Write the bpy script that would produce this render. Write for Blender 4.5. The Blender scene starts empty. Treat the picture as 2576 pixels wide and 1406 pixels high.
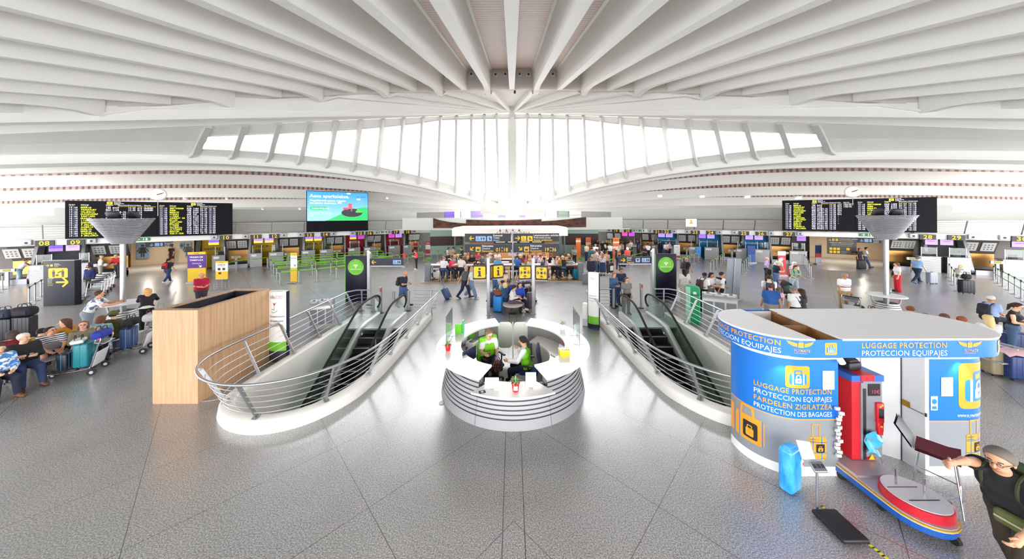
import bpy, math, random
import numpy as np
from mathutils import Matrix, Vector, Euler
random.seed(7)
SC = bpy.context.scene
COL = SC.collection
PI = math.pi
R = math.radians
# ---------------------------------------------------------------- camera
F, CX, HY, CH, ROLL = 775.0, 1289.0, 545.0, 4.45, 0.004
cam = bpy.data.objects.new('camera', bpy.data.cameras.new('camera'))
COL.objects.link(cam)
cam.data.sensor_width = 36
cam.data.lens = 36 * F / 2576
cam.data.shift_x = (1288 - CX) / 2576
cam.data.shift_y = (HY - 703) / 2576
cam.data.clip_start = 0.05
cam.data.clip_end = 400
cam.matrix_world = Matrix.Translation((0, 0, CH)) @ Matrix.Rotation(PI / 2, 4, 'X') @ Matrix.Rotation(-ROLL, 4, 'Z')
SC.camera = cam
# ---------------------------------------------------------------- daylight and exposure
w = bpy.data.worlds.new('sky')
SC.world = w
w.use_nodes = True
nt = w.node_tree
bg = nt.nodes['Background']
bg.inputs['Color'].default_value = (0.97, 0.98, 1.0, 1)
bg.inputs['Strength'].default_value = 4.2
SC.view_settings.view_transform = 'Standard'
SC.view_settings.look = 'None'
SC.view_settings.exposure = 1.12
SC.view_settings.gamma = 1
SC.view_settings.use_curve_mapping = False
SC.cycles.max_bounces = 7
SC.cycles.diffuse_bounces = 4
SC.cycles.adaptive_threshold = 0.03
SC.cycles.glossy_bounces = 3
SC.cycles.transmission_bounces = 4
SC.cycles.transparent_max_bounces = 12
SC.cycles.caustics_reflective = False
SC.cycles.caustics_refractive = False
SC.cycles.use_denoising = True
SC.cycles.sample_clamp_indirect = 6
# daylight through the glazed street front behind the viewpoint
fl = bpy.data.objects.new('street_front_daylight', bpy.data.lights.new('street_front_daylight', 'AREA'))
COL.objects.link(fl)
fl.data.shape = 'RECTANGLE'; fl.data.size = 70; fl.data.size_y = 5.2; fl.data.energy = 1700; fl.data.color = (1, .985, .96)
fl.location = (0, -10.5, 2.7); fl.rotation_euler = (PI / 2, 0, 0)
# ---------------------------------------------------------------- helpers
def lin(c):
 return tuple((x / 12.92 if x <= 0.04045 else ((x + 0.055) / 1.055) ** 2.4) for x in c)
def hx(s):
 return tuple(int(s[i:i + 2], 16) / 255 for i in (0, 2, 4))
MATS = {}
def mat(name, col=(0.8, 0.8, 0.8), rough=0.5, metal=0.0, emit=0.0, spec=0.5, alpha=1.0):
 """plain procedural material; col is sRGB (tuple or hex text)"""
 if name in MATS:
  return MATS[name]
 if isinstance(col, str):
  col = hx(col)
 m = bpy.data.materials.new(name)
 m.use_nodes = True
 b = m.node_tree.nodes['Principled BSDF']
 b.inputs['Base Color'].default_value = (*lin(col), 1)
 b.inputs['Roughness'].default_value = rough
 b.inputs['Metallic'].default_value = metal
 b.inputs['Specular IOR Level'].default_value = spec
 if emit:
  b.inputs['Emission Color'].default_value = (*lin(col), 1)
  b.inputs['Emission Strength'].default_value = emit * .5
 MATS[name] = m
 return m
def nodes(m):
 return m.node_tree.nodes, m.node_tree.links, m.node_tree.nodes['Principled BSDF']
def col_mat(c, rough=0.75):
 """fabric / plastic by hex colour"""
 return mat('paint_' + c + '_%d' % (rough * 100), c, rough)
def noisy(name, c1, c2, scale, rough=0.5, detail=3, stretch=(1, 1, 1), metal=0.0, lo=0.35, hi=0.65):
 if name in MATS:
  return MATS[name]
 m = mat(name, c1, rough, metal)
 N, L, b = nodes(m)
 tc = N.new('ShaderNodeTexCoord')
 mp = N.new('ShaderNodeMapping')
 mp.inputs['Scale'].default_value = stretch
 no = N.new('ShaderNodeTexNoise')
 no.inputs['Scale'].default_value = scale
 no.inputs['Detail'].default_value = detail
 rp = N.new('ShaderNodeValToRGB')
 rp.color_ramp.elements[0].position = lo
 rp.color_ramp.elements[1].position = hi
 rp.color_ramp.elements[0].color = (*lin(hx(c1)), 1)
 rp.color_ramp.elements[1].color = (*lin(hx(c2)), 1)
 L.new(tc.outputs['Object'], mp.inputs['Vector'])
 L.new(mp.outputs['Vector'], no.inputs['Vector'])
 L.new(no.outputs['Fac'], rp.inputs['Fac'])
 L.new(rp.outputs['Color'], b.inputs['Base Color'])
 return m
def striped(name, c1, c2, period, duty, axis='Z', rough=0.4, metal=0.0, attr=None):
 """bands of two colours along an object axis (or along the mesh attribute attr)"""
 if name in MATS:
  return MATS[name]
 m = mat(name, c1, rough, metal)
 N, L, b = nodes(m)
 if attr:
  at = N.new('ShaderNodeAttribute')
  at.attribute_name = attr
  src = at.outputs['Fac']
 else:
  tc = N.new('ShaderNodeTexCoord')
  sp = N.new('ShaderNodeSeparateXYZ')
  L.new(tc.outputs['Object'], sp.inputs[0])
  src = sp.outputs[axis]
 d = N.new('ShaderNodeMath'); d.operation = 'DIVIDE'; d.inputs[1].default_value = period
 fr = N.new('ShaderNodeMath'); fr.operation = 'FRACT'
 lt = N.new('ShaderNodeMath'); lt.operation = 'LESS_THAN'; lt.inputs[1].default_value = duty
 mx = N.new('ShaderNodeMix'); mx.data_type = 'RGBA'
 mx.inputs[6].default_value = (*lin(hx(c1)), 1)
 mx.inputs[7].default_value = (*lin(hx(c2)), 1)
 L.new(src, d.inputs[0]); L.new(d.outputs[0], fr.inputs[0]); L.new(fr.outputs[0], lt.inputs[0])
 L.new(lt.outputs[0], mx.inputs[0]); L.new(mx.outputs[2], b.inputs['Base Color'])
 return m
def glass(name, tint='eef6f4', gl=0.12, edge=False):
 if name in MATS:
  return MATS[name]
 m = bpy.data.materials.new(name)
 m.use_nodes = True
 N, L = m.node_tree.nodes, m.node_tree.links
 N.clear()
 o = N.new('ShaderNodeOutputMaterial')
 t = N.new('ShaderNodeBsdfTransparent')
 t.inputs[0].default_value = (*lin(hx(tint)), 1)
 g = N.new('ShaderNodeBsdfGlossy')
 g.inputs['Roughness'].default_value = 0.02
 lw = N.new('ShaderNodeLayerWeight')
 lw.inputs[0].default_value = 0.25
 mu = N.new('ShaderNodeMath'); mu.operation = 'MULTIPLY_ADD'
 mu.inputs[1].default_value = 0.5; mu.inputs[2].default_value = gl * 0.4
 x = N.new('ShaderNodeMixShader')
 L.new(lw.outputs['Fresnel'], mu.inputs[0])
 L.new(mu.outputs[0], x.inputs[0]); L.new(t.outputs[0], x.inputs[1]); L.new(g.outputs[0], x.inputs[2])
 L.new(x.outputs[0], o.inputs[0])
 MATS[name] = m
 return m
def unroll(px, py):
 dx, dy = px - CX, py - HY
 return dx - ROLL * dy, dy + ROLL * dx
def PZ(px, py, z=0.0):
 """point at height z seen at photo pixel"""
 dx, dy = unroll(px, py)
 Y = F * (CH - z) / dy
 return Vector((dx / F * Y, Y, z))
def PY(px, py, Y):
 """point at depth Y seen at photo pixel"""
 dx, dy = unroll(px, py)
 return Vector((dx / F * Y, Y, CH - dy / F * Y))
class Ink:
 """writes into a shape collection with one fixed material slot"""
 def __init__(self, mb, mi):
  self.mb, self.mi, self.v = mb, mi, mb.v
 def add(self, vs, fs, mi=0, smooth=False):
  return self.mb.add(vs, fs, self.mi, smooth)
class MB:
 """collects shapes into ONE mesh"""
 def __init__(self):
  self.v, self.f, self.m, self.s, self.u = [], [], [], [], None
  self.T = None
 def add(self, vs, fs, mi=0, smooth=False):
  o = len(self.v)
  if self.T is not None:
   vs = [self.T @ Vector(p) for p in vs]
  self.v += [tuple(p) for p in vs]
  for q in fs:
   self.f.append(tuple(i + o for i in q)); self.m.append(mi); self.s.append(smooth)
  return self
 def box(self, c, s, rz=0, mi=0, M=None):
  x, y, z = s[0] / 2, s[1] / 2, s[2] / 2
  vs = [(-x, -y, -z), (x, -y, -z), (x, y, -z), (-x, y, -z), (-x, -y, z), (x, -y, z), (x, y, z), (-x, y, z)]
  q = (M if M is not None else Matrix.Rotation(rz, 3, 'Z'))
  c = Vector(c)
  vs = [q @ Vector(p) + c for p in vs]
  return self.add(vs, [(0, 3, 2, 1), (4, 5, 6, 7), (0, 1, 5, 4), (1, 2, 6, 5), (2, 3, 7, 6), (3, 0, 4, 7)], mi)
 def b2(self, lo, hi, mi=0):
  return self.box([(a + b) / 2 for a, b in zip(lo, hi)], [abs(b - a) for a, b in zip(lo, hi)], 0, mi)
 def rbox(self, c, s, r=0.02, mi=0, n=3, M=None):
  """box with rounded vertical edges and softened top and bottom"""
  x, y, z = s[0] / 2, s[1] / 2, s[2] / 2
  r = min(r, x * .98, y * .98, z * .98)
  ring = []
  for cx, cy, a0 in ((x - r, y - r, 0), (-x + r, y - r, 90), (-x + r, -y + r, 180), (x - r, -y + r, 270)):
   for k in range(n + 1):
    a = R(a0 + 90 * k / n)
    ring.append((cx, cy, math.cos(a), math.sin(a)))
  rings = []
  for k in range(n + 1):
   a = R(90 * k / n)
   rings.append((-z + r - r * math.cos(a), -r + r * math.sin(a)))
  rings += [(-zz, d) for zz, d in rings[::-1]]
  vs, fs = [], []
  c = Vector(c)
  for zz, d in rings:
   for px, py, dx, dy in ring:
    p = Vector((px + dx * (r + d), py + dy * (r + d), zz))
    vs.append((M @ p if M is not None else p) + c)
  m = len(ring)
  for i in range(len(rings) - 1):
   for j in range(m):
    fs.append((i * m + j, i * m + (j + 1) % m, (i + 1) * m + (j + 1) % m, (i + 1) * m + j))
  fs.append(tuple(range(m))[::-1]); fs.append(tuple((len(rings) - 1) * m + j for j in range(m)))
  return self.add(vs, fs, mi, True)
 def bar(self, p, q, w, h=None, mi=0, up=(0, 0, 1)):
  """square bar from p to q"""
  h = h or w
  p, q = Vector(p), Vector(q)
  d = (q - p).normalized()
  u = Vector(up)
  if abs(d.dot(u)) > .98:
   u = Vector((0, 1, 0))
  s = d.cross(u).normalized() * (w / 2)
  t = s.cross(d).normalized() * (h / 2)
  vs = [p - s - t, p + s - t, p + s + t, p - s + t, q - s - t, q + s - t, q + s + t, q - s + t]
  return self.add(vs, [(0, 3, 2, 1), (4, 5, 6, 7), (0, 1, 5, 4), (1, 2, 6, 5), (2, 3, 7, 6), (3, 0, 4, 7)], mi)
 def tube(self, pts, r, n=8, mi=0, closed=False, cap=True):
  pts = [Vector(p) for p in pts]
  rs = r if isinstance(r, (list, tuple)) else [r] * len(pts)
  N = len(pts)
  vs, fs = [], []
  prev = None
  for i, p in enumerate(pts):
   a = pts[(i - 1) % N] if (closed or i > 0) else p
   b = pts[(i + 1) % N] if (closed or i < N - 1) else p
   d = (b - a).normalized()
   if prev is None:
    u = Vector((0, 0, 1)) if abs(d.z) < .95 else Vector((1, 0, 0))
    s = d.cross(u).normalized()
   else:
    s = (prev - d * prev.dot(d)).normalized()
   prev = s
   t = d.cross(s)
   for k in range(n):
    an = 2 * PI * k / n
    vs.append(p + s * (math.cos(an) * rs[i]) + t * (math.sin(an) * rs[i]))
  for i in range(N if closed else N - 1):
   for k in range(n):
    j = (i + 1) % N
    fs.append((i * n + k, i * n + (k + 1) % n, j * n + (k + 1) % n, j * n + k))
  if cap and not closed:
   fs.append(tuple(range(n))[::-1]); fs.append(tuple((N - 1) * n + k for k in range(n)))
  return self.add(vs, fs, mi, True)
 def cyl(self, p, q, r, n=16, mi=0):
  return self.tube([p, q], r, n, mi)
 def lathe(self, prof, n=24, mi=0, c=(0, 0, 0), a0=0, a1=2 * PI, sx=1, sy=1):
  """profile of (radius, z) turned about z"""
  full = abs(a1 - a0 - 2 * PI) < 1e-6
  m = n if full else n + 1
  vs, fs = [], []
  for r, z in prof:
   for k in range(m):
    a = a0 + (a1 - a0) * k / n
    vs.append((c[0] + r * math.cos(a) * sx, c[1] + r * math.sin(a) * sy, c[2] + z))
  for i in range(len(prof) - 1):
   for k in range(n):
    k2 = (k + 1) % m
    fs.append((i * m + k, i * m + k2, (i + 1) * m + k2, (i + 1) * m + k))
  if full:
   if prof[0][0] > 1e-4: fs.append(tuple(range(m))[::-1])
   if prof[-1][0] > 1e-4: fs.append(tuple((len(prof) - 1) * m + k for k in range(m)))
  return self.add(vs, fs, mi, True)
 def prism(self, poly, z0, z1, mi=0, mt=None):
  n = len(poly)
  vs = [(x, y, z0) for x, y in poly] + [(x, y, z1) for x, y in poly]
  fs = [(i, (i + 1) % n, n + (i + 1) % n, n + i) for i in range(n)]
  self.add(vs, fs, mi)
  self.add(vs, [tuple(range(n))[::-1], tuple(range(n, 2 * n))], mi if mt is None else mt)
  return self
 def slab(self, poly, o, ux, uy, th, mi=0):
  """flat outline poly (2D) in the plane o + x*ux + y*uy, thickened by th along the normal"""
  o, ux, uy = Vector(o), Vector(ux), Vector(uy)
  nn = ux.cross(uy).normalized() * th
  n = len(poly)
  a = [o + ux * x + uy * y for x, y in poly]
  vs = a + [p + nn for p in a]
  fs = [tuple(range(n))[::-1], tuple(range(n, 2 * n))] + [(i, (i + 1) % n, n + (i + 1) % n, n + i) for i in range(n)]
  return self.add(vs, fs, mi)
 def ball(self, c, r, n=10, mi=0, s=(1, 1, 1)):
  prof = [(math.sin(PI * k / n), -math.cos(PI * k / n)) for k in range(n + 1)]
  m = n * 2
  vs, fs = [], []
  for pr, pz in prof:
   for k in range(m):
    a = 2 * PI * k / m
    vs.append((c[0] + r * s[0] * pr * math.cos(a), c[1] + r * s[1] * pr * math.sin(a), c[2] + r * s[2] * pz))
  for i in range(n):
   for k in range(m):
    fs.append((i * m + k, i * m + (k + 1) % m, (i + 1) * m + (k + 1) % m, (i + 1) * m + k))
  return self.add(vs, fs, mi, True)
 def grid(self, rows, mi=0, smooth=True):
  """surface through rows of points"""
  n = len(rows[0])
  vs = [p for r_ in rows for p in r_]
  fs = [(i * n + j, i * n + j + 1, (i + 1) * n + j + 1, (i + 1) * n + j) for i in range(len(rows) - 1) for j in range(n - 1)]
  return self.add(vs, fs, mi, smooth)
 def build(self, name, mats, parent=None, **kw):
  me = bpy.data.meshes.new(name)
  me.from_pydata(self.v, [], self.f)
  if not isinstance(mats, (list, tuple)):
   mats = [mats]
  for m in mats:
   me.materials.append(m)
  me.polygons.foreach_set('material_index', self.m)
  me.polygons.foreach_set('use_smooth', self.s)
  if any(self.s):
   me.set_sharp_from_angle(angle=R(38))
  if self.u is not None:
   at = me.attributes.new('along', 'FLOAT', 'POINT')
   at.data.foreach_set('value', self.u)
  me.update()
  return obj(name, me, parent, **kw)
def obj(name, me, parent=None, label=None, cat=None, group=None, kind=None, loc=None, rz=None):
 o = bpy.data.objects.new(name, me)
 COL.objects.link(o)
 if parent is not None:
  o.parent = parent
 if loc is not None: o.location = loc
 if rz is not None: o.rotation_euler = (0, 0, rz)
 if label: o['label'] = label
 if cat: o['category'] = cat
 if group: o['group'] = group
 if kind: o['kind'] = kind
 return o
def thing(name, label, cat, loc=(0, 0, 0), rz=0.0, group=None):
 return obj(name, None, None, label, cat, group, None, loc, rz)
def struct(mb, name, mats, label=None):
 return mb.build(name, mats, kind='structure', label=label)
def dup(root, loc, rz, label, group=None):
 """copy of a thing with copies of its parts and sub-parts"""
 r = root.copy(); COL.objects.link(r)
 r.location = loc; r.rotation_euler = (0, 0, rz); r['label'] = label
 if group: r['group'] = group
 for ch in list(root.children):
  c = ch.copy(); COL.objects.link(c); c.parent = r
  for g in list(ch.children):
   d = g.copy(); COL.objects.link(d); d.parent = c
 return r
# lettering: glyph outlines from the built-in font, gathered once
GL = {}
def load_glyphs():
 chars = ' ABCDEFGHIJKLMNOPQRSTUVWXYZabcdefghijklmnopqrstuvwxyz0123456789.,:;-/|€ó!&()%+'
 tmp = []
 for bold in (0, 1):
  for c in chars:
   for s in (c, 'H' + c + 'H'):
    cu = bpy.data.curves.new('t', 'FONT')
    cu.body = s; cu.size = 1; cu.resolution_u = 2; cu.offset = 0.015 * bold
    o = bpy.data.objects.new('t', cu); COL.objects.link(o); tmp.append((bold, c, s, o))
  cu = bpy.data.curves.new('t', 'FONT'); cu.body = 'HH'; cu.size = 1; cu.resolution_u = 2; cu.offset = 0.015 * bold
  o = bpy.data.objects.new('t', cu); COL.objects.link(o); tmp.append((bold, 'HH', 'HH', o))
 dg = bpy.context.evaluated_depsgraph_get()
 dg.update()
 wid = {}
 for bold, c, s, o in tmp:
  me = o.evaluated_get(dg).to_mesh()
  vs = [(v.co.x, v.co.y) for v in me.vertices]
  if s == c and c != 'HH':
   GL[bold, c] = [vs, [tuple(p.vertices) for p in me.polygons], 0]
  else:
   wid[bold, c] = max(v[0] for v in vs)
  o.evaluated_get(dg).to_mesh_clear()
 for bold, c, s, o in tmp:
  if s == c and c != 'HH':
   GL[bold, c][2] = wid[bold, c] - wid[bold, 'HH']
 for bold, c, s, o in tmp:
  cu = o.data; bpy.data.objects.remove(o); bpy.data.curves.remove(cu)
load_glyphs()
def text_w(s, size, bold=0, track=0):
 return sum((GL.get((bold, c), GL[bold, ' '])[2] + track + 0.04 * bold) for c in s) * size
def text(mb, s, size, fn, bold=0, align='l', mi=0, x=0.0, y=0.0, track=0, mono=None, sx=1.0):
 """lay s on a surface; fn maps flat (x, y) to 3D"""
 wd = (len(s) * mono if mono else text_w(s, size, bold, track)) * sx
 x -= {'l': 0, 'c': wd / 2, 'r': wd}[align]
 for c in s:
  vs, fs, adv = GL.get((bold, c), GL[bold, ' '])
  if vs:
   off = (mono - adv * size) / 2 if mono else 0
   mb.add([fn(x + (vx * size + off) * sx, y + vy * size) for vx, vy in vs], fs, mi)
  x += (mono if mono else (adv + track + 0.04 * bold) * size) * sx
 return wd
def plane_fn(o, ux, uy, d=0.0):
 o, ux, uy = Vector(o), Vector(ux), Vector(uy)
 n = ux.cross(uy).normalized() * d
 return lambda x, y: o + ux * x + uy * y + n
def clip(poly, a, b_, c):
 out = []
 for p, q_ in zip(poly, poly[1:] + poly[:1]):
  fp, fq = a * p[0] + b_ * p[1] - c, a * q_[0] + b_ * q_[1] - c
  if fp <= 0: out.append(p)
  if fp * fq < 0:
   k = fp / (fp - fq); out.append((p[0] + (q_[0] - p[0]) * k, p[1] + (q_[1] - p[1]) * k))
 return out
def poly2(mb, pts, fn, mi=0):
 x0, x1 = min(p[0] for p in pts), max(p[0] for p in pts)
 if hasattr(fn, 'curved') and x1 - x0 > .06:      # cut into narrow bands so that it follows the bend
  n = int((x1 - x0) / .05) + 1
  for i in range(n):
   a, c = x0 + (x1 - x0) * i / n, x0 + (x1 - x0) * (i + 1) / n
   q = clip(clip(list(pts), -1, 0, -a), 1, 0, c)
   if len(q) > 2: mb.add([fn(x, y) for x, y in q], [tuple(range(len(q)))], mi)
  return
 mb.add([fn(x, y) for x, y in pts], [tuple(range(len(pts)))], mi)
def rrect(x0, y0, x1, y1, r, n=4):
 out = []
 for cx, cy, a in ((x1 - r, y1 - r, 0), (x0 + r, y1 - r, 90), (x0 + r, y0 + r, 180), (x1 - r, y0 + r, 270)):
  out += [(cx + r * math.cos(R(a + 90 * k / n)), cy + r * math.sin(R(a + 90 * k / n))) for k in range(n + 1)]
 return out
def disc(x, y, r, n=20):
 return [(x + r * math.cos(2 * PI * k / n), y + r * math.sin(2 * PI * k / n)) for k in range(n)]
def stroke(mb, pts, w, fn, mi=0):
 for (x0, y0), (x1, y1) in zip(pts, pts[1:]):
  L = math.hypot(x1 - x0, y1 - y0) or 1
  nx, ny = -(y1 - y0) / L * w / 2, (x1 - x0) / L * w / 2
  poly2(mb, [(x0 - nx, y0 - ny), (x1 - nx, y1 - ny), (x1 + nx, y1 + ny), (x0 + nx, y0 + ny)], fn, mi)
def arrow(mb, x, y, s, ang, fn, mi=0, w=0.17):
 """arrow of length s pointing along ang (degrees)"""
 c, q = math.cos(R(ang)), math.sin(R(ang))
 g = lambda a, b: (x + (a * c - b * q) * s, y + (a * q + b * c) * s)
 stroke(mb, [g(-.5, 0), g(.42, 0)], w * s, fn, mi)
 stroke(mb, [g(.02, .42), g(.45, 0), g(.02, -.42)], w * s, fn, mi)
def man_icon(mb, x, y, h, fn, mi=0, skirt=False):
 poly2(mb, disc(x, y + h * .9, h * .09, 12), fn, mi)
 if skirt:
  poly2(mb, [(x - .09 * h, y + .78 * h), (x + .09 * h, y + .78 * h), (x + .24 * h, y + .3 * h), (x - .24 * h, y + .3 * h)], fn, mi)
  for q in (-1, 1):
   poly2(mb, [(x + q * .02 * h, y), (x + q * .1 * h, y), (x + q * .1 * h, y + .32 * h), (x + q * .02 * h, y + .32 * h)], fn, mi)
   stroke(mb, [(x + q * .12 * h, y + .76 * h), (x + q * .3 * h, y + .42 * h)], .06 * h, fn, mi)
 else:
  poly2(mb, rrect(x - .17 * h, y + .4 * h, x + .17 * h, y + .78 * h, .06 * h), fn, mi)
  for q in (-1, 1):
   poly2(mb, [(x + q * .015 * h, y), (x + q * .13 * h, y), (x + q * .13 * h, y + .45 * h), (x + q * .015 * h, y + .45 * h)], fn, mi)
def wheelchair_icon(mb, x, y, h, fn, mi=0):
 poly2(mb, disc(x - .05 * h, y + .9 * h, .09 * h, 10), fn, mi)
 stroke(mb, [(x - .05 * h, y + .8 * h), (x - .02 * h, y + .45 * h), (x + .2 * h, y + .45 * h), (x + .32 * h, y + .1 * h)], .09 * h, fn, mi)
 stroke(mb, [(x - .12 * h, y + .58 * h), (x - .25 * h, y + .35 * h), (x - .2 * h, y + .12 * h), (x + .02 * h, y + .05 * h), (x + .15 * h, y + .2 * h)], .07 * h, fn, mi)
def interp(x, xs, ys):
 return float(np.interp(x, xs, ys))
def crom(pts, n=8, closed=False):
 """smooth curve through points"""
 P = [Vector(p) for p in pts]
 N = len(P)
 out = []
 for i in range(N if closed else N - 1):
  p0 = P[(i - 1) % N] if (closed or i > 0) else P[0] * 2 - P[1]
  p1, p2 = P[i], P[(i + 1) % N]
  p3 = P[(i + 2) % N] if (closed or i < N - 2) else P[-1] * 2 - P[-2]
  for k in range(n):
   t = k / n
   out.append(((p1 * 2) + (p2 - p0) * t + (p0 * 2 - p1 * 5 + p2 * 4 - p3) * t * t + (p1 * 3 - p0 - p2 * 3 + p3) * t ** 3) / 2)
 if not closed:
  out.append(P[-1])
 return out
# ---------------------------------------------------------------- common materials
WHITE = mat('white_concrete', 'efeeea', 0.6)
WPAINT = mat('white_paint', 'f3f2ef', 0.45)
STEEL = mat('brushed_steel', 'a8a8ab', 0.36, 0.8)
CHROME = mat('polished_steel', 'cfcfd2', 0.15, 1.0)
DKSTEEL = mat('dark_steel', '55565a', 0.4, 0.8)
ALU = mat('satin_aluminium', 'aeaeb4', 0.45, 0.5)
BLACK = mat('black_plastic', '1c1c1f', 0.45)
RUBBER = mat('black_rubber', '151516', 0.7)
NAVY = mat('navy_sign_face', '24283a', 0.4, spec=.2)
SIGN = mat('charcoal_sign_face', '3b3d46', 0.45, spec=.2)
YEL = mat('sign_yellow', 'f2c311', 0.5)
SGREEN = mat('leaf_green', '72c22f', 0.5)
WTXT = mat('white_lettering', 'f4f4f4', 0.5)
DTXT = mat('dark_lettering', '2c2e36', 0.5)
SKYB = mat('pictogram_blue', '8fb4e2', 0.5)
GREYP = mat('grey_paint', '8d9299', 0.5)
GLASS = glass('clear_glass')
ORANGE = mat('orange_print', 'f0a63c', 0.45)
RED = mat('red_paint', 'c4202c', 0.35)
# ================================================================ THE HALL
# floor: speckled polished granite with diagonal joints
fm = mat('granite_floor', '8d8b8a', 0.26)
N, L, b = nodes(fm)
b.inputs['IOR'].default_value = 2.35
tc = N.new('ShaderNodeTexCoord')
n1 = N.new('ShaderNodeTexNoise'); n1.inputs['Scale'].default_value = 52; n1.inputs['Detail'].default_value = 4; n1.inputs['Roughness'].default_value = .75
n2 = N.new('ShaderNodeTexNoise'); n2.inputs['Scale'].default_value = 0.9; n2.inputs['Detail'].default_value = 2
rp = N.new('ShaderNodeValToRGB')
e = rp.color_ramp.elements
e[0].position = .38; e[0].color = (*lin(hx('5c5a59')), 1)
e[1].position = .64; e[1].color = (*lin(hx('c8c6c3')), 1)
q = rp.color_ramp.elements.new(.5); q.color = (*lin(hx('93908e')), 1)
L.new(tc.outputs['Object'], n1.inputs['Vector']); L.new(tc.outputs['Object'], n2.inputs['Vector'])
L.new(n1.outputs['Fac'], rp.inputs['Fac'])
sp = N.new('ShaderNodeSeparateXYZ'); L.new(tc.outputs['Object'], sp.inputs[0])
def mnode(op, a, bb=None, c=None):
 n = N.new('ShaderNodeMath'); n.operation = op
 for i, v in enumerate((a, bb, c)):
  if v is None: continue
  if isinstance(v, (int, float)): n.inputs[i].default_value = v
  else: L.new(v, n.inputs[i])
 return n.outputs[0]
ax = mnode('ABSOLUTE', sp.outputs['X'])
masks = []
for s, per, off in ((1, 1.75, .35), (-1, 2.6, .9)):
 d = mnode('ADD', mnode('MULTIPLY', ax, .72 * s), mnode('MULTIPLY', sp.outputs['Y'], .70))
 fr = mnode('FRACT', mnode('DIVIDE', mnode('ADD', d, off + 50 * per), per))
 masks.append(mnode('LESS_THAN', fr, .009 / per))
masks.append(mnode('LESS_THAN', mnode('ABSOLUTE', mnode('SUBTRACT', ax, .155)), .007))
mk = mnode('MINIMUM', mnode('ADD', mnode('ADD', masks[0], masks[1]), masks[2]), 1)
mx = N.new('ShaderNodeMix'); mx.data_type = 'RGBA'; mx.blend_type = 'MULTIPLY'
mx.inputs[0].default_value = .35
L.new(rp.outputs['Color'], mx.inputs[6]); L.new(n2.outputs['Color'], mx.inputs[7])
hs = N.new('ShaderNodeHueSaturation'); hs.inputs['Saturation'].default_value = .12; hs.inputs['Value'].default_value = 1.15
L.new(mx.outputs[2], hs.inputs['Color'])
m2 = N.new('ShaderNodeMix'); m2.data_type = 'RGBA'
L.new(mk, m2.inputs[0]); L.new(hs.outputs['Color'], m2.inputs[6]); m2.inputs[7].default_value = (*lin(hx('3a3938')), 1)
L.new(m2.outputs[2], b.inputs['Base Color'])
# the floor is laid around the two escalator wells
WELL = [(-6.7, 13.4), (-6.7, 11.2), (-6.7, 9.3), (-6.72, 7.9), (-6.6, 7.2), (-6.2, 6.75), (-5.6, 6.5), (-5.0, 6.52), (-4.45, 6.85), (-4.02, 7.55),
  (-3.86, 8.4), (-3.78, 9.6), (-3.74, 11.4), (-3.7, 13.4)]
LW = [(p.x, p.y) for p in crom([(x, y, 0) for x, y in WELL], 6)]
def offs(poly, d):
 """offset an open plan line outward (to the outside of the well)"""
 out = []
 for i, (x, y) in enumerate(poly):
  a = poly[max(i - 1, 0)]; c = poly[min(i + 1, len(poly) - 1)]
  t = Vector((c[0] - a[0], c[1] - a[1])).normalized()
  out.append((x + t.y * d, y - t.x * d))
 return out
HOLE = offs(LW, -0.12)
import bmesh
bm = bmesh.new()
outer = [bm.verts.new(p) for p in ((-75, -14, 0), (75, -14, 0), (75, 62, 0), (-75, 62, 0))]
eds = [bm.edges.new((outer[i], outer[(i + 1) % 4])) for i in range(4)]
for s in (1, -1):
 hv = [bm.verts.new((x * s, y, 0)) for x, y in HOLE]
 eds += [bm.edges.new((hv[i], hv[(i + 1) % len(hv)])) for i in range(len(hv))]
bmesh.ops.triangle_fill(bm, use_beauty=True, use_dissolve=False, edges=eds)
for f_ in bm.faces:
 if f_.normal.z < 0: f_.normal_flip()
me = bpy.data.meshes.new('floor'); bm.to_mesh(me); bm.free()
me.materials.append(fm)
obj('floor', me, kind='structure', label='polished grey granite floor of the hall')
# ---------------------------------------------------------------- near roof: parallel ribs rising to a curved edge
S = 1.6
KY = [20.7, 20.7, 20.7, 20.7, 20.25, 19.7, 18.75, 18.05, 16.9, 15.85, 14.3, 13.2, 12.0, 10.7, 9.3, 8.0, 6.5, 5.0, 3.5]
KZ = [13.0, 13.0, 12.97, 12.9, 12.72, 12.42, 12.0, 11.55, 11.04, 10.4, 9.72, 9.15, 8.57, 7.95, 7.4, 6.9, 6.45, 6.0, 5.6]
edgeY = lambda X: interp(abs(X) / S, range(19), KY)
edgeZ = lambda X: interp(abs(X) / S, range(19), KZ)
SL = .277
RH = 1.45
SOFF = striped('pink_slat_soffit', 'ead9d3', 'b49c94', 0.21, 0.13, 'Y', 0.55)
for k in range(-17, 18):
 X = k * S
 ye, ze = edgeY(X), edgeZ(X)
 mb = MB()
 odd = abs(k) % 2 == 1 and abs(k) < 13
 ys = [ye, ye - .35, ye - .8, ye - 1.4, ye - 2.2, ye - 6, ye - 12, -9]
 dr = [.34, .27, .14, .05, 0, 0, 0, 0] if odd else [0] * 8
 hw0, hw1 = .17, .27
 rows = []
 for y, d in zip(ys, dr):
  z = ze - SL * (ye - y)
  rows.append([(X - hw1, y, z + RH), (X - hw1, y, z + RH - .16), (X - hw0 - .02, y, z + RH - .22), (X - hw0, y, z - d), (X + hw0, y, z - d), (X + hw0 + .02, y, z + RH - .22), (X + hw1, y, z + RH - .16), (X + hw1, y, z + RH)])
 mb.grid(rows, 0, False)
 mb.add(rows[0], [tuple(range(8))])
 struct(mb, 'ceiling_beam', WHITE, None)
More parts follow.
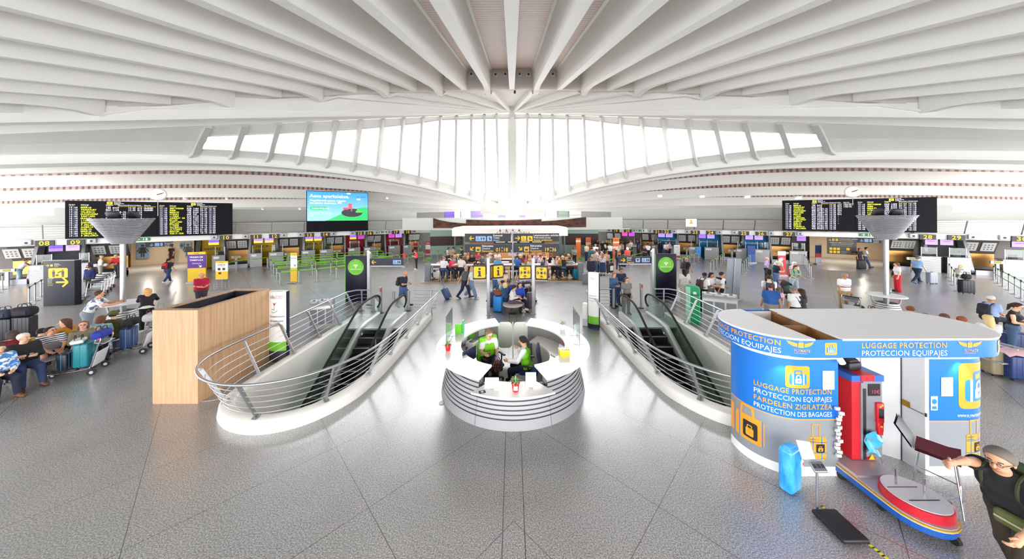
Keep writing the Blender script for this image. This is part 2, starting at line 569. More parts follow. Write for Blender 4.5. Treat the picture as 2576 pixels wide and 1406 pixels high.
# slatted soffit between the ribs, and the fascia that closes them
mb = MB(); mf = MB(); mc = MB()
for k in range(-17, 17):
 for a, c in (((k) * S, (k + 1) * S),):
  pa = [(a, y, edgeZ(a) - SL * (edgeY(a) - y) + RH - .1) for y in (edgeY(a), -9)]
  pc = [(c, y, edgeZ(c) - SL * (edgeY(c) - y) + RH - .1) for y in (edgeY(c), -9)]
  mb.add([pa[0], pc[0], pc[1], pa[1]], [(0, 1, 2, 3)])
  th = .16
  v = []
  for X in (a, c):
   y, z = edgeY(X), edgeZ(X)
   v += [(X, y - .05, z), (X, y - .05, z + RH), (X, y + th, z + RH + .3), (X, y + th, z)]
  mf.add(v, [(0, 4, 5, 1), (0, 3, 7, 4), (3, 2, 6, 7)])
struct(mb, 'ceiling', SOFF, 'pink slatted soffit between the white ribs')
FASC = mat('warm_grey_fascia', 'd9d2cc', 0.6)
struct(mf, 'ceiling_fascia', FASC)
# spotlights on the fascia and the red bell
k_ = 0
for px, py in ((1124, 192), (1186, 188), (1208, 188), (1247, 189), (1271, 188), (1307, 188), (1329, 189), (1390, 188), (1452, 192), (1058, 194), (1516, 193)):
 P = PY(px, py, 20.7)
 y = edgeY(P.x) - .06
 P = PY(px, py, y)
 t = thing('spotlight', 'small square spotlight %s' % ['between the second and third ribs west of the middle one', 'next to the second rib, west bay', 'half hidden by the first rib west of the middle', 'paler one west of the middle rib', 'just west of the middle rib', 'just east of the middle rib', 'east of the middle rib beside the first rib', 'under the red bell', 'east bay beyond the second rib', 'outermost at the west end', 'outermost at the east end'][k_], 'spotlight', (P.x, y, P.z), 0, 'spotlights on the roof fascia')
 k_ += 1
 m = MB().rbox((0, -.06, 0), (.24, .12, .24), .02); m.build('housing', WPAINT, t)
 m = MB().tube([(0, -.1, 0), (0, -.15, -.01)], .085, 12); m.build('lens', DKSTEEL, t)
P = PY(1384, 163, 20.3)
t = thing('alarm_bell', 'red round alarm bell at the top of the roof fascia', 'bell', P)
MB().lathe([(.02, .05), (.2, .03), (.17, -.08), (.08, -.14), (0, -.15)], 16).build('dome', RED, t)
MB().cyl((0, 0, .03), (0, 0, .32), .05, 10).build('mount', RED, t)
P = PY(1295, 231, 20.9)
t = thing('hanging_camera', 'small dark camera hanging below the roof edge at the middle', 'camera', P)
MB().lathe([(0, -.14), (.07, -.1), (.085, 0), (.05, .1), (0, .14)], 12).build('dome', DKSTEEL, t)
MB().cyl((0, 0, .1), (0, 0, .55), .012, 6).build('stem', BLACK, t)
# ---------------------------------------------------------------- fan roof from the edge to the focal point
FP = Vector((0, 27.0, CH + 257 / F * 27.0))
def fan_end(k):
 s = 1 if k > 0 else -1
 k = abs(k)
 if k == 13: return Vector((s * 20.8, 10.7, 7.68))
 if k == 15: return Vector((s * 30.8, 12.0, 7.28))
 return Vector((s * k * S, edgeY(k * S) + .1, edgeZ(k * S) - .3))
for k in (1, 3, 5, 7, 9, 11, 13, 15):
 for s in (-1, 1):
  e0 = fan_end(k * s)
  mb = MB()
  f0 = FP + Vector((s * (.15 + .02 * k), -.3, .12 * (8 - k / 2) / 8))
  d = (f0 - e0).normalized()
  pts = []
  for t_ in (0, .06, .12, .3, .6, 1):
   p = e0.lerp(f0, t_)
   if k < 13:
    p = p + Vector((0, 0, .3 * min(1, t_ / .06) * (1 - t_)))
   pts.append(p)
  sd = d.cross(Vector((0, 0, 1))).normalized()
  w_ = lambda i: .24 - .12 * i / 5
  rows = [[p - sd * .08 + Vector((0, 0, .9 - .5 * i / 5)), p - sd * .08 + Vector((0, 0, .12)), p - sd * w_(i) + Vector((0, 0, .1)), p - sd * w_(i), p + sd * w_(i), p + sd * w_(i) + Vector((0, 0, .1)), p + sd * .08 + Vector((0, 0, .12)), p + sd * .08 + Vector((0, 0, .9 - .5 * i / 5))] for i, p in enumerate(pts)]
  mb.grid(rows, 0, False)
  struct(mb, 'ceiling_beam', WHITE)
mb = MB()
ks = [-15, -13, -11, -9, -7, -5, -3, -1, 1, 3, 5, 7, 9, 11, 13, 15]
for a, c in zip(ks, ks[1:]):
 up = Vector((0, 0, .8)); uf = Vector((0, 0, .5))
 A, C = fan_end(a) + up, fan_end(c) + up
 mb.add([A, C, FP + uf], [(0, 1, 2)])
# outer corners beyond the last ribs, closing the hall
for s in (-1, 1):
 A = fan_end(13 * s); B = fan_end(15 * s)
 up = Vector((0, 0, .8))
 mb.add([A + up, B + up, B + Vector((s * 10, -6, -1)), (s * 27.2, 5.0, 6.0), (s * 24, 7.5, 7.0)], [(0, 1, 2, 3, 4)])
struct(mb, 'ceiling_canopy', WHITE, 'white fan shaped roof rising to the middle of the skylight')
# ---------------------------------------------------------------- far roof: ribs fanning out of the central low point
def px_curve(pts, Ye, Yc, n=26, x0=-160):
 """rib line from photo pixels of its lower edge with a plan line from depth Ye (outer) to Yc (centre)"""
 xs = [p[0] for p in pts]; ys = [p[1] for p in pts]
 c = np.polyfit([x / 1000 for x in xs], ys, min(3, len(xs) - 1))
 out = []
 for i in range(n + 1):
  x = x0 + (xs[-1] - x0) * i / n
  t_ = (x - x0) / (xs[-1] - x0)
  out.append((x, float(np.polyval(c, x / 1000)), 1 / ((1 - t_) / Ye + t_ / Yc)))
 return out
RIBS = [([(-160, 412), (0, 409), (430, 405), (700, 418), (860, 436), (1044, 466), (1180, 500), (1272, 527)], 16, 33),
  ([(-160, 436), (0, 431), (430, 426), (860, 444), (1040, 475), (1205, 517)], 19.5, 33),
  ([(-160, 470), (0, 466), (430, 461), (860, 473), (1040, 492), (1205, 520)], 25, 36),
  ([(-160, 504), (0, 500), (430, 493), (860, 500), (1040, 510), (1205, 524)], 30, 37.5),
  ([(-160, 534), (0, 529), (430, 521), (860, 520), (1040, 521), (1205, 528)], 34.5, 39),
  ([(-160, 530), (0, 528), (210, 534), (430, 541), (860, 536), (1040, 532), (1205, 531)], 39, 40)]
SLAT2 = striped('rose_slat_soffit', 'd2b3a7', '7c6058', 0.42, 0.45, rough=0.6, attr='along')
LOWER = {}
for s in (-1, 1):
 tops = []
 for j, (pts, Ye, Yc) in enumerate(RIBS):
  cur = px_curve(pts, Ye, Yc)
  L3 = []
  for x, y, Y in cur:
   dx, dy = x - CX, y - HY
   p = Vector((dx / F * Y * (-s if s > 0 else 1), Y, CH - dy / F * Y))
   L3.append(p)
  if j == 0: LOWER[s] = L3
  hgt = 1.0 if j else .62
  mb = MB()
  rows = [[p + Vector((0, .32, .0)), p, p + Vector((0, -.04, .12)), p + Vector((0, .1, hgt))] for p in L3] if j else \
      [[p + Vector((0, .9, -.05)), p, p + Vector((0, -.12, .16)), p + Vector((0, -.05, .5)), p + Vector((0, .35, .75))] for p in L3]
  mb.grid(rows, 0, True)
  struct(mb, 'ceiling_beam', WHITE)
  tops.append([p + Vector((0, .15, hgt - .02)) for p in L3])
 mb = MB(); mb.u = []
 for a, c in zip(tops, tops[1:]):
  acc = 0; us = []
  for i in range(len(a)):
   if i: acc += (a[i] - a[i - 1]).length
   us.append(acc)
  mb.grid([a, c], 0, False); mb.u += us + us
 back = [p + Vector((0, 16, .4)) for p in tops[-1]]  # unseen extra strip, added to shut direct sky out behind the last rib
 mb.grid([tops[-1], back], 0, False); mb.u += us + us
 struct(mb, 'ceiling_soffit', SLAT2, 'rose slatted soffit of the far roof')
# central low point where both halves meet, on its column
mb = MB()
mb.tube(crom([(-2.5, 32.2, 6.25), (-1.2, 32.7, 5.45), (0, 32.9, 5.05), (1.2, 32.7, 5.45), (2.5, 32.2, 6.25)], 6), [.1] + [.3] * 23 + [.1], 12)
struct(mb, 'ceiling_keel', mat('skylight_frame_white', 'd3d2ce', .5))
for s in (-1, 1):
 mb = MB()
 pts = [PY(CX + s * (CX - x), y + (0.004 * (CX - x) * (1 if s < 0 else -1)), 33.5) for x, y in ((1206, 513), (1226, 515), (1250, 524), (1280, 534), (1268, 541), (1210, 537))]
 mb.slab([(p.x, p.z) for p in pts][::(1 if s > 0 else -1)], (0, 33.5, 0), (1, 0, 0), (0, 0, 1), -.9)
 struct(mb, 'ceiling_block', mat('pale_concrete', 'd5d2cc', .7))
mb = MB().lathe([(.8, 0), (.8, 4.7), (1.0, 5.1)], 28, c=(0, 36.4, 0))
struct(mb, 'pillar', mat('pale_concrete', 'd5d2cc', .7))
FRAMEW = mat('skylight_frame_white', 'd3d2ce', .5)
# ---------------------------------------------------------------- skylight between the fan roof and the far roof
def on_line(A, B, px):
 """point of 3D segment A-B that the camera sees at column px (offset from the axis)"""
 k = px / F
 # (A + t(B-A)).x = k * (..).y
 t_ = (k * A.y - A.x) / ((B.x - A.x) - k * (B.y - A.y))
 return A.lerp(B, t_)
def on_poly(L3, px):
 k = px / F
 for a, c in zip(L3, L3[1:]):
  fa, fc = a.x - k * a.y, c.x - k * c.y
  if fa * fc <= 0 and fa != fc:
   return a.lerp(c, fa / (fa - fc))
 return L3[-1]
TOPX = [v / 3.03 + 450 - CX for v in (243, 515, 775, 1005, 1208, 1395, 1563, 1720, 1866, 2000, 2122, 2235, 2332, 2425)]
BOTX = [v / 3.03 + 450 - CX for v in (140, 435, 702, 935, 1148, 1343, 1520, 1687, 1838, 1980, 2112, 2230, 2340, 2440)]
PANE = glass('skylight_glass', 'ffffff', 0.05)
for s in (-1, 1):
 e0 = fan_end(15 * s); f0 = FP + Vector((s * .4, -.3, 0))
 tp = [on_line(e0, f0, -s * x) for x in TOPX] + [f0 + Vector((-s * .2, 0, -.05))]
 bt = [on_poly(LOWER[s], -s * x) + Vector((0, -.05, .5)) for x in BOTX] + [Vector((s * .25, 32.5, 5.3))]
 gl = MB(); fr = MB()
 rows_t, rows_b = [], []
 for i, (a, c) in enumerate(zip(tp, bt)):
  ga = a.lerp(c, .30 - .26 * min(1, i / 9)); gc = a.lerp(c, .72 + .22 * min(1, i / 10))
  rows_t.append(ga); rows_b.append(gc)
 for i in range(len(tp) - 1):
  gl.add([rows_t[i], rows_t[i + 1], rows_b[i + 1], rows_b[i]], [(0, 1, 2, 3)])
  fr.bar(rows_t[i], rows_t[i + 1], .08, .12); fr.bar(rows_b[i], rows_b[i + 1], .1, .14)
 g = struct(gl, 'window_%d' % (1 if s < 0 else 2), PANE, 'tall skylight glazing on the %s of the middle mast' % ('left' if s < 0 else 'right'))
 fr.build('window_frame', FRAMEW, g)
 # opaque panels above and below the glass
 mb = MB()
 mb.grid([tp, rows_t], 0, False); mb.grid([rows_b, bt], 0, False)
 # white wall beyond the end of the glazing
 far_t = [on_line(e0, f0, -s * (x - CX)) for x in (-420, -160, 0, 170, 340, 470)] + [tp[0]]
 lo = [LOWER[s][0] + Vector((s * 8, -3, .4))] + [on_poly(LOWER[s], -s * (x - CX)) + Vector((0, -.05, .5)) for x in (-159, 0, 160, 330, 455)] + [bt[0]]
 mid = [a.lerp(c, .5) + Vector((0, .25, .12)) for a, c in zip(far_t, lo)]
 mb.grid([far_t, mid], 0, False); mb.grid([mid, lo], 0, False)
 struct(mb, 'wall_%s' % ('left' if s < 0 else 'right'), WHITE)
 for i in range(len(tp) - 1):
  m = MB()
  a, c = tp[i], bt[i]
  d = (c - a).normalized()
  w_ = .22 if i < 12 else .16
  P = [a + Vector((0, -.1, -.05)), a.lerp(c, .5) + Vector((0, -.12, -.0)), a.lerp(c, .93) + Vector((0, -.1, 0)), c + Vector((0, -.32, -.05)) + d * .25]
  for p_, q_ in zip(P, P[1:]):
   m.bar(p_, q_, .2, w_ + .1, up=(0, 1, 0))
  m.build('window_mullion', FRAMEW, g)
 for i in (11, 12, 13):
  m = MB()
  if i < 13:
   for q in range(4):
    a = tp[i].lerp(bt[i], .06 + .085 * q); c = tp[i + 1].lerp(bt[i + 1], .1 + .085 * q + .02)
    m.bar(a, c, .05)
   m.build('window_brace', FRAMEW, g)
m = MB()
for p_, q_, w0 in ((FP + Vector((0, -.2, .3)), Vector((0, 32.2, 5.0)), .42),):
 for dx in (-.25, .25):
  m.bar(p_ + Vector((dx, 0, 0)), q_ + Vector((dx, 0, 0)), .26, .3, up=(0, 1, 0))
 m.bar(p_ + Vector((0, -.15, 0)), q_ + Vector((0, -.15, 0)), .5, .2, up=(0, 1, 0))
m.box(q_ + Vector((0, -.1, .25)), (1.3, .3, .35)); m.box(FP + Vector((0, -.3, .1)), (.4, .5, 1.0))
struct(m, 'trim_1', FRAMEW)
# ================================================================ CHECK-IN HALL SIDES
ORD = ['first', 'second', 'third', 'fourth', 'fifth', 'sixth', 'seventh', 'eighth', 'ninth', 'tenth', 'eleventh', 'twelfth']
A_L, B_L, A_R, B_R = -61.4, 1.43, 69.4, -1.617
SIDE = {'L': (A_L, B_L, math.atan2(1, B_L)), 'R': (A_R, B_R, math.atan2(-1, -B_R))}
def wl(side, px, off=0.0):
 """plan point on the counter line (moved off metres into the wall) seen at pixel column px"""
 a, b_, rz = SIDE[side]
 nx, ny = -math.sin(rz), math.cos(rz)
 q_ = (px - CX) / F
 Y = (a + nx * off - b_ * ny * off) / (q_ - b_)
 return Vector((q_ * Y, Y, 0))
def wfn(side, px, off, z):
 p = wl(side, px, off)
 rz = SIDE[side][2]
 return plane_fn((p.x, p.y, z), (math.cos(rz), math.sin(rz), 0), (0, 0, 1), .006)
def strip(mb, pts, z0, z1, mi=0):
 for p, q_ in zip(pts, pts[1:]):
  mb.add([(p.x, p.y, z0), (q_.x, q_.y, z0), (q_.x, q_.y, z1), (p.x, p.y, z1)], [(0, 1, 2, 3)], mi)
BACKW = mat('brown_grey_panel', '6f6660', 0.45)
BEIGE = mat('beige_wall', 'cdbda6', 0.55)
PALEG = mat('pale_gallery_wall', 'e9ece6', 0.6)
TEAL = mat('pale_teal_wall', 'b5d3c8', 0.6)
for s, x0, x1 in (('L', -260, 1082), ('R', 1505, 2840)):
 rz = SIDE[s][2]
 n = Vector((-math.sin(rz), math.cos(rz), 0))
 nm = 'left' if s == 'L' else 'right'
 p0, p1 = wl(s, x0), wl(s, x1)
 m = MB()
 for (o0, o1, z0, z1) in ((0, .5, 2.63, 3.02), (.0, 9, 2.98, 3.05)):
  a, c, d, e_ = p0 + n * o0, p1 + n * o0, p1 + n * o1, p0 + n * o1
  m.prism([(a.x, a.y), (c.x, c.y), (d.x, d.y), (e_.x, e_.y)], z0, z1)
 struct(m, 'slab', WPAINT, 'white fascia above the %s check-in counters' % nm)
 m = MB()
 a, c, d, e_ = p0 + n * .5, p1 + n * .5, p1 + n * 8, p0 + n * 8
 m.prism([(a.x, a.y), (c.x, c.y), (d.x, d.y), (e_.x, e_.y)], 2.66, 2.7)
 struct(m, 'ceiling_panel', mat('grey_ceiling', 'a7a29c', .6))
 # back wall of the counters with the passage to the toilets
 m = MB()
 if s == 'L':
  r0, r1 = 322, 488
 else:
  r0, r1 = 2036, 2222
 strip(m, [wl(s, x0, 3.0), wl(s, r0, 3.0)], 0, 2.66); strip(m, [wl(s, r1, 3.0), wl(s, x1, 3.0)], 0, 2.66)
 strip(m, [wl(s, r0, 1.2), wl(s, r0, 3.0)], 0, 2.66)
 strip(m, [wl(s, r1, 3.0), wl(s, r1, 1.2)], 0, 2.66)
 struct(m, 'wall_%s' % nm, BACKW, 'dark brown grey wall behind the %s counters' % nm)
 m = MB()
 strip(m, [wl(s, r0, 3.0), wl(s, r0 - 5, 9), wl(s, r1 + 5, 9), wl(s, r1, 3.0)], 0, 2.66)
 struct(m, 'wall_%s' % nm, BEIGE, 'beige wall of the %s passage' % nm)
 # gallery above
 m = MB()
 g0, g1 = p0 + n * 6, p1 + n * 5
 g2, g3 = p0 + n * 2.2, p1 + n * 2.0
 k_ = .1 if s == 'L' else .86
 gm = g0.lerp(g1, k_)
 strip(m, [g0, gm], 3.0, 4.7 if s == 'L' else 5.3); strip(m, [gm, g1], 3.0, 5.3 if s == 'L' else 4.7)
 for a, c, z0, z1 in ((g2, g3, 3.05, 3.9),):
  m.add([(a.x, a.y, z0), (c.x, c.y, z0), (c.x + n.x * .9, c.y + n.y * .9, z1), (a.x + n.x * .9, a.y + n.y * .9, z1)], [(0, 1, 2, 3)])
  m.prism([((a + n * .8).x, (a + n * .8).y), ((c + n * .8).x, (c + n * .8).y), ((c + n * 1.1).x, (c + n * 1.1).y), ((a + n * 1.1).x, (a + n * 1.1).y)], z1 - .02, z1 + .1)
 struct(m, 'wall_back', PALEG, 'pale wall of the %s gallery' % nm)
 m = MB(); e_ = p0 if s == 'L' else p1; strip(m, [e_ + n * 5, e_ - n * 5], 3.05, 7.6)  # unseen blocker, added to keep side daylight off the gallery wall
 struct(m, 'wall_%s' % nm, PALEG)
 L_ = (p1 - p0).length
 t = thing('gallery_railing', 'steel railing with thin wires along the %s gallery above the counters' % ('western' if s == 'L' else 'eastern'), 'railing', (p0.x, p0.y, 3.04), rz)
 m = MB(); m.tube([(0, .1, 1.0), (L_, .1, 1.0)], .03, 8); m.build('top_rail', STEEL, t)
 for h in (.2, .36, .52, .68, .84):
  m = MB(); m.tube([(0, .3 - .15 * h, h), (L_, .3 - .15 * h, h)], .008, 5); m.build('wire', STEEL, t)
 k = 0
 while k * 2.45 < L_:
  m = MB(); m.bar((k * 2.45, .32, 0), (k * 2.45 + .06, .1, 1.0), .06, .03); m.build('post', DKSTEEL if s == 'R' else STEEL, t); k += 1
# middle wall behind the cafe
m = MB(); strip(m, [wl('L', 1082), Vector((-6, 37.2, 0)), Vector((6, 37.2, 0)), wl('R', 1505)], 0, 3.05)
struct(m, 'wall_back', TEAL, 'pale teal wall behind the cafe')
m = MB()
strip(m, [wl('L', 1082) + Vector((.03, -.12, 0)), Vector((-6, 37.05, 0))], 1.05, 2.15); strip(m, [Vector((6, 37.05, 0)), wl('R', 1505) + Vector((-.03, -.12, 0))], 1.05, 2.4)
struct(m, 'trim_2', mat('dark_walnut', '4a3029', .5), 'dark walnut band on the teal wall')
m = MB(); m.prism([(-13, 34), (13, 34), (13, 38), (-13, 38)], 3.0, 3.12); m.prism([(-12, 33.6), (12, 33.6), (12, 33.75), (-12, 33.75)], 3.1, 4.35)
struct(m, 'wall_back', PALEG, 'white parapet above the cafe')
# shop windows upstairs
WIN = MB()
SHOPC = ['7a5bd8', 'e9edf4', 'd6e4d8', 'b8c6ea', '7f63e0', 'e6e0da', '9fb0b8']
for i, (x0, x1, c) in enumerate(((1120, 1143, '8263dd'), (1143, 1158, 'f4f6fa'), (1160, 1182, 'dfe8da'), (1187, 1215, '8a78e6'), (1222, 1252, 'e8ecf2'), (1254, 1272, '7d6ae4'), (1305, 1322, '7e66dc'), (1326, 1352, '9aa79c'), (1372, 1400, 'e4e6ea'), (1404, 1428, '8f9d8d'), (1432, 1462, 'cfd4cc'))):
 a, c_ = PY(x0, 548, 44), PY(x1, 533, 44)
 m = MB(); m.b2((a.x, 44, 3.9), (c_.x, 44.1, 5.3)); m.b2((a.x - .1, 43.95, 3.9), (a.x, 44.15, 5.3), 1); m.b2((a.x, 43.95, 4.62), (c_.x, 43.99, 4.66), 1)
 struct(m, 'window_%d' % (i + 3), [mat('shop_glow_' + c, c, .4, emit=.7), GREYP])
m = MB(); strip(m, [Vector((-22, 46, 0)), Vector((22, 46, 0))], 3.1, 6.2)
struct(m, 'wall_back', mat('upper_wall', 'd9d8d2', .7))
# ---------------------------------------------------------------- counters
DESKM = striped('ribbed_steel', 'a9a9aa', '6e6e70', .075, .28, 'Z', .38, .6)
BRONZE = mat('bronze_panel', 'b98a4e', .3, .85)
SLANT = mat('umber_panel', '5d534e', .4)
POSTER = mat('notice_paper', 'e6e6e4', .6)
NUM = mat('number_plate', '26221c', .4)
LCD = {}
def lcd(c, e=1.0):
 return mat('screen_' + c, c, .3, emit=e)
CIN = [  # side, number, sign px, monitor px range, monitor colour, second colour, desk px range
 ('L', '08', 113, (121, 160), '5a32c8', '8a5be0', (73, 127)), ('L', '09', 191, (164, 202), 'a98cf2', None, (187, 221)),
 ('L', '10', 568, (523, 552), '6a3fd0', 'f0c21e', (533, 566)), ('L', '11', 644, (637, 662), 'a87cf0', 'e8b72c', (628, 659)),
 ('L', '12', 690, (665, 689), 'a87cf0', 'e8b72c', (676, 713)), ('L', '13', 778, (767, 788), '9a66ee', 'e8b72c', (758, 792)),
 ('L', '14', 818, (789, 810), '9a66ee', 'e8b72c', (804, 838)), ('L', '15', 905, (879, 897), '8b5cf0', 'e8b72c', (875, 906)),
 ('L', '16', 929, (899, 917), 'a02894', None, (915, 945)), ('L', '17', 995, (977, 993), 'b02ca0', None, (977, 1006)),
 ('L', '18', 1025, (994, 1011), '9a78f0', None, (1014, 1036)),
 ('R', '19', 1549, (1564, 1579), 'd040a0', None, (1532, 1548)), ('R', '20', 1579, (1581, 1597), 'b43cc8', None, (1590, 1612)),
 ('R', '21', 1654, (1655, 1673), '9d80f4', None, (1638, 1656)), ('R', '22', 1677, (1674, 1693), '9d80f4', None, (1678, 1702)),
 ('R', '23', 1749, (1757, 1776), '8a5ae8', None, (1733, 1762)), ('R', '24', 1788, (1778, 1798), '9d80f4', None, (1772, 1808)),
 ('R', '25', 1871, (1874, 1895), '9d80f4', None, (1851, 1878)), ('R', '26', 1914, (1897, 1920), '9d80f4', None, (1899, 1936)),
 ('R', '27', 1985, (2003, 2028), '8a5cf4', None, (1986, 2030)), ('R', '28', 2333, (2325, 2360), '9a7cf6', None, (2312, 2367)),
 ('R', '29', 2405, (2363, 2399), '9a7cf6', None, (2383, 2442)), ('R', '30', 2569, (2543, 2585), '9a7cf6', None, (2523, 2590))]
for s, num, px, mo, c1, c2, dk in CIN:
 rz = SIDE[s][2]
 p = wl(s, px, -.06)
 t = thing('counter_number_sign', 'black and yellow number sign %s over a check-in counter' % num, 'sign', (p.x, p.y, 2.78), rz, 'counter number signs')
 hw = .38 if int(num) < 19 else .40
 m = MB().b2((-hw, -.05, -.19), (hw, .05, .19)); m.build('plate', NUM, t)
 m = MB(); text(m, num, .42, plane_fn((0, -.058, -.14), (1, 0, 0), (0, 0, 1)), 1, 'c'); m.build('lettering', mat('number_yellow', 'f6c81c', .5, emit=.25), t)
 sg = -1 if num in ('08', '10', '11', '13', '15', '17', '19', '21', '23', '25', '28', '30') else 1
 m = MB().rbox((sg * (hw + .32), -.02, .08), (.42, .16, .36), .04); m.build('camera_box', ALU, t)
 m = MB().cyl((sg * (hw + .32), -.1, .06), (sg * (hw + .32), -.12, .06), .07, 10); m.build('lens', BLACK, t)
 a, c = wl(s, mo[0], .25), wl(s, mo[1], .25)
 wd = (c - a).length
 mid = (a + c) / 2
 t = thing('counter_monitor', 'flat screen monitor glowing %s hung beneath sign %s' % ('purple and yellow' if c2 and num > '09' else ('magenta' if c1[0] in 'bd' or c1 == 'a02894' else 'violet'), num), 'monitor', (mid.x, mid.y, 2.4), rz, 'counter monitors')
 m = MB().rbox((0, .03, 0), (wd, .08, .48), .015); m.build('casing', BLACK, t)
 m = MB().b2((-wd / 2 + .03, -.016, -.21 if not c2 else -.02), (wd / 2 - .03, -.011, .21))
 sc = m.build('screen', lcd(c1), t)
 m = MB()
 if c2: m.b2((-wd / 2 + .03, -.017, -.21), (wd / 2 - .03, -.012, -.02))
 if c2: m.build('screen', lcd(c2, .8), t)
 if num not in ('08',):
  pass
 m = MB(); text(m, 'CHECK-IN' if c2 else 'check-in', .1, plane_fn((0, -.019, .03), (1, 0, 0), (0, 0, 1)), 1, 'c'); m.build('lettering', mat('screen_text', '3b2a86', .5), t)
 m = MB()
 for q_ in (-.5, .5): m.bar((wd * q_ * .6, .06, .2), (wd * q_ * .6, .06, .34), .04)
 m.build('hanger', STEEL, t)
 # desk
 a, c = wl(s, dk[0], .85), wl(s, dk[1], .85)
 wd = (c - a).length
 mid = (a + c) / 2
 t = thing('check_in_desk', 'ribbed grey check-in desk with white plate under sign %s' % num, 'counter', (mid.x, mid.y, 0), rz, 'check-in desks')
 m = MB().prism([(-wd / 2, 0), (wd / 2, 0), (wd / 2 - .1, .75), (-wd / 2 + .1, .75)], 0, 1.2); m.build('body', DESKM, t)
 m = MB().rbox((0, .36, 1.22), (wd + .06, .84, .05), .02); m.build('worktop', ALU, t)
 m = MB().b2((-wd / 2 + .1, -.02, .95), (-wd / 2 + .1 + wd * .42, -.005, 1.14)); m.build('notice_plate', WTXT, t)
 for q_ in (-.3, .42): m = MB().bar((wd * q_, .3, 1.24), (wd * q_, .3, 1.95), .04); m.build('screen_post', WPAINT, t)
 m = MB().b2((-wd * .3, .295, 1.4), (wd * .42, .305, 1.93)); m.build('screen_pane', GLASS, t)
 m = MB().rbox((wd * .1, .5, 1.4), (.4, .05, .28), .015); m.box((wd * .1, .52, 1.27), (.12, .1, .06)); m.build('computer', BLACK, t)
# belt bays with two notices each
BAYS = [('L', 12, 92, (27, 75), 'west of sign 08'), ('L', 228, 318, (247, 290), 'east of sign 09'), ('L', 572, 626, (581, 609), 'next to sign 10'), ('L', 700, 752, (714, 739), 'east of sign 12'),
  ('L', 822, 866, (831, 852), 'east of sign 14'), ('L', 922, 962, (932, 950), 'east of sign 16'), ('L', 1028, 1058, (1036, 1048), 'east of sign 18'),
  ('R', 1524, 1564, (1534, 1553), 'beneath sign 19'), ('R', 1612, 1654, (1623, 1646), 'west of sign 21'), ('R', 1706, 1752, (1716, 1740), 'between signs 22 and 23'),
  ('R', 1812, 1866, (1826, 1850), 'between signs 24 and 25'), ('R', 1936, 1994, (1949, 1977), 'between signs 26 and 27'), ('R', 2236, 2310, (2258, 2288), 'west of sign 28'), ('R', 2430, 2520, (2443, 2488), 'between signs 29 and 30')]
for s, x0, x1, ps, wh in BAYS:
 rz = SIDE[s][2]
 a, c = wl(s, x0, 2.0), wl(s, x1, 2.0)
 mid = (a + c) / 2; wd = (c - a).length
 t = thing('baggage_belt', 'bronze and umber baggage belt bay with two notices %s' % wh, 'baggage belt', (mid.x, mid.y, 0), rz, 'baggage belt bays')
 m = MB().add([(-wd / 2, .7, 1.45), (wd / 2, .7, 1.45), (wd / 2, .1, 2.64), (-wd / 2, .1, 2.64), (-wd / 2, .8, 1.45), (wd / 2, .8, 1.45), (wd / 2, .8, 2.64), (-wd / 2, .8, 2.64)],
     [(0, 1, 2, 3), (0, 4, 5, 1), (1, 5, 6, 2), (3, 7, 4, 0)]); m.build('back_panel', SLANT, t)
 m = MB().b2((-wd / 2, .72, .5), (wd / 2, .8, 1.45)); m.build('lower_panel', BRONZE, t)
 m = MB().b2((-wd / 2 + .1, -.9, .0), (wd / 2 - .1, .7, .28)); m.build('conveyor', BLACK, t)
 m = MB().b2((-wd / 2, -1.0, 0), (wd / 2, -.9, .34)); m.build('front_kerb', ALU, t)
 for q_ in ps:
  pp = wl(s, q_, 2.3)
  lx = (pp - mid).dot(Vector((math.cos(rz), math.sin(rz), 0)))
  uy = Vector((0, -.45, .893)); o = Vector((lx - .32, .56, 1.68))
  m = MB().slab([(0, 0), (.64, 0), (.64, .74), (0, .74)], o, (1, 0, 0), uy, .02)
  for ii in range(3):
   for jj in range(3):
    poly2(m, rrect(.1 + .17 * ii, .12 + .18 * jj, .2 + .17 * ii, .22 + .18 * jj, .03, 2), plane_fn(o, (1, 0, 0), uy, .026), 1)
  m.build('notice', [POSTER, mat('notice_print', '8c8a84', .6)], t)
 m = MB(); m.bar((0, -1.25, 0), (0, -1.25, .95), .14); m.box((0, -1.25, 1.02), (.62, .14, .2)); m.build('belt_terminal', ALU, t)
 m = MB().box((0, -1.33, 1.03), (.3, .02, .14)); m.build('terminal_display', mat('terminal_green', '9a9a34', .5), t)
# coloured backdrops behind the desks
BD = [('L', 508, 560, 'e3b71f', 'vueling', 'yellow backdrop behind counter 10'), ('L', 637, 692, 'dcb21c', 'CHECK-IN', 'yellow backdrop behind counters 11 and 12'), ('L', 768, 811, 'dcb21c', 'CHECK-IN', 'yellow backdrop behind counters 13 and 14'), ('L', 869, 914, 'b81d30', 'IBERIA', 'red backdrop behind counters 15 and 16'),
   ('L', 968, 1009, 'b81d30', 'IBERIA', 'red backdrop behind counters 17 and 18'), ('R', 1655, 1702, '1f86c0', 'groundforce', 'blue backdrop behind counters 21 and 22'), ('R', 1758, 1810, '1f86c0', 'groundforce', 'blue backdrop behind counters 23 and 24'),
   ('R', 1871, 1927, '1f86c0', 'groundforce', 'blue backdrop behind counters 25 and 26'), ('R', 2320, 2402, '4a4a50', '', 'grey backdrop behind counters 28 and 29'), ('L', 118, 216, '4a4a50', '', 'grey backdrop behind counters 08 and 09')]
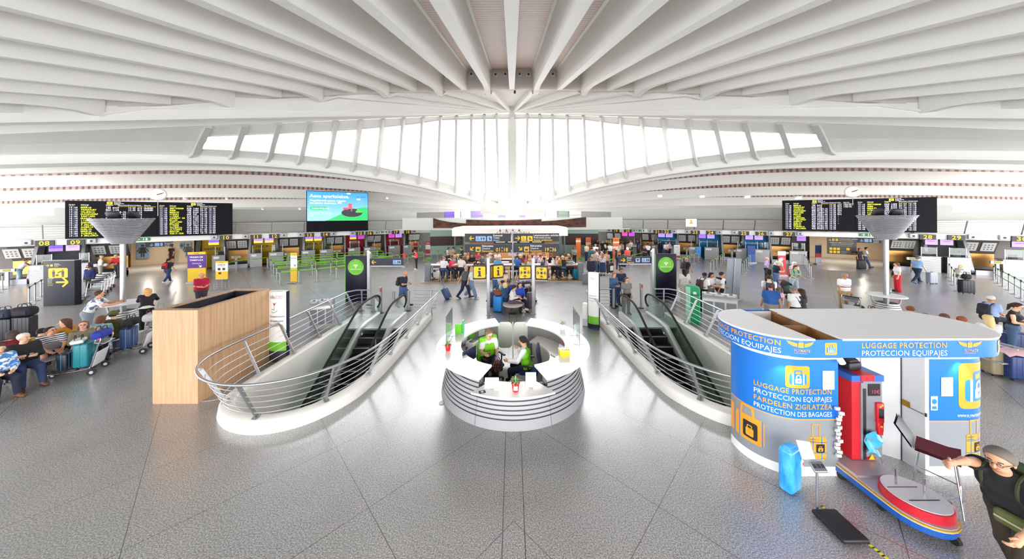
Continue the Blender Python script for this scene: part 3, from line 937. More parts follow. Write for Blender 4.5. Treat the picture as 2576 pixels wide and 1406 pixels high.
for s, x0, x1, c1, tx, lb in BD:
 rz = SIDE[s][2]
 a, c = wl(s, x0, 2.7), wl(s, x1, 2.7)
 mid = (a + c) / 2; wd = (c - a).length
 t = thing('counter_backdrop', lb + (' lettered ' + tx.lower() if tx and tx not in ('IBERIA', 'vueling', 'groundforce') else ''), 'backdrop', (mid.x, mid.y, 0), rz, 'counter backdrops')
 m = MB().b2((-wd / 2, 0, .05), (wd / 2, .08, 2.58)); m.build('panel', col_mat(c1), t)
 if tx:
  m = MB(); text(m, tx, .36 if tx[0] in 'CIv' else .3, plane_fn((0, -.01, 1.6), (1, 0, 0), (0, 0, 1)), 1, 'c'); m.build('lettering', DTXT if c1[0] in 'de' else WTXT, t)
 for q_ in (-1, 1):
  m = MB().bar((q_ * (wd / 2 + .2), -1.2, 0), (q_ * (wd / 2 + .12), -.4, 2.5), .16, .6); m.build('side_fin', ALU, t)
# queue posts with retractable belts: rows of post tops as seen, all 0.98 m tall
BELT = mat('lime_belt', '7ed321', .5)
ROWS = [('near the dark security sign', [(73, 720), (88, 711), (103, 703), (114, 697), (122, 692)], 1), ('at the far west end of the hall', [(-8, 696), (6, 689)], 1),
  ('by the standing check board', [(547, 662), (594, 655), (672, 646)], 1),
  ('of the backmost lane before counters 12 to 16', [(674, 646), (722, 643), (770, 640), (818, 638), (866, 635), (915, 632), (964, 630)], 2),
  ('of the second lane from the counters', [(682, 652), (733, 649), (784, 646), (835, 643), (886, 640), (938, 637), (988, 634)], 2),
  ('of the middle lane of the maze', [(688, 660), (741, 656), (794, 652), (847, 648), (900, 645), (953, 641)], 2),
  ('of the fourth lane from the counters', [(696, 670), (742, 665), (786, 661), (832, 657), (878, 653)], 2),
  ('of the frontmost lane of the maze', [(704, 681), (752, 677), (797, 674), (846, 668), (892, 662)], 1),
  ('in front of counter 18', [(948, 645), (1005, 640), (1026, 636), (1066, 632)], 2), ('beside the cafe wall', [(1086, 627), (1102, 630), (1119, 633)], 1),
  ('along the long queue', [(1530, 653), (1557, 644), (1578, 634), (1597, 625)], 1), ('ending at the eastern direction sign', [(1588, 641), (1617, 634), (1646, 627)], 1),
  ('between counters 22 and 23', [(1706, 651), (1716, 647), (1725, 644), (1735, 641), (1746, 637), (1757, 633)], 1),
  ('between counters 24 and 25', [(1787, 655), (1795, 650), (1803, 646), (1812, 641), (1817, 637), (1822, 633)], 1),
  ('between counters 25 and 26', [(1868, 658), (1873, 654), (1878, 649), (1883, 644), (1887, 639)], 1),
  ('beside counter 27', [(2024, 640), (2028, 645), (2032, 651), (2036, 658), (2040, 665)], 1), ('by the kneeling woman', [(2388, 663), (2394, 671), (2401, 679), (2411, 690)], 1),
  ('at the far east end of the hall', [(2500, 668), (2511, 675), (2523, 681), (2538, 688), (2553, 696), (2569, 704), (2584, 712)], 2)]
for wh, tops, nb in ROWS:
 P3 = [PZ(x, y, .98) for x, y in tops]
 for i, p in enumerate(P3):
  t = thing('queue_post', 'queue post, %s post %s' % (ORD[i] if i < len(P3) - 1 else 'last', wh), 'queue post', (p.x, p.y, 0), 0, 'steel queue posts')
  MB().lathe([(.17, 0), (.17, .015), (.05, .03)], 14).build('base', STEEL, t)
  MB().cyl((0, 0, .02), (0, 0, .98), .03, 8).build('pole', STEEL, t)
  MB().cyl((0, 0, .86), (0, 0, .985), .036, 8).build('belt_head', DKSTEEL, t)
  if i < len(P3) - 1:
   d = P3[i + 1] - p
   m = MB()
   for q_ in range(nb):
    z = .93 - .42 * q_
    v = [(0, 0, z - .03), (d.x / 2, d.y / 2, z - .05), (d.x, d.y, z - .03)]
    rr = [v, [(x, y, zz + .055) for x, y, zz in v]]
    m.grid(rr, 0, False)
   m.build('belt', BELT, t)
# ---------------------------------------------------------------- boards, screen, clocks
PANEL = mat('board_black', '15151b', .55, spec=.12)
AMBER = mat('led_yellow', 'e2ee2c', .5, emit=1.1)
LEDW = mat('led_white', 'e4e2ff', .5, emit=1.3)
FL1 = ['13:35|MADRID|IBE 0447|-|13:25|A12|CLOSED', '14:10|FRANKFURT|DLH 1145|-|13:45|B14|CLOSED', '14:25|VALENCIA|VLG 3968|10-15|14:30|A13|', '14:35|DUSSELDORF|EWG 9519|21-22|14:20|B16|', '15:05|SANTIAGO|VLG 1306|10-15|14:40|A11|',
    '15:10|MUNICH|DLH 1827|01-06|14:30|B15|', '15:10|LISBOA|VLG 2998|10-15|14:45|-|', '15:15|BARCELONA|VLG 1431|10-15|14:45|-|', '15:30|P.MALLORCA|VLG 3920|10-15|14:50|-|', '16:05|ALMERIA|EJU 1306|19-20|15:25|-|', '16:10|DUBLIN|EIN 249|01-05|15:35|-|', '16:50|MADRID|AEA 7154|21-22|16:15||', '17:00|FLORENCIA|VOE 2512|32-33|16:25||', '17:10|P.MALLORCA|VLG 3932|10-15|16:35||']
FL2 = ['17:15|AMSTERDAM|KLM 1688|23-24|16:45', '17:35|ROMA|VOE 3500|30-31|17:15', '17:45|MADRID|IBE 0449|16-18|17:10', '17:45|ATENAS|AEE 707|25-26|17:15', '17:50|LISBOA|EJU 6710|19-20|17:20', '18:00|LONDRES GA|VLG 7292|10-15|17:20', '18:10|MILAN|VLG 1454|10-15|17:35', '18:15|SANTIAGO|EJU 3612|10-15|17:40', '18:20|MALAGA|VLG 2611|10-15|17:40', '18:25|LISBOA|TAP 1067|23-24|17:45', '18:30|VALENCIA|VLG 1452|10-15|17:50', '18:35|ALICANTE|VLG 1452|01-02|17:55', '18:40|MUNICH|DLH 1829|01-06|18:00', '18:40|PARIS-CDG|VLG 1466|10-15|18:05']
def plane_icon(mb, x, y, h, fn, mi=0):
 g = lambda a, b_: (x + a * h, y + b_ * h)
 stroke(mb, [g(.12, .25), g(.9, .75)], .12 * h, fn, mi); stroke(mb, [g(.5, .5), g(.3, .85)], .1 * h, fn, mi); stroke(mb, [g(.55, .53), g(.75, .2)], .1 * h, fn, mi)
for s, x0, xm, x1, zb, zt, wh in (('L', 163, 395, 584, 3.04, 5.68, 'western'), ('R', 1969, 2152, 2358, 3.12, 5.8, 'eastern')):
 a, mid, c = wl(s, x0, -.25), wl(s, xm, -.25), wl(s, x1, -.25)
 rz = SIDE[s][2]
 wd = (c - a).length; w1 = (mid - a).length
 H = zt - zb
 t = thing('departures_board', 'large black departures board on the %s gallery with yellow and white rows' % wh, 'departures board', (a.x, a.y, zb), rz, 'departures boards')
 for lo, hi, rows, nm_ in ((0, w1, FL1, 0), (w1, wd, FL2, 1)):
  W = hi - lo
  m = MB().b2((lo + .01, 0, 0), (hi - .01, .3, H)); m.build('panel', PANEL, t)
  fn = plane_fn((lo, -.012, 0), (1, 0, 0), (0, 0, 1))
  y_, w_, h_ = MB(), MB(), MB()
  colx = [.04, .16, .42, .55, .66, .77, .845]
  if nm_: colx = [.03, .155, .375, .55, .665]
  rowh = (H * .82) / 14.3
  for i, r_ in enumerate(rows):
   cells = r_.split('|')
   yy = H * .80 - i * rowh
   rw = MB()
   if s == 'R' and nm_ == 0: cells[-1] = 'ITXITA' if cells[-1] else ''
   for j, cc in enumerate(cells):
    if cc:
     text(rw, cc, rowh * .98, fn, 1, 'l', 0 if j == 1 else 1, colx[j] * W, yy, 0, W * (.0195 if nm_ else .0178) / .84, .84)
   rw.build('flight_row', [AMBER, LEDW], t)
  for j, (q1, q2) in enumerate((('Ordua', 'Hora'), ('Helmuga', 'Destino'), ('Hegaldia', 'Vuelo'), ('Fakturazioa', 'Facturacion'), ('Ontziratzea', 'Embarque'), ('Atea', 'Puerta'), ('Oharrak', 'Observaciones'))):
   if j < len(colx):
    text(w_, q1, .1, fn, 0, 'l', 0, colx[j] * W, H * .885); text(h_, q2, .1, fn, 0, 'l', 0, colx[j] * W, H * .852)
  poly2(h_, rrect(W * .43, H * .915, W * .43 + .27, H * .915 + .19, .03, 2), fn)
  for q_, tx in enumerate(('Irteerak', 'Departures')): text(w_, tx, .1, fn, 0, 'l', 0, W * .43 + .33, H * .965 - q_ * .085)
  text(h_, 'Salidas', .1, fn, 1, 'l', 0, W * .43 + .33, H * .965 - .17)
  w_.build('heading_text', LEDW, t)
  h_.build('heading_text', mat('heading_yellow', 'd8d020', .5, emit=.5), t)
  m = MB(); plane_icon(m, W * .43 + .04, H * .918, .18, plane_fn((lo, -.016, 0), (1, 0, 0), (0, 0, 1))); m.build('plane_pictogram', DTXT, t)
 m = MB()
 for q_ in range(1, 8): m.b2((q_ * wd / 8 - .03, .32, -.1), (q_ * wd / 8 + .03, .4, H))
 m.build('rear_frame', DKSTEEL, t)
a, c = wl('L', 771, -.3), wl('L', 926, -.3)
rz = SIDE['L'][2]
wd = (c - a).length
t = thing('advertising_screen', 'big bright blue advertising screen on a black base above the western counters', 'advertising screen', (a.x, a.y, 3.06), rz)
HS = 7.0 - 3.06
fn = lambda d: plane_fn((0, -.01 - d, 0), (1, 0, 0), (0, 0, 1))
MB().b2((0, 0, 0), (wd, .4, HS)).build('cabinet', PANEL, t)
sky = mat('screen_sky', '58b4f0', .4, emit=.75)
N, L, b = nodes(sky)
tc = N.new('ShaderNodeTexCoord'); sp = N.new('ShaderNodeSeparateXYZ'); L.new(tc.outputs['Object'], sp.inputs[0])
r_ = N.new('ShaderNodeMapRange'); r_.inputs[1].default_value = .8; r_.inputs[2].default_value = HS; L.new(sp.outputs['Z'], r_.inputs[0])
cr = N.new('ShaderNodeValToRGB'); cr.color_ramp.elements[0].color = (*lin(hx('9fd8f6')), 1); cr.color_ramp.elements[1].color = (*lin(hx('2f98e6')), 1)
L.new(r_.outputs[0], cr.inputs[0]); L.new(cr.outputs[0], b.inputs['Emission Color']); L.new(cr.outputs[0], b.inputs['Base Color'])
MB().b2((.05, -.01, 1.06), (wd - .04, 0, HS - .05)).build('screen', sky, t)
m = MB()
poly2(m, [(wd * .28, 1.06)] + [(wd * (.28 + .7 * k / 10), 1.06 + 1.35 * math.sin(PI * .5 * k / 10) ** 1.2) for k in range(11)] + [(wd - .05, 2.3), (wd - .05, 1.06)], fn(.004), 0)
poly2(m, rrect(wd * .05, 2.12, wd * .32, 2.42, .14), fn(.004), 0)
m.build('screen_picture', mat('screen_green', '27c468', .4, emit=.7), t)
m = MB()
poly2(m, [(wd * .72 + .95 * math.cos(2 * PI * k / 24), 1.85 + .42 * math.sin(2 * PI * k / 24)) for k in range(24)], fn(.007))
m.build('screen_picture', mat('screen_dark', '3b3546', .4, emit=.25), t)
m = MB()
for q_, (x, y, w_, h_) in enumerate(((.57, 2.15, .5, .22), (.66, 2.3, .3, .5), (.70, 2.0, .12, .4))): poly2(m, rrect(wd * x, y, wd * x + w_, y + h_, .05), fn(.01))
m.build('screen_picture', mat('screen_rose', 'e05a68', .4, emit=.6), t)
m = MB(); poly2(m, rrect(wd * .78, 1.86, wd * .78 + .62, 2.06, .08), fn(.01)); poly2(m, rrect(wd * .8, 2.02, wd * .8 + .36, 2.2, .06), fn(.01)); m.build('screen_picture', mat('screen_lime', '4fd04a', .4, emit=.7), t)
m = MB()
text(m, 'Aena aparkalekua.', .42, fn(.006), 1, 'l', 0, wd * .05, HS - .62)
text(m, 'Hegazkinetik autora iristeko', .24, fn(.006), 1, 'l', 0, wd * .05, HS - .99); text(m, 'bat jotako denboran.', .24, fn(.006), 1, 'l', 0, wd * .05, HS - 1.24)
text(m, 'aenaparking.com', .2, fn(.008), 1, 'l', 0, wd * .075, 2.21)
for q_ in range(3): text(m, ['Aldez aurretik, erreserbatuz prezio', 'hobeagoak eskura, zure ordenagailutik', 'bertan.'][q_], .12, fn(.006), 0, 'l', 0, wd * .05, 1.86 - .16 * q_)
for x, y in ((.63, 3.7), (.8, 3.15), (.48, 2.75)): poly2(m, rrect(wd * x, y, wd * x + .36, y + .14, .07), fn(.006))
m.build('lettering', mat('screen_white', 'ffffff', .4, emit=.95), t)
m = MB(); text(m, 'aena  parking', .15, fn(.006), 1, 'r', 0, wd * .96, HS - .52); m.build('lettering', mat('screen_navy', '1c5a8c', .4, emit=.3), t)
for px, py, Y, s, wh in ((397, 489, 21.5, 'L', 'western'), (2145, 482, 22.5, 'R', 'eastern')):
 p = PY(px, py, Y)
 d = Vector((-p.x, -p.y, 0)).normalized()
 t = thing('wall_clock', 'round white clock on a thin stem above the %s departures board' % wh, 'clock', p, math.atan2(d.x, -d.y), 'clocks above the boards')
 m = MB(); m.T = Matrix.Rotation(PI / 2, 4, 'X')
 m.lathe([(.36, .09), (.42, .06), (.44, 0), (.42, -.06), (.36, -.09)], 28); m.build('casing', WPAINT, t)
 m = MB(); fnc = plane_fn((0, -.093, 0), (1, 0, 0), (0, 0, 1)); poly2(m, disc(0, 0, .37, 28), fnc); m.build('dial', mat('dial_white', 'f7f6f2', .4, emit=.15), t)
 m = MB(); fnc = plane_fn((0, -.098, 0), (1, 0, 0), (0, 0, 1))
 stroke(m, [(-.05, -.02), (.28, .12)], .03, fnc); stroke(m, [(-.05, -.03), (.2, .07)], .04, fnc); m.build('hands', BLACK, t)
 MB().cyl((0, 0, -.42), (0, 0, -1.5 if s == 'L' else -1.0), .02, 8).build('stem', STEEL, t)
# small screen with an orange mark on the eastern gallery rail
p = wl('R', 1724, -.1)
q_ = wl('R', 1739, -.1) - p
t = thing('gallery_screen', 'small lilac screen with an orange mark on the gallery rail', 'screen', (p.x, p.y, 3.35), SIDE['R'][2])
W = q_.length * 1.95
MB().b2((0, 0, -.05), (W, .1, .85)).build('casing', GREYP, t)
MB().b2((.04, -.012, 0), (W - .04, -.002, .8)).build('screen', lcd('efe6fb', .9), t)
m = MB(); f2 = plane_fn((0, -.018, 0), (1, 0, 0), (0, 0, 1)); poly2(m, rrect(W * .42, .35, W * .6, .72, .06), f2); poly2(m, rrect(W * .34, .3, W * .68, .42, .05), f2); m.build('mark', mat('mark_orange', 'f0a020', .4, emit=.6), t)
# downlights in the far roof
for i, (px, py, Y, st) in enumerate(((1660, 497, 27, 2.6), (1766, 498, 25.7, 2.6), (1880, 499, 24.3, 2.6), (2008, 501, 22.8, 2.6), (465, 503, 24, .8), (570, 503, 25, .8), (661, 529, 28, .8), (754, 529, 28.6, .8), (974, 502, 28.4, .8))):
 p = PY(px, py - 3, Y)
 t = thing('downlight', '%s recessed lamp under the far roof, %s' % ('bright warm' if st > 1 else 'small dim', ['first east of the middle', 'second east of the middle', 'third east of the middle', 'fourth east of the middle', 'above the western board corner', 'next above the western board', 'lower one west of the advertising screen', 'lower one touching the advertising screen', 'east of the advertising screen'][i]), 'lamp', p, 0, 'roof downlights')
 MB().cyl((0, 0, .12), (0, 0, -.02), .2 if st > 1 else .1, 14).build('housing', WPAINT, t)
 MB().cyl((0, 0, -.02), (0, 0, -.05), .17 if st > 1 else .08, 14).build('lens', mat('lamp_glow_%d' % (st * 10), 'fff0d8', .4, emit=st * 3), t)
# ================================================================ ESCALATOR WELLS
CURB = mat('well_white', 'e9e7e1', .5)
LEN = [0]
for a, c in zip(LW, LW[1:]): LEN.append(LEN[-1] + math.hypot(c[0] - a[0], c[1] - a[1]))
def along(poly, s):
 xs = [p[0] for p in poly]; ys = [p[1] for p in poly]
 return (interp(s, LEN, xs), interp(s, LEN, ys))
zstep = lambda Y: min(0.0, -.35 + .58 * (Y - 11.7))
for s, side in ((1, 'western'), (-1, 'eastern')):
 flip = lambda p: (p[0] * s, p[1], p[2])
 m = MB()
 prof = [(.17, 0.0), (.19, .05), (.16, .24), (.12, .27), (-.08, .27), (-.12, .24), (-.12, -3.2)]
 rows = []
 for d, z in prof:
  rows.append([flip((x, y, z)) for x, y in offs(LW, d)])
 m.grid(rows, 0, True)
 struct(m, 'wall_well', CURB, 'white kerb and lining of the %s escalator well' % side)
 m = MB(); m.b2((s * -7.2, 5.8, -3.3), (s * -3.2, 14.5, -3.2))
 m.b2((s * -7.0, 13.42, -3.2), (s * -3.4, 13.5, -.01))
 struct(m, 'floor_lower', mat('lower_floor', '77767a', .4))
 m = MB(); m.b2((s * -6.6, 12.35, -.06), (s * -6.16, 13.45, .004)); m.b2((s * -4.84, 12.35, -.06), (s * -3.72, 13.45, .004))
 struct(m, 'floor_landing', mat('landing_grey', '9b9a99', .3), None)
 # railing
 t = thing('guard_railing', 'curved steel guard railing around the %s escalator well' % side, 'railing', (s * -5.2, 9.5, .27), 0)
 O = Vector((s * -5.2, 9.5, .27))
 top = [flip((x, y, 1.2)) for x, y in offs(LW, .5)]
 e0, e1 = top[0], top[-1]
 top = [flip((-6.3, 13.75, 1.2)), flip((-6.95, 13.72, 1.2))] + top + [flip((-3.35, 13.72, 1.2)), flip((-4.4, 13.75, 1.2))]
 m = MB().tube([Vector(p) - O for p in top], .028, 10); m.build('handrail', STEEL, t)
 for q_ in range(5):
  f_ = .16 + .165 * q_
  ln = [flip((x, y, .27 + .9 * f_)) for x, y in offs(LW, .04 + .4 * f_)]
  z = .27 + .9 * f_
  ln = [flip((-6.35, 13.75, z)), flip((-6.9, 13.72, z))] + ln + [flip((-3.4, 13.72, z)), flip((-4.4, 13.75, z))]
  m = MB().tube([Vector(p) - O for p in ln], .0095, 6); m.build('rail', STEEL, t)
 NP = 13
 l0, l4 = offs(LW, .03), offs(LW, .44)
 l5 = offs(LW, .5)
 for i in range(NP):
  ss = .15 + (LEN[-1] - .3) * i / (NP - 1)
  a, c, c5 = along(l0, ss), along(l4, ss), along(l5, ss)
  p0, p1, p5 = (Vector(flip((*a, .27))) - O, Vector(flip((*c, 1.15))) - O, Vector(flip((*c5, 1.18))) - O)
  d = (p1 - p0); tng = Vector((-d.y, d.x, 0)).normalized()
  m = MB().bar(p0, p1, .022, .075, up=tng.cross(d)); m.bar(p1 - d * .02, p5, .022, .05); m.bar(p0 - Vector((0, 0, .004)), p0 + d * .05, .1, .14, up=tng.cross(d)); m.build('post', STEEL, t)
 for xx in (-6.7, -3.6):
  m = MB().bar(Vector(flip((xx, 13.72, 0))) - O, Vector(flip((xx - .04, 13.74, 1.18))) - O, .03, .07); m.build('post', STEEL, t)
 # escalator
 t = thing('escalator', 'black stepped escalator with glass sides going down in the %s well' % side, 'escalator', (s * -5.5, 12.4, 0), 0)
 for k in range(16):
  y1 = 12.35 - .4 * k; z = -.232 * k
  if k == 0: continue
  if z < -3.2: break
  m = MB().b2((-.5, y1 - 12.4 - .0, z - .23), (.5, y1 - 12.4 + .42, z)); m.b2((-.5, y1 - 12.4 - .012, z - .012), (.5, y1 - 12.4 + .03, z + .003), 1)
  m.build('step', [mat('step_black', '26272b', .45, .3), mat('step_edge', '8f9094', .4, .6)], t)
 m = MB().b2((-.62, -.1, -.05), (.62, 1.75, .012)); m.build('landing_plate', mat('comb_plate', 'a9aaac', .35, .7), t)
 path = []
 for y in (6.9, 8, 9, 10, 11, 11.7): path.append((y, .6 + .58 * (y - 11.7)))
 path += [(12.1, .8), (12.5, .93), (12.9, .97), (13.6, .97), (13.95, .9), (14.15, .72), (14.1, .5), (13.9, .4)]
 for q_ in (-1, 1):
  P = crom([(q_ * .6, y - 12.4, z) for y, z in path], 4)
  m = MB().tube(P, .042, 8); m.build('handrail', RUBBER, t)
  m = MB()
  up = [p for p in P if p.y < 1.72]
  lo = [Vector((p.x, p.y, max(zstep(p.y + 12.4) + .1, -3.2 + .05))) for p in up]
  m.grid([[p - Vector((0, 0, .03)) for p in up], lo], 0, False); m.build('balustrade_glass', glass('escalator_glass', 'd3ece2', .16), t)
  m = MB()
  yy = [6.9, 9, 11, 11.7, 12.2, 12.7, 14.0]
  sec = lambda y, q__=q_: [(q__ * .52, y - 12.4, zstep(y) - .12), (q__ * .52, y - 12.4, zstep(y) + .1), (q__ * .58, y - 12.4, zstep(y) + .16), (q__ * .68, y - 12.4, zstep(y) + .14), (q__ * .7, y - 12.4, zstep(y) - .3 if y < 12 else zstep(y) - .02)]
  m.grid([sec(y) for y in yy], 0, True); m.build('skirt_panel', mat('skirt_grey', 'd4d4d2', .35, .3), t)
 m = MB().b2((-.7, -5.5, -3.19), (.7, -5.49, -3.18));
 # steel bollards by the landing
for i, (px, py, h, c, lb) in enumerate(((958, 787, 1.2, RED, 'tall steel post with red reader beside the western escalator landing'), (991, 783, .95, None, 'plain steel post on the western landing'), (1028, 781, .95, None, 'plain steel post at the right rail end of the western landing'),
         (1613, 775, 1.2, RED, 'tall steel post with red reader beside the eastern escalator landing'), (1544, 775, .95, None, 'plain steel post at the rail end of the eastern landing'))):
 p = PZ(px, py)
 t = thing('bollard', lb, 'bollard', p, 0, 'escalator bollards')
 MB().cyl((0, 0, 0), (0, 0, h), .06, 14).build('post', STEEL, t)
 MB().cyl((0, 0, 0), (0, 0, .03), .13, 16).build('foot', DKSTEEL, t)
 if c: MB().rbox((.02, -.06, h - .12), (.07, .06, .16), .02).build('reader', c, t)
# ================================================================ ROUND INFORMATION DESK
DC = Vector((0, 8.25, 0))
t = thing('information_desk', 'round white information desk with ribbed grey base in the middle of the hall', 'desk', DC)
DRIB = mat('desk_grey', '99989c', .45, .2)
DGRV = mat('desk_groove', '26282f', .5)
DTOP = mat('desk_top_white', 'f4f3f0', .22)
def desk_pt(r, phi, z): return (r * math.sin(R(phi)), -r * math.cos(R(phi)), z)
def sector(m, r0, r1, p0, p1, z0, z1, n=40, mi=0):
 rows = [[desk_pt(r_, p0 + (p1 - p0) * k / n, z) for k in range(n + 1)] for r_, z in ((r0, z0), (r1, z0), (r1, z1), (r0, z1), (r0, z0))]
 m.grid(rows, mi, False)
 for k in (0, n):
  m.add([r_[k] for r_ in rows[:4]], [(0, 1, 2, 3)], mi)
def base_r(z): return 1.87 - .25 * (z / 1.05) ** 1.25
for p0, p1, ztop, nm in ((-26, 26, .76, 0), (26, 162, 1.05, 1), (-162, -26, 1.05, 2)):
 m = MB()
 zs = [0, .2]
 z = .2
 while z < ztop - .08:
  zs += [z + .026, z + .086]; z += .086
 zs += [ztop]
 n = 36
 for i, (a, c) in enumerate(zip(zs, zs[1:])):
  g = i % 2 == 1
  d = -.012 if g else 0
  m.grid([[desk_pt(base_r(z) + d, p0 + .12 + (p1 - p0 - .24) * k / n, z) for k in range(n + 1)] for z in (a, c)], 1 if g else 0, False)
 sector(m, 1.5, 1.56, p0, p1, 0, ztop, 36, 2)
 for ph in (p0, p1):
  m.add([desk_pt(1.56, ph, 0), desk_pt(1.85, ph, 0), desk_pt(base_r(ztop), ph, ztop), desk_pt(1.56, ph, ztop)], [(0, 1, 2, 3)], 0)
 m.build('base_panel', [DRIB, DGRV, mat('desk_inner_grey', '8d8c8b', .5)], t)
for q_ in (-1, 1):
 m = MB(); sector(m, 1.37, 2.0, q_ * 20.5, q_ * 163, 1.06, 1.105, 48); m.build('countertop', DTOP, t)
 m = MB(); sector(m, .98, 1.5, q_ * 48, q_ * 150, .72, .76, 30); m.build('work_shelf', DTOP, t)
 m = MB(); sector(m, 1.02, 1.06, q_ * 52, q_ * 146, .0, .72, 30); m.build('cupboard', mat('cupboard_white', 'd9d9d2', .4), t)
 m = MB(); m.T = Matrix.Translation((q_ * .245, 1.47, .73))
 m.slab(rrect(-.22, -.4, .22, .4, .12, 6), (0, 0, 0), (1, 0, 0), (0, 0, 1), .04); m.T = None
 m.build('swing_door', mat('door_pale', 'e4e4da', .35), t)
m = MB().b2((-.012, 1.45, 0), (.012, 1.5, 1.12)); m.build('door_post', WPAINT, t)
m = MB()
outl = [desk_pt(2.04, -25.5 + 51 * k / 24, 0)[:2] for k in range(25)] + [desk_pt(1.44, 19 - 38 * k / 12, 0)[:2] for k in range(13)]
m.prism(outl, .76, .8); m.build('front_counter', DTOP, t)
for q_ in (-1, 1):
 p = PZ(1111 if q_ < 0 else 1461, 1014 if q_ < 0 else 1006)
 m = MB().cyl((p.x, p.y - DC.y, 0), (p.x, p.y - DC.y, .02), .06, 12); m.build('floor_socket', ALU, t)
def at_desk(px, py, z): return PZ(px, py, z)
def spider_plant(loc, potc, lb, n=26, h=.2, potr=.07, poth=.13, tag_=False):
 t = thing('potted_plant', lb, 'plant', loc, 0, 'plants on the information desk')
 MB().lathe([(potr * .72, 0), (potr, poth), (potr * 1.06, poth), (potr * 1.06, poth - .02), (potr * .9, poth - .02), (0, poth - .025)], 18).build('pot', potc, t)
 m = MB()
 rnd = random.Random(n + int(h * 100))
 for k in range(n):
  a = rnd.uniform(0, 2 * PI); L_ = h * rnd.uniform(.7, 1.4); ou = rnd.uniform(.25, .95)
  d = Vector((math.cos(a), math.sin(a), 0)); sd = Vector((-d.y, d.x, 0)) * .008
  pts = [Vector((0, 0, poth - .02)) + d * (.02 + ou * L_ * .75 * u) + Vector((0, 0, L_ * (1.2 * u - (.4 + .9 * ou) * u * u))) for u in (0, .25, .5, .75, 1)]
  m.grid([[p - sd * w_, p + Vector((0, 0, -.004)), p + sd * w_] for p, w_ in zip(pts, (.8, 1, 1, .7, .1))], 0, True)
 m.build('leaves', noisy('spider_leaf', '5d8f3a', 'bcd29a', 30, .5), t)
 if tag_: MB().box((0, -potr * .95, poth * .55), (potr * 1.0, .012, poth * .5)).build('pot_label', WTXT, t)
 return t
POT = mat('red_pot', 'd3202c', .35)
spider_plant(at_desk(1127, 881, 1.105), POT, 'trailing spider plant in a red pot on the western countertop', 22, .26, .075, .14)
spider_plant(at_desk(1297, 983, .8), POT, 'spider plant in a labelled red pot on the low front counter', 40, .2, .085, .17, True)
spider_plant(at_desk(1415, 828, 1.105), mat('white_pot', 'ecebe8', .35), 'spider plant in a white pot on the eastern countertop', 20, .22, .09, .16)
def sign_frame(px, py, z, w_, h_, lb, lines):
 p = at_desk(px, py, z)
 t = thing('notice_stand', lb, 'notice stand', p, 0, 'notice stands on the desk')
 M = Matrix.Rotation(R(-18), 4, 'X')
 m = MB(); m.T = M; m.rbox((0, 0, h_ / 2 + .02), (w_, .014, h_), .006); m.build('frame', mat('frame_silver', 'b8bcc0', .3, .5), t)
 m = MB(); m.T = M; m.b2((-w_ / 2 + .012, -.0085, .035), (w_ / 2 - .012, -.0075, h_ + .005)); m.build('sheet', WTXT, t)
 m = MB(); m.T = M
 f_ = plane_fn((0, -.0095, 0), (1, 0, 0), (0, 0, 1))
 for i in range(lines):
  y = h_ - .03 - i * (h_ - .07) / lines
  stroke(m, [(-w_ * .36, y), (w_ * (.36 if i % 3 else .2), y)], .004, f_)
 m.build('print', mat('notice_ink', '7d8288', .6), t)
 MB().b2((-.04, -.02, 0), (.04, .09, .02)).build('foot', ALU, t)
sign_frame(1237, 981, .8, .3, .22, 'wide silver notice frame on the low front counter', 6)
sign_frame(1336, 978, .8, .23, .3, 'upright silver notice frame on the low front counter', 10)
p = at_desk(1213, 986, .8)
t = thing('leaflet', 'blue printed leaflet lying on the low front counter', 'leaflet', p, .3)
MB().b2((-.07, -.05, 0), (.07, .05, .004)).build('cover', col_mat('1d4f78'), t)
m = MB(); poly2(m, disc(.0, .0, .03), lambda x, y: Vector((x, y, .005))); m.build('print', WTXT, t)
p = at_desk(1419, 893, 1.105)
t = thing('box', 'yellow plastic box with white tissue on the eastern countertop', 'box', p, .12)
MB().rbox((0, 0, .065), (.24, .19, .13), .02).build('body', col_mat('e3cf1c', .35), t)
MB().rbox((0, 0, .14), (.25, .2, .02), .008).build('lid', col_mat('f0e58a', .4), t)
m = MB()
for q_ in range(6): m.ball((-.08 + .032 * q_, .03 * math.sin(q_ * 2.1), .155), .02, 5)
m.build('tissue', WTXT, t)
p = at_desk(1157, 837, 1.105)
t = thing('leaflet_holder', 'lime green leaflet holder on the western countertop', 'leaflet holder', p)
MB().b2((-.13, -.06, 0), (.06, .06, .26)).build('box', col_mat('62c81e', .4), t)
MB().b2((.07, -.05, 0), (.12, .1, .36)).build('side_card', col_mat('53b27a', .4), t)
for px0, px1, py, h0, h1, lb in ((1131, 1146, 868, .65, .75, 'clear acrylic screen on the western countertop'), (1440, 1448, 864, .65, .75, 'clear acrylic screen on the eastern countertop')):
 s = -1 if px0 < 1289 else 1
 t = thing('acrylic_screen', lb, 'screen', DC + Vector((s * 1.72, .1, 1.105)), 0, 'acrylic screens on the desk')
 m = MB().b2((-.006, -.42, .03), (.006, .42, .78)); m.build('pane', glass('acrylic', 'f4fbfa', .3), t)
 m = MB(); m.bar((0, -.42, .78), (0, .42, .78), .012); m.bar((0, -.42, 0), (0, -.42, .78), .008); m.bar((0, .42, 0), (0, .42, .78), .008); m.build('edge', DKSTEEL, t)
 for q_ in (-.3, .3): m = MB().b2((-.12, q_ - .012, 0), (.12, q_ + .012, .01)); m.build('foot', mat('acrylic_foot', 'b9c3c6', .2), t)
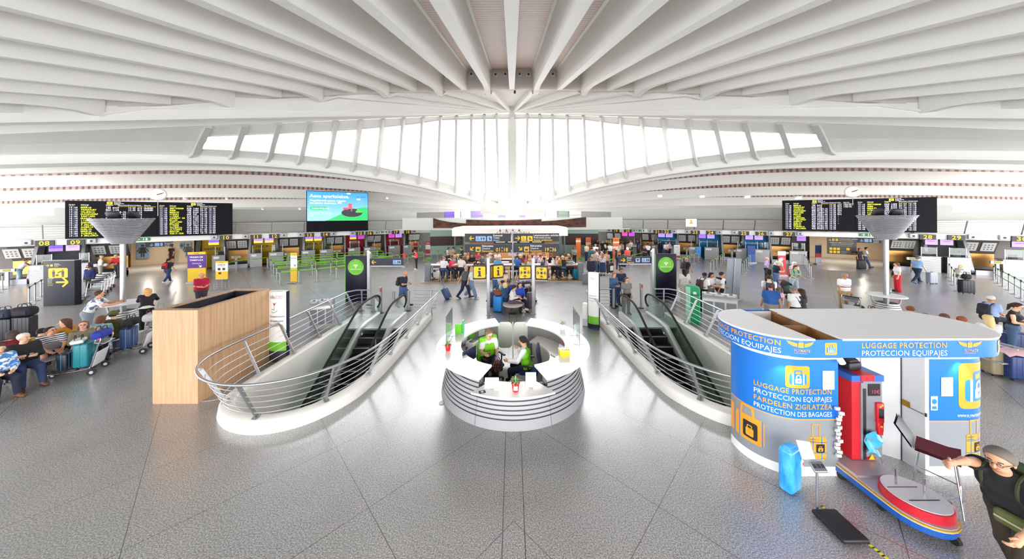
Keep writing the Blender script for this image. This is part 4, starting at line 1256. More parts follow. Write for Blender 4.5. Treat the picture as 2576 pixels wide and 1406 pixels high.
# things inside the desk
p = at_desk(1398, 874, .76)
t = thing('laptop', 'open laptop with lilac page on the desk shelf', 'laptop', DC + Vector((1.18, -.1, .76)), R(-62))
MB().rbox((0, 0, .012), (.34, .24, .02), .01).build('keyboard', ALU, t)
m = MB(); m.T = Matrix.Translation((0, .12, .02)) @ Matrix.Rotation(R(-15), 4, 'X'); m.b2((-.17, 0, 0), (.17, .012, .23)); m.b2((-.155, -.003, .015), (.155, 0, .215), 1); m.build('screen', [ALU, mat('laptop_page', 'c8b8dc', .4, emit=.5)], t)
t = thing('computer_monitor', 'dark monitor seen from behind on the western desk shelf', 'monitor', DC + Vector((-1.08, -.62, .76)), R(58))
MB().rbox((0, 0, .27), (.5, .04, .32), .015).build('casing', mat('monitor_navy', '1d2540', .35), t)
m = MB().b2((-.09, -.08, 0), (.09, .08, .015)); m.bar((0, 0, .01), (0, 0, .15), .04); m.build('stand', BLACK, t)
t = thing('label_printer', 'white label printer with dark display on the desk shelf', 'printer', DC + Vector((-1.15, .45, .76)), R(60))
MB().rbox((0, 0, .09), (.28, .3, .18), .03).build('body', WPAINT, t)
m = MB(); m.T = Matrix.Translation((0, -.02, .185)); m.b2((-.09, -.07, 0), (.09, .06, .012)); m.build('display', BLACK, t)
t = thing('water_bottle', 'violet drinking bottle on the western desk shelf', 'bottle', DC + Vector((-1.24, .02, .76)))
MB().lathe([(.035, 0), (.038, .15), (.025, .18), (.025, .21), (0, .215)], 14).build('body', col_mat('4a3a6a', .3), t)
t = thing('tape_dispenser', 'red tape dispenser on the western desk shelf', 'dispenser', DC + Vector((-1.08, .12, .76)), .4)
MB().rbox((0, 0, .035), (.16, .07, .07), .02).build('body', col_mat('b02038', .35), t)
for i, (ph, c, lb) in enumerate(((-125, '5bb23a', 'green card standing inside the western desk wall'), (-112, 'e8e8ea', 'white notice card inside the western desk wall'), (-140, 'e0e4e2', 'pale card beside the swing doors'), (104, 'ee7a22', 'orange round tag inside the eastern desk wall'))):
 q_ = Vector(desk_pt(1.47, -ph if False else ph, .92))
 t = thing('notice_card', lb, 'card', DC + q_, math.atan2(-q_.x, q_.y) + PI, 'cards inside the desk')
 m = MB()
 if i == 3: m.slab(disc(0, 0, .1, 18), (0, 0, 0), (1, 0, 0), (0, 0, 1), .008)
 else: m.slab(rrect(-.11, -.08, .11, .08, .01, 2), (0, 0, 0), (1, 0, 0), (0, 0, 1), .008)
 m.build('card', col_mat(c), t)
def office_chair(loc, rz, lb, jacket=None):
 t = thing('office_chair', lb, 'chair', loc, rz, 'chairs inside the information desk')
 MB().rbox((0, 0, .46), (.48, .48, .09), .04).build('seat', col_mat('1f3f88', .8), t)
 m = MB(); m.T = Matrix.Translation((0, -.26, .82)) @ Matrix.Rotation(R(-8), 4, 'X'); m.rbox((0, 0, 0), (.46, .07, .58), .035); m.T = None; m.build('backrest', col_mat('20284a', .8), t)
 for q_ in (-1, 1):
  m = MB().tube([(q_ * .27, .02, .42), (q_ * .29, 0, .62), (q_ * .29, .0, .66)], .02, 8); m.rbox((q_ * .29, .02, .68), (.07, .28, .035), .015); m.build('armrest', BLACK, t)
 m = MB().cyl((0, 0, .08), (0, 0, .43), .03, 10); m.build('stem', DKSTEEL, t)
 m = MB()
 for k in range(5):
  a = 2 * PI * k / 5 + .3
  m.bar((0, 0, .1), (.29 * math.cos(a), .29 * math.sin(a), .07), .045, .03); m.ball((.29 * math.cos(a), .29 * math.sin(a), .03), .03, 5, 1)
 m.build('base', [DKSTEEL, RUBBER], t)
 if jacket:
  m = MB(); m.T = Matrix.Translation((0, -.27, .83)) @ Matrix.Rotation(R(-8), 4, 'X')
  m.rbox((0, -.01, .02), (.56, .15, .6), .07); m.rbox((-.27, .03, -.1), (.12, .14, .5), .05); m.rbox((.27, .03, -.1), (.12, .14, .5), .05); m.T = None
  m.build('draped_jacket', noisy('lime_jacket', '62c21c', '8ade3a', 9, .8), t)
office_chair((-.55, 8.35, 0), R(215), 'office chair with a lime jacket hung over its back', True)
office_chair((.42, 8.02, 0), R(82), 'blue office chair with bare dark back')
# ================================================================ OAK BOX, TOTEMS, BINS
OAK = noisy('oak_veneer', 'b58b66', 'd2ae8a', 2.2, .5, 5, (9, 9, .35), lo=.25, hi=.75)
t = thing('oak_enclosure', 'tall oak veneered enclosure with open dark top beside the western well', 'enclosure', (-8.1, 8.45, 0))
x0, x1, y0, y1, h = -.535, .55, -1.07, 1.15, 2.24
m = MB()
m.b2((x0, y0, 0), (x1, y0 + .03, h)); m.b2((x0, y1 - .03, 0), (x1, y1, h)); m.b2((x0, y0 + .03, 0), (x0 + .03, y1 - .03, h)); m.b2((x1 - .03, y0 + .03, 0), (x1, y1 - .03, h))
m.build('side_panels', OAK, t)
m = MB()
for a, c in (((x0 + .03, y0 + .03), (x1 - .03, y0 + .16)), ((x0 + .03, y1 - .16), (x1 - .03, y1 - .03)), ((x0 + .03, y0 + .16), (x0 + .14, y1 - .16)), ((x1 - .14, y0 + .16), (x1 - .03, y1 - .16))):
 m.b2((*a, h - .03), (*c, h))
m.build('top_rim', OAK, t)
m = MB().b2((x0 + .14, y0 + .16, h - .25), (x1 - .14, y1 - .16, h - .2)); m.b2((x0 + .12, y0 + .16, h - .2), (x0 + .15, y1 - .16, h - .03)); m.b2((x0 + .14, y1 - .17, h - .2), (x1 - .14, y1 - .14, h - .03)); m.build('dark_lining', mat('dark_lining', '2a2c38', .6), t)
m = MB().b2((x1 - .3, y0 + .2, h - .2), (x1 - .18, y1 - .2, h - .12)); m.build('inner_rail', OAK, t)
for px, py, lb in ((455, 1045, ''),):
 m = MB().tube(crom([(x1 + .02, -1.0, .008), (x1 + .3, -.9, .008), (x1 + .5, -.5, .008), (x1 + .35, .2, .008), (x1 + .02, .5, .008)], 6), .008, 6)
 m.build('floor_cable', mat('grey_cable', 'a9a9a7', .6), t)
def oval(rx, ry, n=36): return [(rx * math.cos(2 * PI * k / n), ry * math.sin(2 * PI * k / n)) for k in range(n)]
# sanitiser totem of the western side: white bowed sheet on a dark oval core
p = PZ(697, 905)
t = thing('sanitiser_totem', 'white hand sanitiser totem with green foot beside the oak enclosure', 'totem', (-7.28, 9.6, 0), R(0))
t.scale = (.78, .8, 1)
m = MB(); m.prism(oval(.36, .17), .0, .06); m.build('foot', mat('dark_foot', '30303a', .4), t)
bow = lambda x: -.16 * math.cos(min(1.2, abs(x) / .36 * 1.2)) - .01
m = MB(); xs = [-.34 + .68 * k / 16 for k in range(17)]
m.grid([[(x, bow(x), z) for x in xs] for z in (.06, .34)], 2, True); m.grid([[(x, bow(x), z) for x in xs] for z in (.34, .62)], 1, True); m.grid([[(x, bow(x), z) for x in xs] for z in (.62, 2.18)], 0, True)
m.build('front_sheet', [WPAINT, SGREEN, mat('dark_foot', '30303a', .4)], t)
m = MB(); m.grid([[(x, -bow(x) * .6, z) for x in xs] for z in (.06, 2.18)], 0, True); m.b2((-.37, -.06, 0.06), (-.335, .06, 2.16)); m.b2((.335, -.06, .06), (.37, .06, 2.16)); m.build('core', NAVY, t)
m = MB(); m.prism([(x, bow(x)) for x in xs] + [(x, -bow(x) * .6) for x in xs[::-1]], 2.16, 2.18); m.build('cap', WPAINT, t)
fb = lambda x, y: Vector((x, bow(x) - .006, y))
m = MB(); text(m, 'info', .17, fb, 0, 'l', 0, -.28, 1.95); stroke(m, [(.015, 1.93), (.015, 2.08)], .008, fb)
for i, (tx, bo) in enumerate((('Gel desinfectatzailea', 0), ('Gel desinfectante', 1), ('Hand sanitizer', 0))): text(m, tx, .095, fb, bo, 'l', 0, -.27, 1.38 - .14 * i, sx=.72)
stroke(m, [(-.2, 1.55), (-.1, 1.52), (.02, 1.56), (.06, 1.6)], .014, fb); stroke(m, [(-.2, 1.6), (-.13, 1.64), (-.05, 1.6)], .014, fb); stroke(m, [(-.06, 1.62), (-.06, 1.74), (-.12, 1.84)], .014, fb); stroke(m, [(-.06, 1.74), (.02, 1.84)], .014, fb)
m.build('lettering', DTXT, t)
m = MB(); text(m, 'COVID-19', .15, fb, 0, 'l', 0, .03, 1.95, sx=.42); m.build('lettering', col_mat('d86a78'), t)
m = MB(); poly2(m, disc(-.06, 1.79, .035), fb); m.build('pictogram', col_mat('c84a5a'), t)
# sanitiser totem of the eastern side, seen from its edge
p = PZ(1494, 826)
t = thing('sanitiser_totem', 'tall white sanitiser totem with dark edge and green band by the eastern rail', 'totem', p, R(-30))
t.scale = (.62, .7, 1)
m = MB(); m.prism(oval(.36, .2), 0, .05); m.build('foot', mat('dark_foot', '30303a', .4), t)
m = MB(); m.grid([[(x, bow(x), z) for x in xs] for z in (.05, .2)], 2, True); m.grid([[(x, bow(x), z) for x in xs] for z in (.2, .5)], 1, True); m.grid([[(x, bow(x), z) for x in xs] for z in (.5, 2.22)], 0, True)
m.build('front_sheet', [WPAINT, SGREEN, NAVY], t)
m = MB(); m.grid([[(x, -bow(x) * .9, z) for x in xs] for z in (.05, 2.22)], 0, True); m.b2((.335, -.07, .05), (.37, .07, 2.2)); m.b2((-.37, -.07, .05), (-.335, .07, 2.2)); m.build('core', NAVY, t)
m = MB(); m.prism([(x, bow(x)) for x in xs] + [(x, -bow(x) * .9) for x in xs[::-1]], 2.2, 2.22); m.build('cap', WPAINT, t)
m = MB(); text(m, 'COVID 19', .12, fb, 0, 'c', 0, 0, 1.95, sx=.8); m.build('lettering', col_mat('d85a6a'), t)
m = MB()
for i in range(3): text(m, ['Gel desinfectatzailea', 'Gel desinfectante', 'Hand sanitizer'][i], .06, fb, i == 1, 'l', 0, -.27, 1.3 - .1 * i)
m.build('lettering', DTXT, t)
p = PZ(1477, 818)
t = thing('sanitiser_dispenser', 'short white sanitiser box beside the eastern totem', 'dispenser', p, R(-20))
MB().rbox((0, 0, .45), (.34, .3, .9), .03).build('body', WPAINT, t)
MB().rbox((.1, .02, 1.0), (.16, .2, .25), .03).build('head', ALU, t)
MB().b2((-.17, -.16, .02), (.17, -.15, .3)).build('label', mat('dispenser_label', 'c9cbd0', .4), t)
def bin_unit(loc, rz, lb, wf=1.0):
 t = thing('waste_bin', lb, 'bin', loc, rz, 'recycling bins by the wells')
 t.scale = (wf, 1, 1)
 prof = [(-.3, 0), (-.3, .82)] + [(.3 * math.cos(R(180 - a)), .82 + .3 * math.sin(R(a))) for a in range(15, 180, 15)] + [(.3, .82), (.3, 0)]
 m = MB(); W = .62
 m.grid([[(y, x, z) for x, z in prof] for y in (-W, W)], 0, True)
 for y in (-W, W): m.add([(y, x, z) for x, z in prof], [tuple(range(len(prof)))])
 m.build('shell', mat('bin_grey', 'c3c4c6', .35, .5), t)
 for k in range(3):
  xx = -.41 + .41 * k
  m = MB().b2((xx - .17, -.312, .2), (xx + .17, -.3, .8)); m.build('door', mat('bin_door', '83878d', .4, .4), t)
  m = MB()
  m.grid([[(xx + d, .31 * math.cos(R(a)), .82 + .31 * math.sin(R(a))) for a in (60, 75, 90, 105, 120, 135)] for d in (-.15, .15)], 0, True); m.build('flap', [mat('bin_flap', 'e2e3e6', .3)], t)
  m = MB().lathe([(.07, 0), (.07, .012), (0, .012)], 14, c=(xx, -.08, 1.115)); m.build('opening', BLACK, t)
 return t
bin_unit(PZ(802, 828) + Vector((0, .25, 0)), R(24), 'grey round topped recycling bin behind the western railing', .66)
bin_unit(PZ(1815, 806) + Vector((0, .15, 0)), R(-30), 'grey round topped recycling bin behind the eastern railing')
# green ticket pillar, grey banner seen from behind
p = PZ(1744, 812)
t = thing('green_pillar', 'bright green service pillar behind the eastern railing', 'pillar', p, R(-42))
m = MB(); m.slab([(-.24, 0), (.24, 0), (.24, 1.42), (.2, 1.5), (.1, 1.55), (-.24, 1.55)], (0, .1, 0), (1, 0, 0), (0, 0, 1), .2); m.build('body', col_mat('12a062', .35), t)
m = MB().b2((-.25, -.105, 0), (-.08, -.1, 1.5)); m.build('pale_side', col_mat('9fd8bc', .4), t)
m = MB(); poly2(m, rrect(.02, 1.22, .14, 1.32, .02), plane_fn((0, -.106, 0), (1, 0, 0), (0, 0, 1))); m.build('mark', WTXT, t)
m = MB().b2((-.25, -.12, 1.12), (.25, .12, 1.13)); m.build('seam', WPAINT, t)
p = PZ(1842, 755)
t = thing('banner_stand', 'tall grey roller banner seen from behind in the eastern hall', 'banner stand', p, R(8))
m = MB(); m.T = Matrix.Rotation(R(4), 4, 'Y'); m.b2((-.42, 0, .08), (.42, .02, 2.2)); m.T = None; m.build('sheet', mat('banner_back', '878c98', .5), t)
m = MB(); m.T = Matrix.Rotation(R(4), 4, 'Y'); m.bar((0, -.02, .05), (0, -.02, 2.22), .03); m.T = None; m.build('support_rod', ALU, t)
m = MB().b2((-.46, -.12, 0), (.46, .1, .08)); m.build('base', ALU, t)
# ================================================================ LUGGAGE WRAPPING KIOSK
KC0, KC1, KY0 = Vector((4.92, 5.9)), Vector((7.78, 5.9)), 5.9
KB = mat('kiosk_blue', '1673d2', .35)
KG = mat('kiosk_grey', '8d9197', .45)
KO = mat('kiosk_orange', 'f0a030', .4)
def stadium(r, n=14):
 out = []
 for k in range(n * 2 + 1):
  a = R(-90 - 180 + 180 * k / (2 * n)) if False else R(90 + 180 * k / (2 * n))
  out.append((KC0.x + r * math.cos(a), KC0.y + r * math.sin(a)))
 for k in range(n * 2 + 1):
  a = R(-90 + 180 * k / (2 * n))
  out.append((KC1.x + r * math.cos(a), KC1.y + r * math.sin(a)))
 return out
def peri(r, x, left=True):
 """plan point and outward direction, x metres to the right of the tangent point of the western (eastern) rounded end"""
 c = KC0 if left else KC1
 if (left and x >= 0) or (not left and x <= 0):
  return Vector((c.x + x, c.y - r)), Vector((0, -1))
 a = R(-90) + x / r
 d = Vector((math.cos(a), math.sin(a)))
 return c + d * r, d
def pf(r, left, x0=0.0, z0=0.0, lift=.004):
 def f(x, y):
  p, d = peri(r, x + x0, left)
  return Vector((p.x + d.x * lift, p.y + d.y * lift, y + z0))
 f.curved = True
 return f
t = thing('luggage_kiosk', 'blue and grey luggage wrapping kiosk with rounded ends and a white roof', 'kiosk', (0, 0, 0))
WR = .64
def wall_piece(x0, x1, left, zs, mats, nm, th=.04):
 n = max(4, int(abs(x1 - x0) / .06))
 m = MB()
 for i, (a, c) in enumerate(zip(zs, zs[1:])):
  m.grid([[pf(WR, left, 0, 0, 0)(x0 + (x1 - x0) * k / n, z) for k in range(n + 1)] for z in (a, c)], i, True)
 m.grid([[pf(WR - th, left, 0, 0, 0)(x0 + (x1 - x0) * k / n, z) for k in range(n + 1)] for z in (zs[0], zs[-1])], len(mats) - 1, True)
 for x in (x0, x1):
  a, c = pf(WR, left, 0, 0, 0), pf(WR - th, left, 0, 0, 0)
  m.add([a(x, zs[0]), c(x, zs[0]), c(x, zs[-1]), a(x, zs[-1])], [(0, 1, 2, 3)], len(mats) - 1)
 return m.build(nm, mats, t)
HALF = PI * WR
wall_piece(-1.2, .63, True, [0, .16, .96, .975, 1.99, 2.12], [WPAINT, KG, KO, KB, WPAINT, WPAINT], 'wrapped_wall')
wall_piece(-.68, 1.3, False, [0, .16, .92, .935, 1.99, 2.12], [WPAINT, KG, KO, KB, WPAINT, WPAINT], 'wrapped_wall')
m = MB().b2((4.4, 5.92, 0), (8.3, 5.95, 2.12)); m.build('rear_wall', WPAINT, t)
m = MB(); m.prism([(7.06, 5.28), (7.1, 5.26), (7.1, 5.9), (6.7, 5.92), (6.66, 5.9), (7.06, 5.6)], 0, 2.1); m.build('side_cupboard', mat('cupboard_panel', 'dfe0e2', .4), t)
m = MB()
for z in (1.02,): m.b2((7.05, 5.3, z), (7.062, 5.6, z + .008))
m.bar((7.055, 5.6, 0), (7.055, 5.6, 2.1), .012)
m.bar((7.06, 5.27, 1.0), (7.06, 5.27, 1.06), .02)
m.build('cupboard_seam', DKSTEEL, t)
m = MB().b2((7.04, 5.48, 1.02), (7.06, 5.58, 1.12)); m.build('latch', mat('brass', 'b0802c', .3, .8), t)
# band with the lettering
m = MB()
st = stadium(.82)
n = len(st)
vs = [(x, y, 2.1) for x, y in st] + [(x, y, 2.4) for x, y in st]
m.add(vs, [(i, (i + 1) % n, n + (i + 1) % n, n + i) for i in range(n)], 0, True)
si = stadium(.78)
vs = [(x, y, 2.1) for x, y in si] + [(x, y, 2.38) for x, y in si]
m.add(vs, [(i, (i + 1) % n, n + (i + 1) % n, n + i) for i in range(n)], 1, True)
m.add([(x, y, 2.1) for x, y in st] + [(x, y, 2.1) for x, y in si], [(i, (i + 1) % n, n + (i + 1) % n, n + i) for i in range(n)], 1)
m.build('canopy_band', [KB, WPAINT], t)
# roof panels split along slanting joints
def line2(p, q_):
 a, b_ = q_[1] - p[1], -(q_[0] - p[0])
 return a, b_, a * p[0] + b_ * p[1]
cuts = [((4.98, 5.0), (4.98, 6.9)), ((5.42, 5.0), (5.62, 6.9)), ((6.5, 5.0), (6.75, 6.9)), ((7.5, 5.0), (7.7, 6.9))]
prev = None
for i in range(5):
 if i == 1:
  prev = cuts[1]; continue
 poly = stadium(.83)
 if i < 4:
  a, b_, c = line2(*cuts[i]); poly = clip(poly, a, b_, c - .004)
 if prev or i == 2:
  a, b_, c = line2(*(prev or cuts[1])); poly = clip(poly, -a, -b_, -c - .004)
 prev = cuts[i] if i < 4 else None
 m = MB().prism(poly, 2.385, 2.415); m.build('roof_panel', mat('roof_white', 'f1f2f4', .5), t)
m = MB().b2((4.98, 5.12, 2.12), (5.62, 6.69, 2.14)); m.b2((4.97, 5.1, 2.12), (5.0, 6.7, 2.4)); m.add([(5.44, 5.1, 2.12), (5.6, 6.7, 2.12), (5.6, 6.7, 2.4), (5.44, 5.1, 2.4)], [(0, 1, 2, 3)])
m.b2((4.99, 5.75, 2.14), (5.54, 5.79, 2.39)); m.build('roof_gap_lining', noisy('raw_board', '8a6238', 'a97c4a', 3, .7), t)
def case_icon(f, x, y, s, mo=None):
 """orange tile with a strapped suitcase and padlock"""
 poly2(mo[0], rrect(x, y, x + s, y + s, s * .12), f(.004))
 poly2(mo[1], rrect(x + s * .14, y + s * .16, x + s * .86, y + s * .64, s * .08), f(.006))
 stroke(mo[1], [(x + s * .36, y + s * .62), (x + s * .36, y + s * .78), (x + s * .64, y + s * .78), (x + s * .64, y + s * .62)], s * .06, f(.006))
 for q_ in (.25, .7): poly2(mo[2], [(x + s * q_, y + s * .16), (x + s * (q_ + .06), y + s * .16), (x + s * (q_ + .06), y + s * .64), (x + s * q_, y + s * .64)], f(.008))
 poly2(mo[2], rrect(x + s * .37, y + s * .22, x + s * .63, y + s * .44, s * .04), f(.009))
 stroke(mo[2], [(x + s * .42, y + s * .42), (x + s * .42, y + s * .54), (x + s * .47, y + s * .58), (x + s * .53, y + s * .58), (x + s * .58, y + s * .54), (x + s * .58, y + s * .42)], s * .05, f(.009))
 poly2(mo[1], disc(x + s * .5, y + s * .34, s * .035, 10), f(.011)); poly2(mo[1], [(x + s * .49, y + s * .26), (x + s * .51, y + s * .26), (x + s * .51, y + s * .33), (x + s * .49, y + s * .33)], f(.011))
def trolley_art(f, x, y, s, mo):
 """printed yellow wheeled case: body s wide, 1.25 s tall, handle above"""
 poly2(mo[0], rrect(x, y, x + s, y + s * 1.25, s * .1), f(.004))
 stroke(mo[0], [(x + s * .22, y + s * 1.25), (x + s * .2, y + s * 1.95), (x + s * .62, y + s * 1.95), (x + s * .62, y + s * 1.25)], s * .06, f(.005))
 for q_ in (.12, .82): poly2(mo[0], disc(x + s * q_, y - s * .04, s * .07, 10), f(.004))
 for q_ in (.3, .9): poly2(mo[1], [(x, y + s * q_), (x + s, y + s * q_), (x + s, y + s * (q_ + .05)), (x, y + s * (q_ + .05))], f(.006))
 for q_ in (.22, .72): poly2(mo[1], [(x + s * q_, y), (x + s * (q_ + .05), y), (x + s * (q_ + .05), y + s * 1.25), (x + s * q_, y + s * 1.25)], f(.006))
 poly2(mo[2], rrect(x + s * .42, y + s * .35, x + s * .9, y + s * .82, s * .05), f(.008))
 poly2(mo[0], rrect(x + s * .52, y + s * .42, x + s * .8, y + s * .62, s * .03), f(.01)); stroke(mo[0], [(x + s * .6, y + s * .6), (x + s * .6, y + s * .7), (x + s * .72, y + s * .7), (x + s * .72, y + s * .6)], s * .03, f(.01))
 poly2(mo[2], rrect(x + s * .62, y + s * .45, x + s * .7, y + s * .54, s * .01), f(.012))
 for q_ in (.5, .62): stroke(mo[2], [(x + s * .03, y + s * 1.0 + s * (q_ - .5)), (x + s * .4, y + s * 1.0 + s * (q_ - .5))], s * .02, f(.007))
Lf = lambda d: pf(WR, True, 0, 0, d)
Rf = lambda d: pf(WR, False, 0, 0, d)
PRN = [KO, mat('print_blue', '2a86d8', .4), WTXT, mat('print_black', '22201c', .5), col_mat('d2c33a')]
def art(nm, fn):
 """one printed element of the kiosk: fn draws with the orange, blue, white, black and yellow inks"""
 m = MB(); fn(*[Ink(m, i) for i in range(5)]); m.build(nm, PRN, t)
art('case_emblem', lambda o, b_, w_, k, y: case_icon(Lf, -.24, 1.5, .38, (o, b_, w_)))
art('case_emblem', lambda o, b_, w_, k, y: case_icon(Rf, -.18, 1.14, .78, (o, b_, w_)))
for i, (tx, c) in enumerate((('LUGGAGE PROTECTION', 0), ('PROTECCION EQUIPAJES', 1), ('FARDELEN ZIGILATZEA', 0), ('PROTECTION DES BAGAGES', 1))):
 wd = text_w(tx, .15, 1 - c)
 art('lettering', lambda o, b_, w_, k, y: text(w_ if c else o, tx, .12, Lf(.006), 1 - c, 'r', 0, .52, 1.4 - .128 * i, sx=1.2 / wd * 1.25))
art('trolley_print', lambda o, b_, w_, k, y: trolley_art(Lf, .12, .3, .3, (o, b_, k)))
art('trolley_print', lambda o, b_, w_, k, y: trolley_art(Rf, -.05, .28, .34, (o, b_, k)))
def big_case(o, b_, w_, k, y):
 poly2(o, rrect(-1.02, .32, -.52, .78, .05), Lf(.004)); stroke(o, [(-.9, .78), (-.88, .95), (-.7, .95), (-.68, .78)], .04, Lf(.005))
 poly2(k, rrect(-.86, .38, -.62, .68, .03), Lf(.006)); poly2(o, rrect(-.81, .42, -.68, .56, .02), Lf(.008)); stroke(o, [(-.78, .55), (-.78, .61), (-.71, .61), (-.71, .55)], .015, Lf(.008))
 for q_ in (-.94, -.56): poly2(b_, [(q_, .32), (q_ + .02, .32), (q_ + .02, .78), (q_, .78)], Lf(.006))
art('case_print', big_case)
art('case_print', lambda o, b_, w_, k, y: poly2(o, rrect(-1.19, .32, -1.07, .84, .02), Lf(.004)))
art('lettering', lambda o, b_, w_, k, y: text(w_, 'WWW.FLYMATESERVICES.COM', .065, Rf(.005), 0, 'l', 0, -.2, 1.0, sx=.75))
def notice(f_, x, y_):
 def g(o, b_, w_, k, y):
  poly2(w_, rrect(x, y_, x + .2, y_ + .32, .005, 1), f_(.007))
  text(y, 'ATENTO', .05, f_(.01), 1, 'l', 0, x + .02, y_ + .2, sx=.75); text(y, 'SIZINAK', .05, f_(.01), 1, 'l', 0, x + .02, y_ + .09, sx=.75)
 return g
art('paper_notice', notice(Lf, .36, 1.48)); art('paper_notice', notice(Rf, -.48, 1.36))
def mask_sticker(o, b_, w_, k, y):
 poly2(w_, rrect(-.66, 1.12, -.54, 1.36, .005, 1), Rf(.007)); poly2(b_, disc(-.6, 1.27, .045, 14), Rf(.01)); poly2(b_, rrect(-.64, 1.14, -.56, 1.19, .005, 1), Rf(.01))
art('sticker', mask_sticker)
Bf = lambda left: (lambda d: pf(.82, left, 0, 0, d))
for tx, c, y, sx_ in (('LUGGAGE PROTECTION', 0, 2.262, 1.42), ('PROTECCION EQUIPAJES', 1, 2.135, 1.42)):
 wd = text_w(tx, .15, 1 - c)
 art('lettering', lambda o, b_, w_, k, y_: text(w_ if c else o, tx, .125, Bf(True)(.005), 1 - c, 'l', 0, .82, y, sx=sx_ / wd * 1.2))
 art('lettering', lambda o, b_, w_, k, y_: text(w_ if c else o, tx, .125, Bf(True)(.006), 1 - c, 'r', 0, -.42, y, sx=sx_ / wd * 1.15))
def wings(f, x, y, mo):
 for q_ in (-1, 1):
  poly2(mo, [(x + q_ * .05, y + .1), (x + q_ * .2, y + .14), (x + q_ * .17, y + .09), (x + q_ * .11, y + .055), (x + q_ * .05, y + .045)][::q_], f(.005))
 poly2(mo, rrect(x - .04, y + .035, x + .04, y + .115, .01, 2), f(.005)); stroke(mo, [(x - .02, y + .115), (x - .02, y + .135), (x + .02, y + .135), (x + .02, y + .115)], .008, f(.005))
 text(mo, 'FLY', .06, f(.005), 0, 'r', 0, x - .01, y - .035, sx=.9); text(mo, 'MATE', .06, f(.005), 1, 'l', 0, x - .01, y - .035, sx=.9)
 text(mo, 'LUGGAGE SERVICES', .02, f(.005), 0, 'c', 0, x, y - .065)
art('winged_logo', lambda o, b_, w_, k, y: wings(Bf(True), -.16, 2.23, o)); art('winged_logo', lambda o, b_, w_, k, y: wings(Bf(False), -.25, 2.23, o))
art('case_emblem', lambda o, b_, w_, k, y: case_icon(Bf(True), .22, 2.15, .2, (o, b_, w_))); art('case_emblem', lambda o, b_, w_, k, y: case_icon(Bf(False), .3, 2.15, .2, (o, b_, w_)))
m = MB(); m.tube([(5.52, 5.3, 2.1), (5.52, 5.2, 2.02), (5.5, 5.14, 1.98)], .045, 8); m.build('roof_fitting', WPAINT, t)
for x in (4.6, 7.6):
 m = MB().cyl((x, 5.16, 2.1), (x, 5.16, 2.07), .035, 10); m.build('spotlight', mat('kiosk_lamp', 'ffffff', .4, emit=6), t)
 lo = bpy.data.objects.new('kiosk_lamp_light', bpy.data.lights.new('kiosk_lamp_light', 'SPOT')); COL.objects.link(lo); lo.parent = t
 lo.location = (x, 5.13, 2.06); lo.rotation_euler = (R(14), 0, 0); lo.data.energy = 12; lo.data.spot_size = R(70); lo.data.spot_blend = .6; lo.data.shadow_soft_size = .03
# wrapping machine
t = thing('wrapping_machine', 'red and grey luggage wrapping machine with long blue turntable base', 'machine', (5.86, 4.9, 0))
m = MB()
base = [(-.36, .75), (-.36, -.42)] + [(-.36 + .36 - .36 * math.cos(R(a)), -.42 - .36 * math.sin(R(a))) for a in range(15, 180, 15)] + [(.36, -.42), (.36, .75)]
m.prism(base, .1, .19); m.build('base', col_mat('1d56a8', .3), t)
m = MB(); m.prism([(x * 1.012, y * 1.0 - (.01 if y < -.4 else 0)) for x, y in base], .19, .2); m.build('white_line', WPAINT, t)
m = MB(); m.prism([(x * 1.02, y - (.015 if y < -.4 else 0)) for x, y in base], .2, .22); m.build('yellow_edge', col_mat('c49a28', .4), t)
m = MB(); m.prism([(x * .94, y) for x, y in base], .215, .235); m.b2((-.34, .05, .235), (.34, .75, .27)); m.build('deck', mat('deck_grey', 'b9b4bb', .35, .3), t)
m = MB().lathe([(.355, 0), (.35, .12), (.335, .125), (0, .125)], 36, c=(.03, -.38, .235)); m.build('turntable_rim', col_mat('c01f30', .3), t)
m = MB().lathe([(.33, .0), (.33, .008), (0, .008)], 36, c=(.03, -.38, .36)); m.build('turntable_top', mat('turntable_top', 'd9d9dc', .35, .3), t)
m = MB().b2((-.2, -.5, .369), (.24, -.485, .371)); m.b2((-.25, -.28, .369), (.2, -.27, .371)); m.b2((.34, -.52, .24), (.38, -.44, .35)); m.build('groove', BLACK, t)
m = MB()
for x, y in ((-.05, -.22), (.14, -.4)): m.cyl((x, y, .365), (x, y, .6), .012, 8)
m.build('pin', CHROME, t)
for x, y in ((-.32, .3), (-.3, -.25), (.1, -.74)):
 m = MB().cyl((x - .025, y, .06), (x + .025, y, .06), .058, 14); m.build('wheel', [RUBBER], t)
m = MB().b2((-.08, .36, .28), (.32, .95, 1.66)); m.build('tower', col_mat('cf1f2c', .35), t)
m = MB().b2((.1, .345, .34), (.42, .95, 1.64)); m.b2((.06, .34, .3), (.1, .36, 1.6)); m.build('front_panel', mat('machine_grey', '8e9098', .35, .3), t)
m = MB().b2((.09, .335, .3), (.14, .36, 1.5)); m.build('carriage_slot', BLACK, t)
m = MB().b2((-.1, .34, 1.62), (.45, .97, 1.72)); m.build('cap', col_mat('2f66c4', .35), t)
m = MB().b2((.05, .33, 1.63), (.28, .9, 1.735)); m.build('cap_stripe', col_mat('cf1f2c', .35), t)
m = MB().b2((.18, .335, 1.38), (.38, .345, 1.58)); m.build('price_display', mat('display_dark', '241a20', .3), t)
m = MB(); text(m, '10', .09, plane_fn((.22, .331, 1.42), (1, 0, 0), (0, 0, 1)), 0); text(m, '€', .09, plane_fn((.31, .331, 1.42), (1, 0, 0), (0, 0, 1)), 0); m.build('price', mat('display_red', 'b04860', .4, emit=.5), t)
m = MB().rbox((.36, .33, 1.1), (.12, .05, .34), .015); m.rbox((.36, .33, .86), (.1, .05, .16), .015); m.rbox((.37, .335, .76), (.08, .04, .08), .01); m.build('control_box', col_mat('d3202c', .3), t)
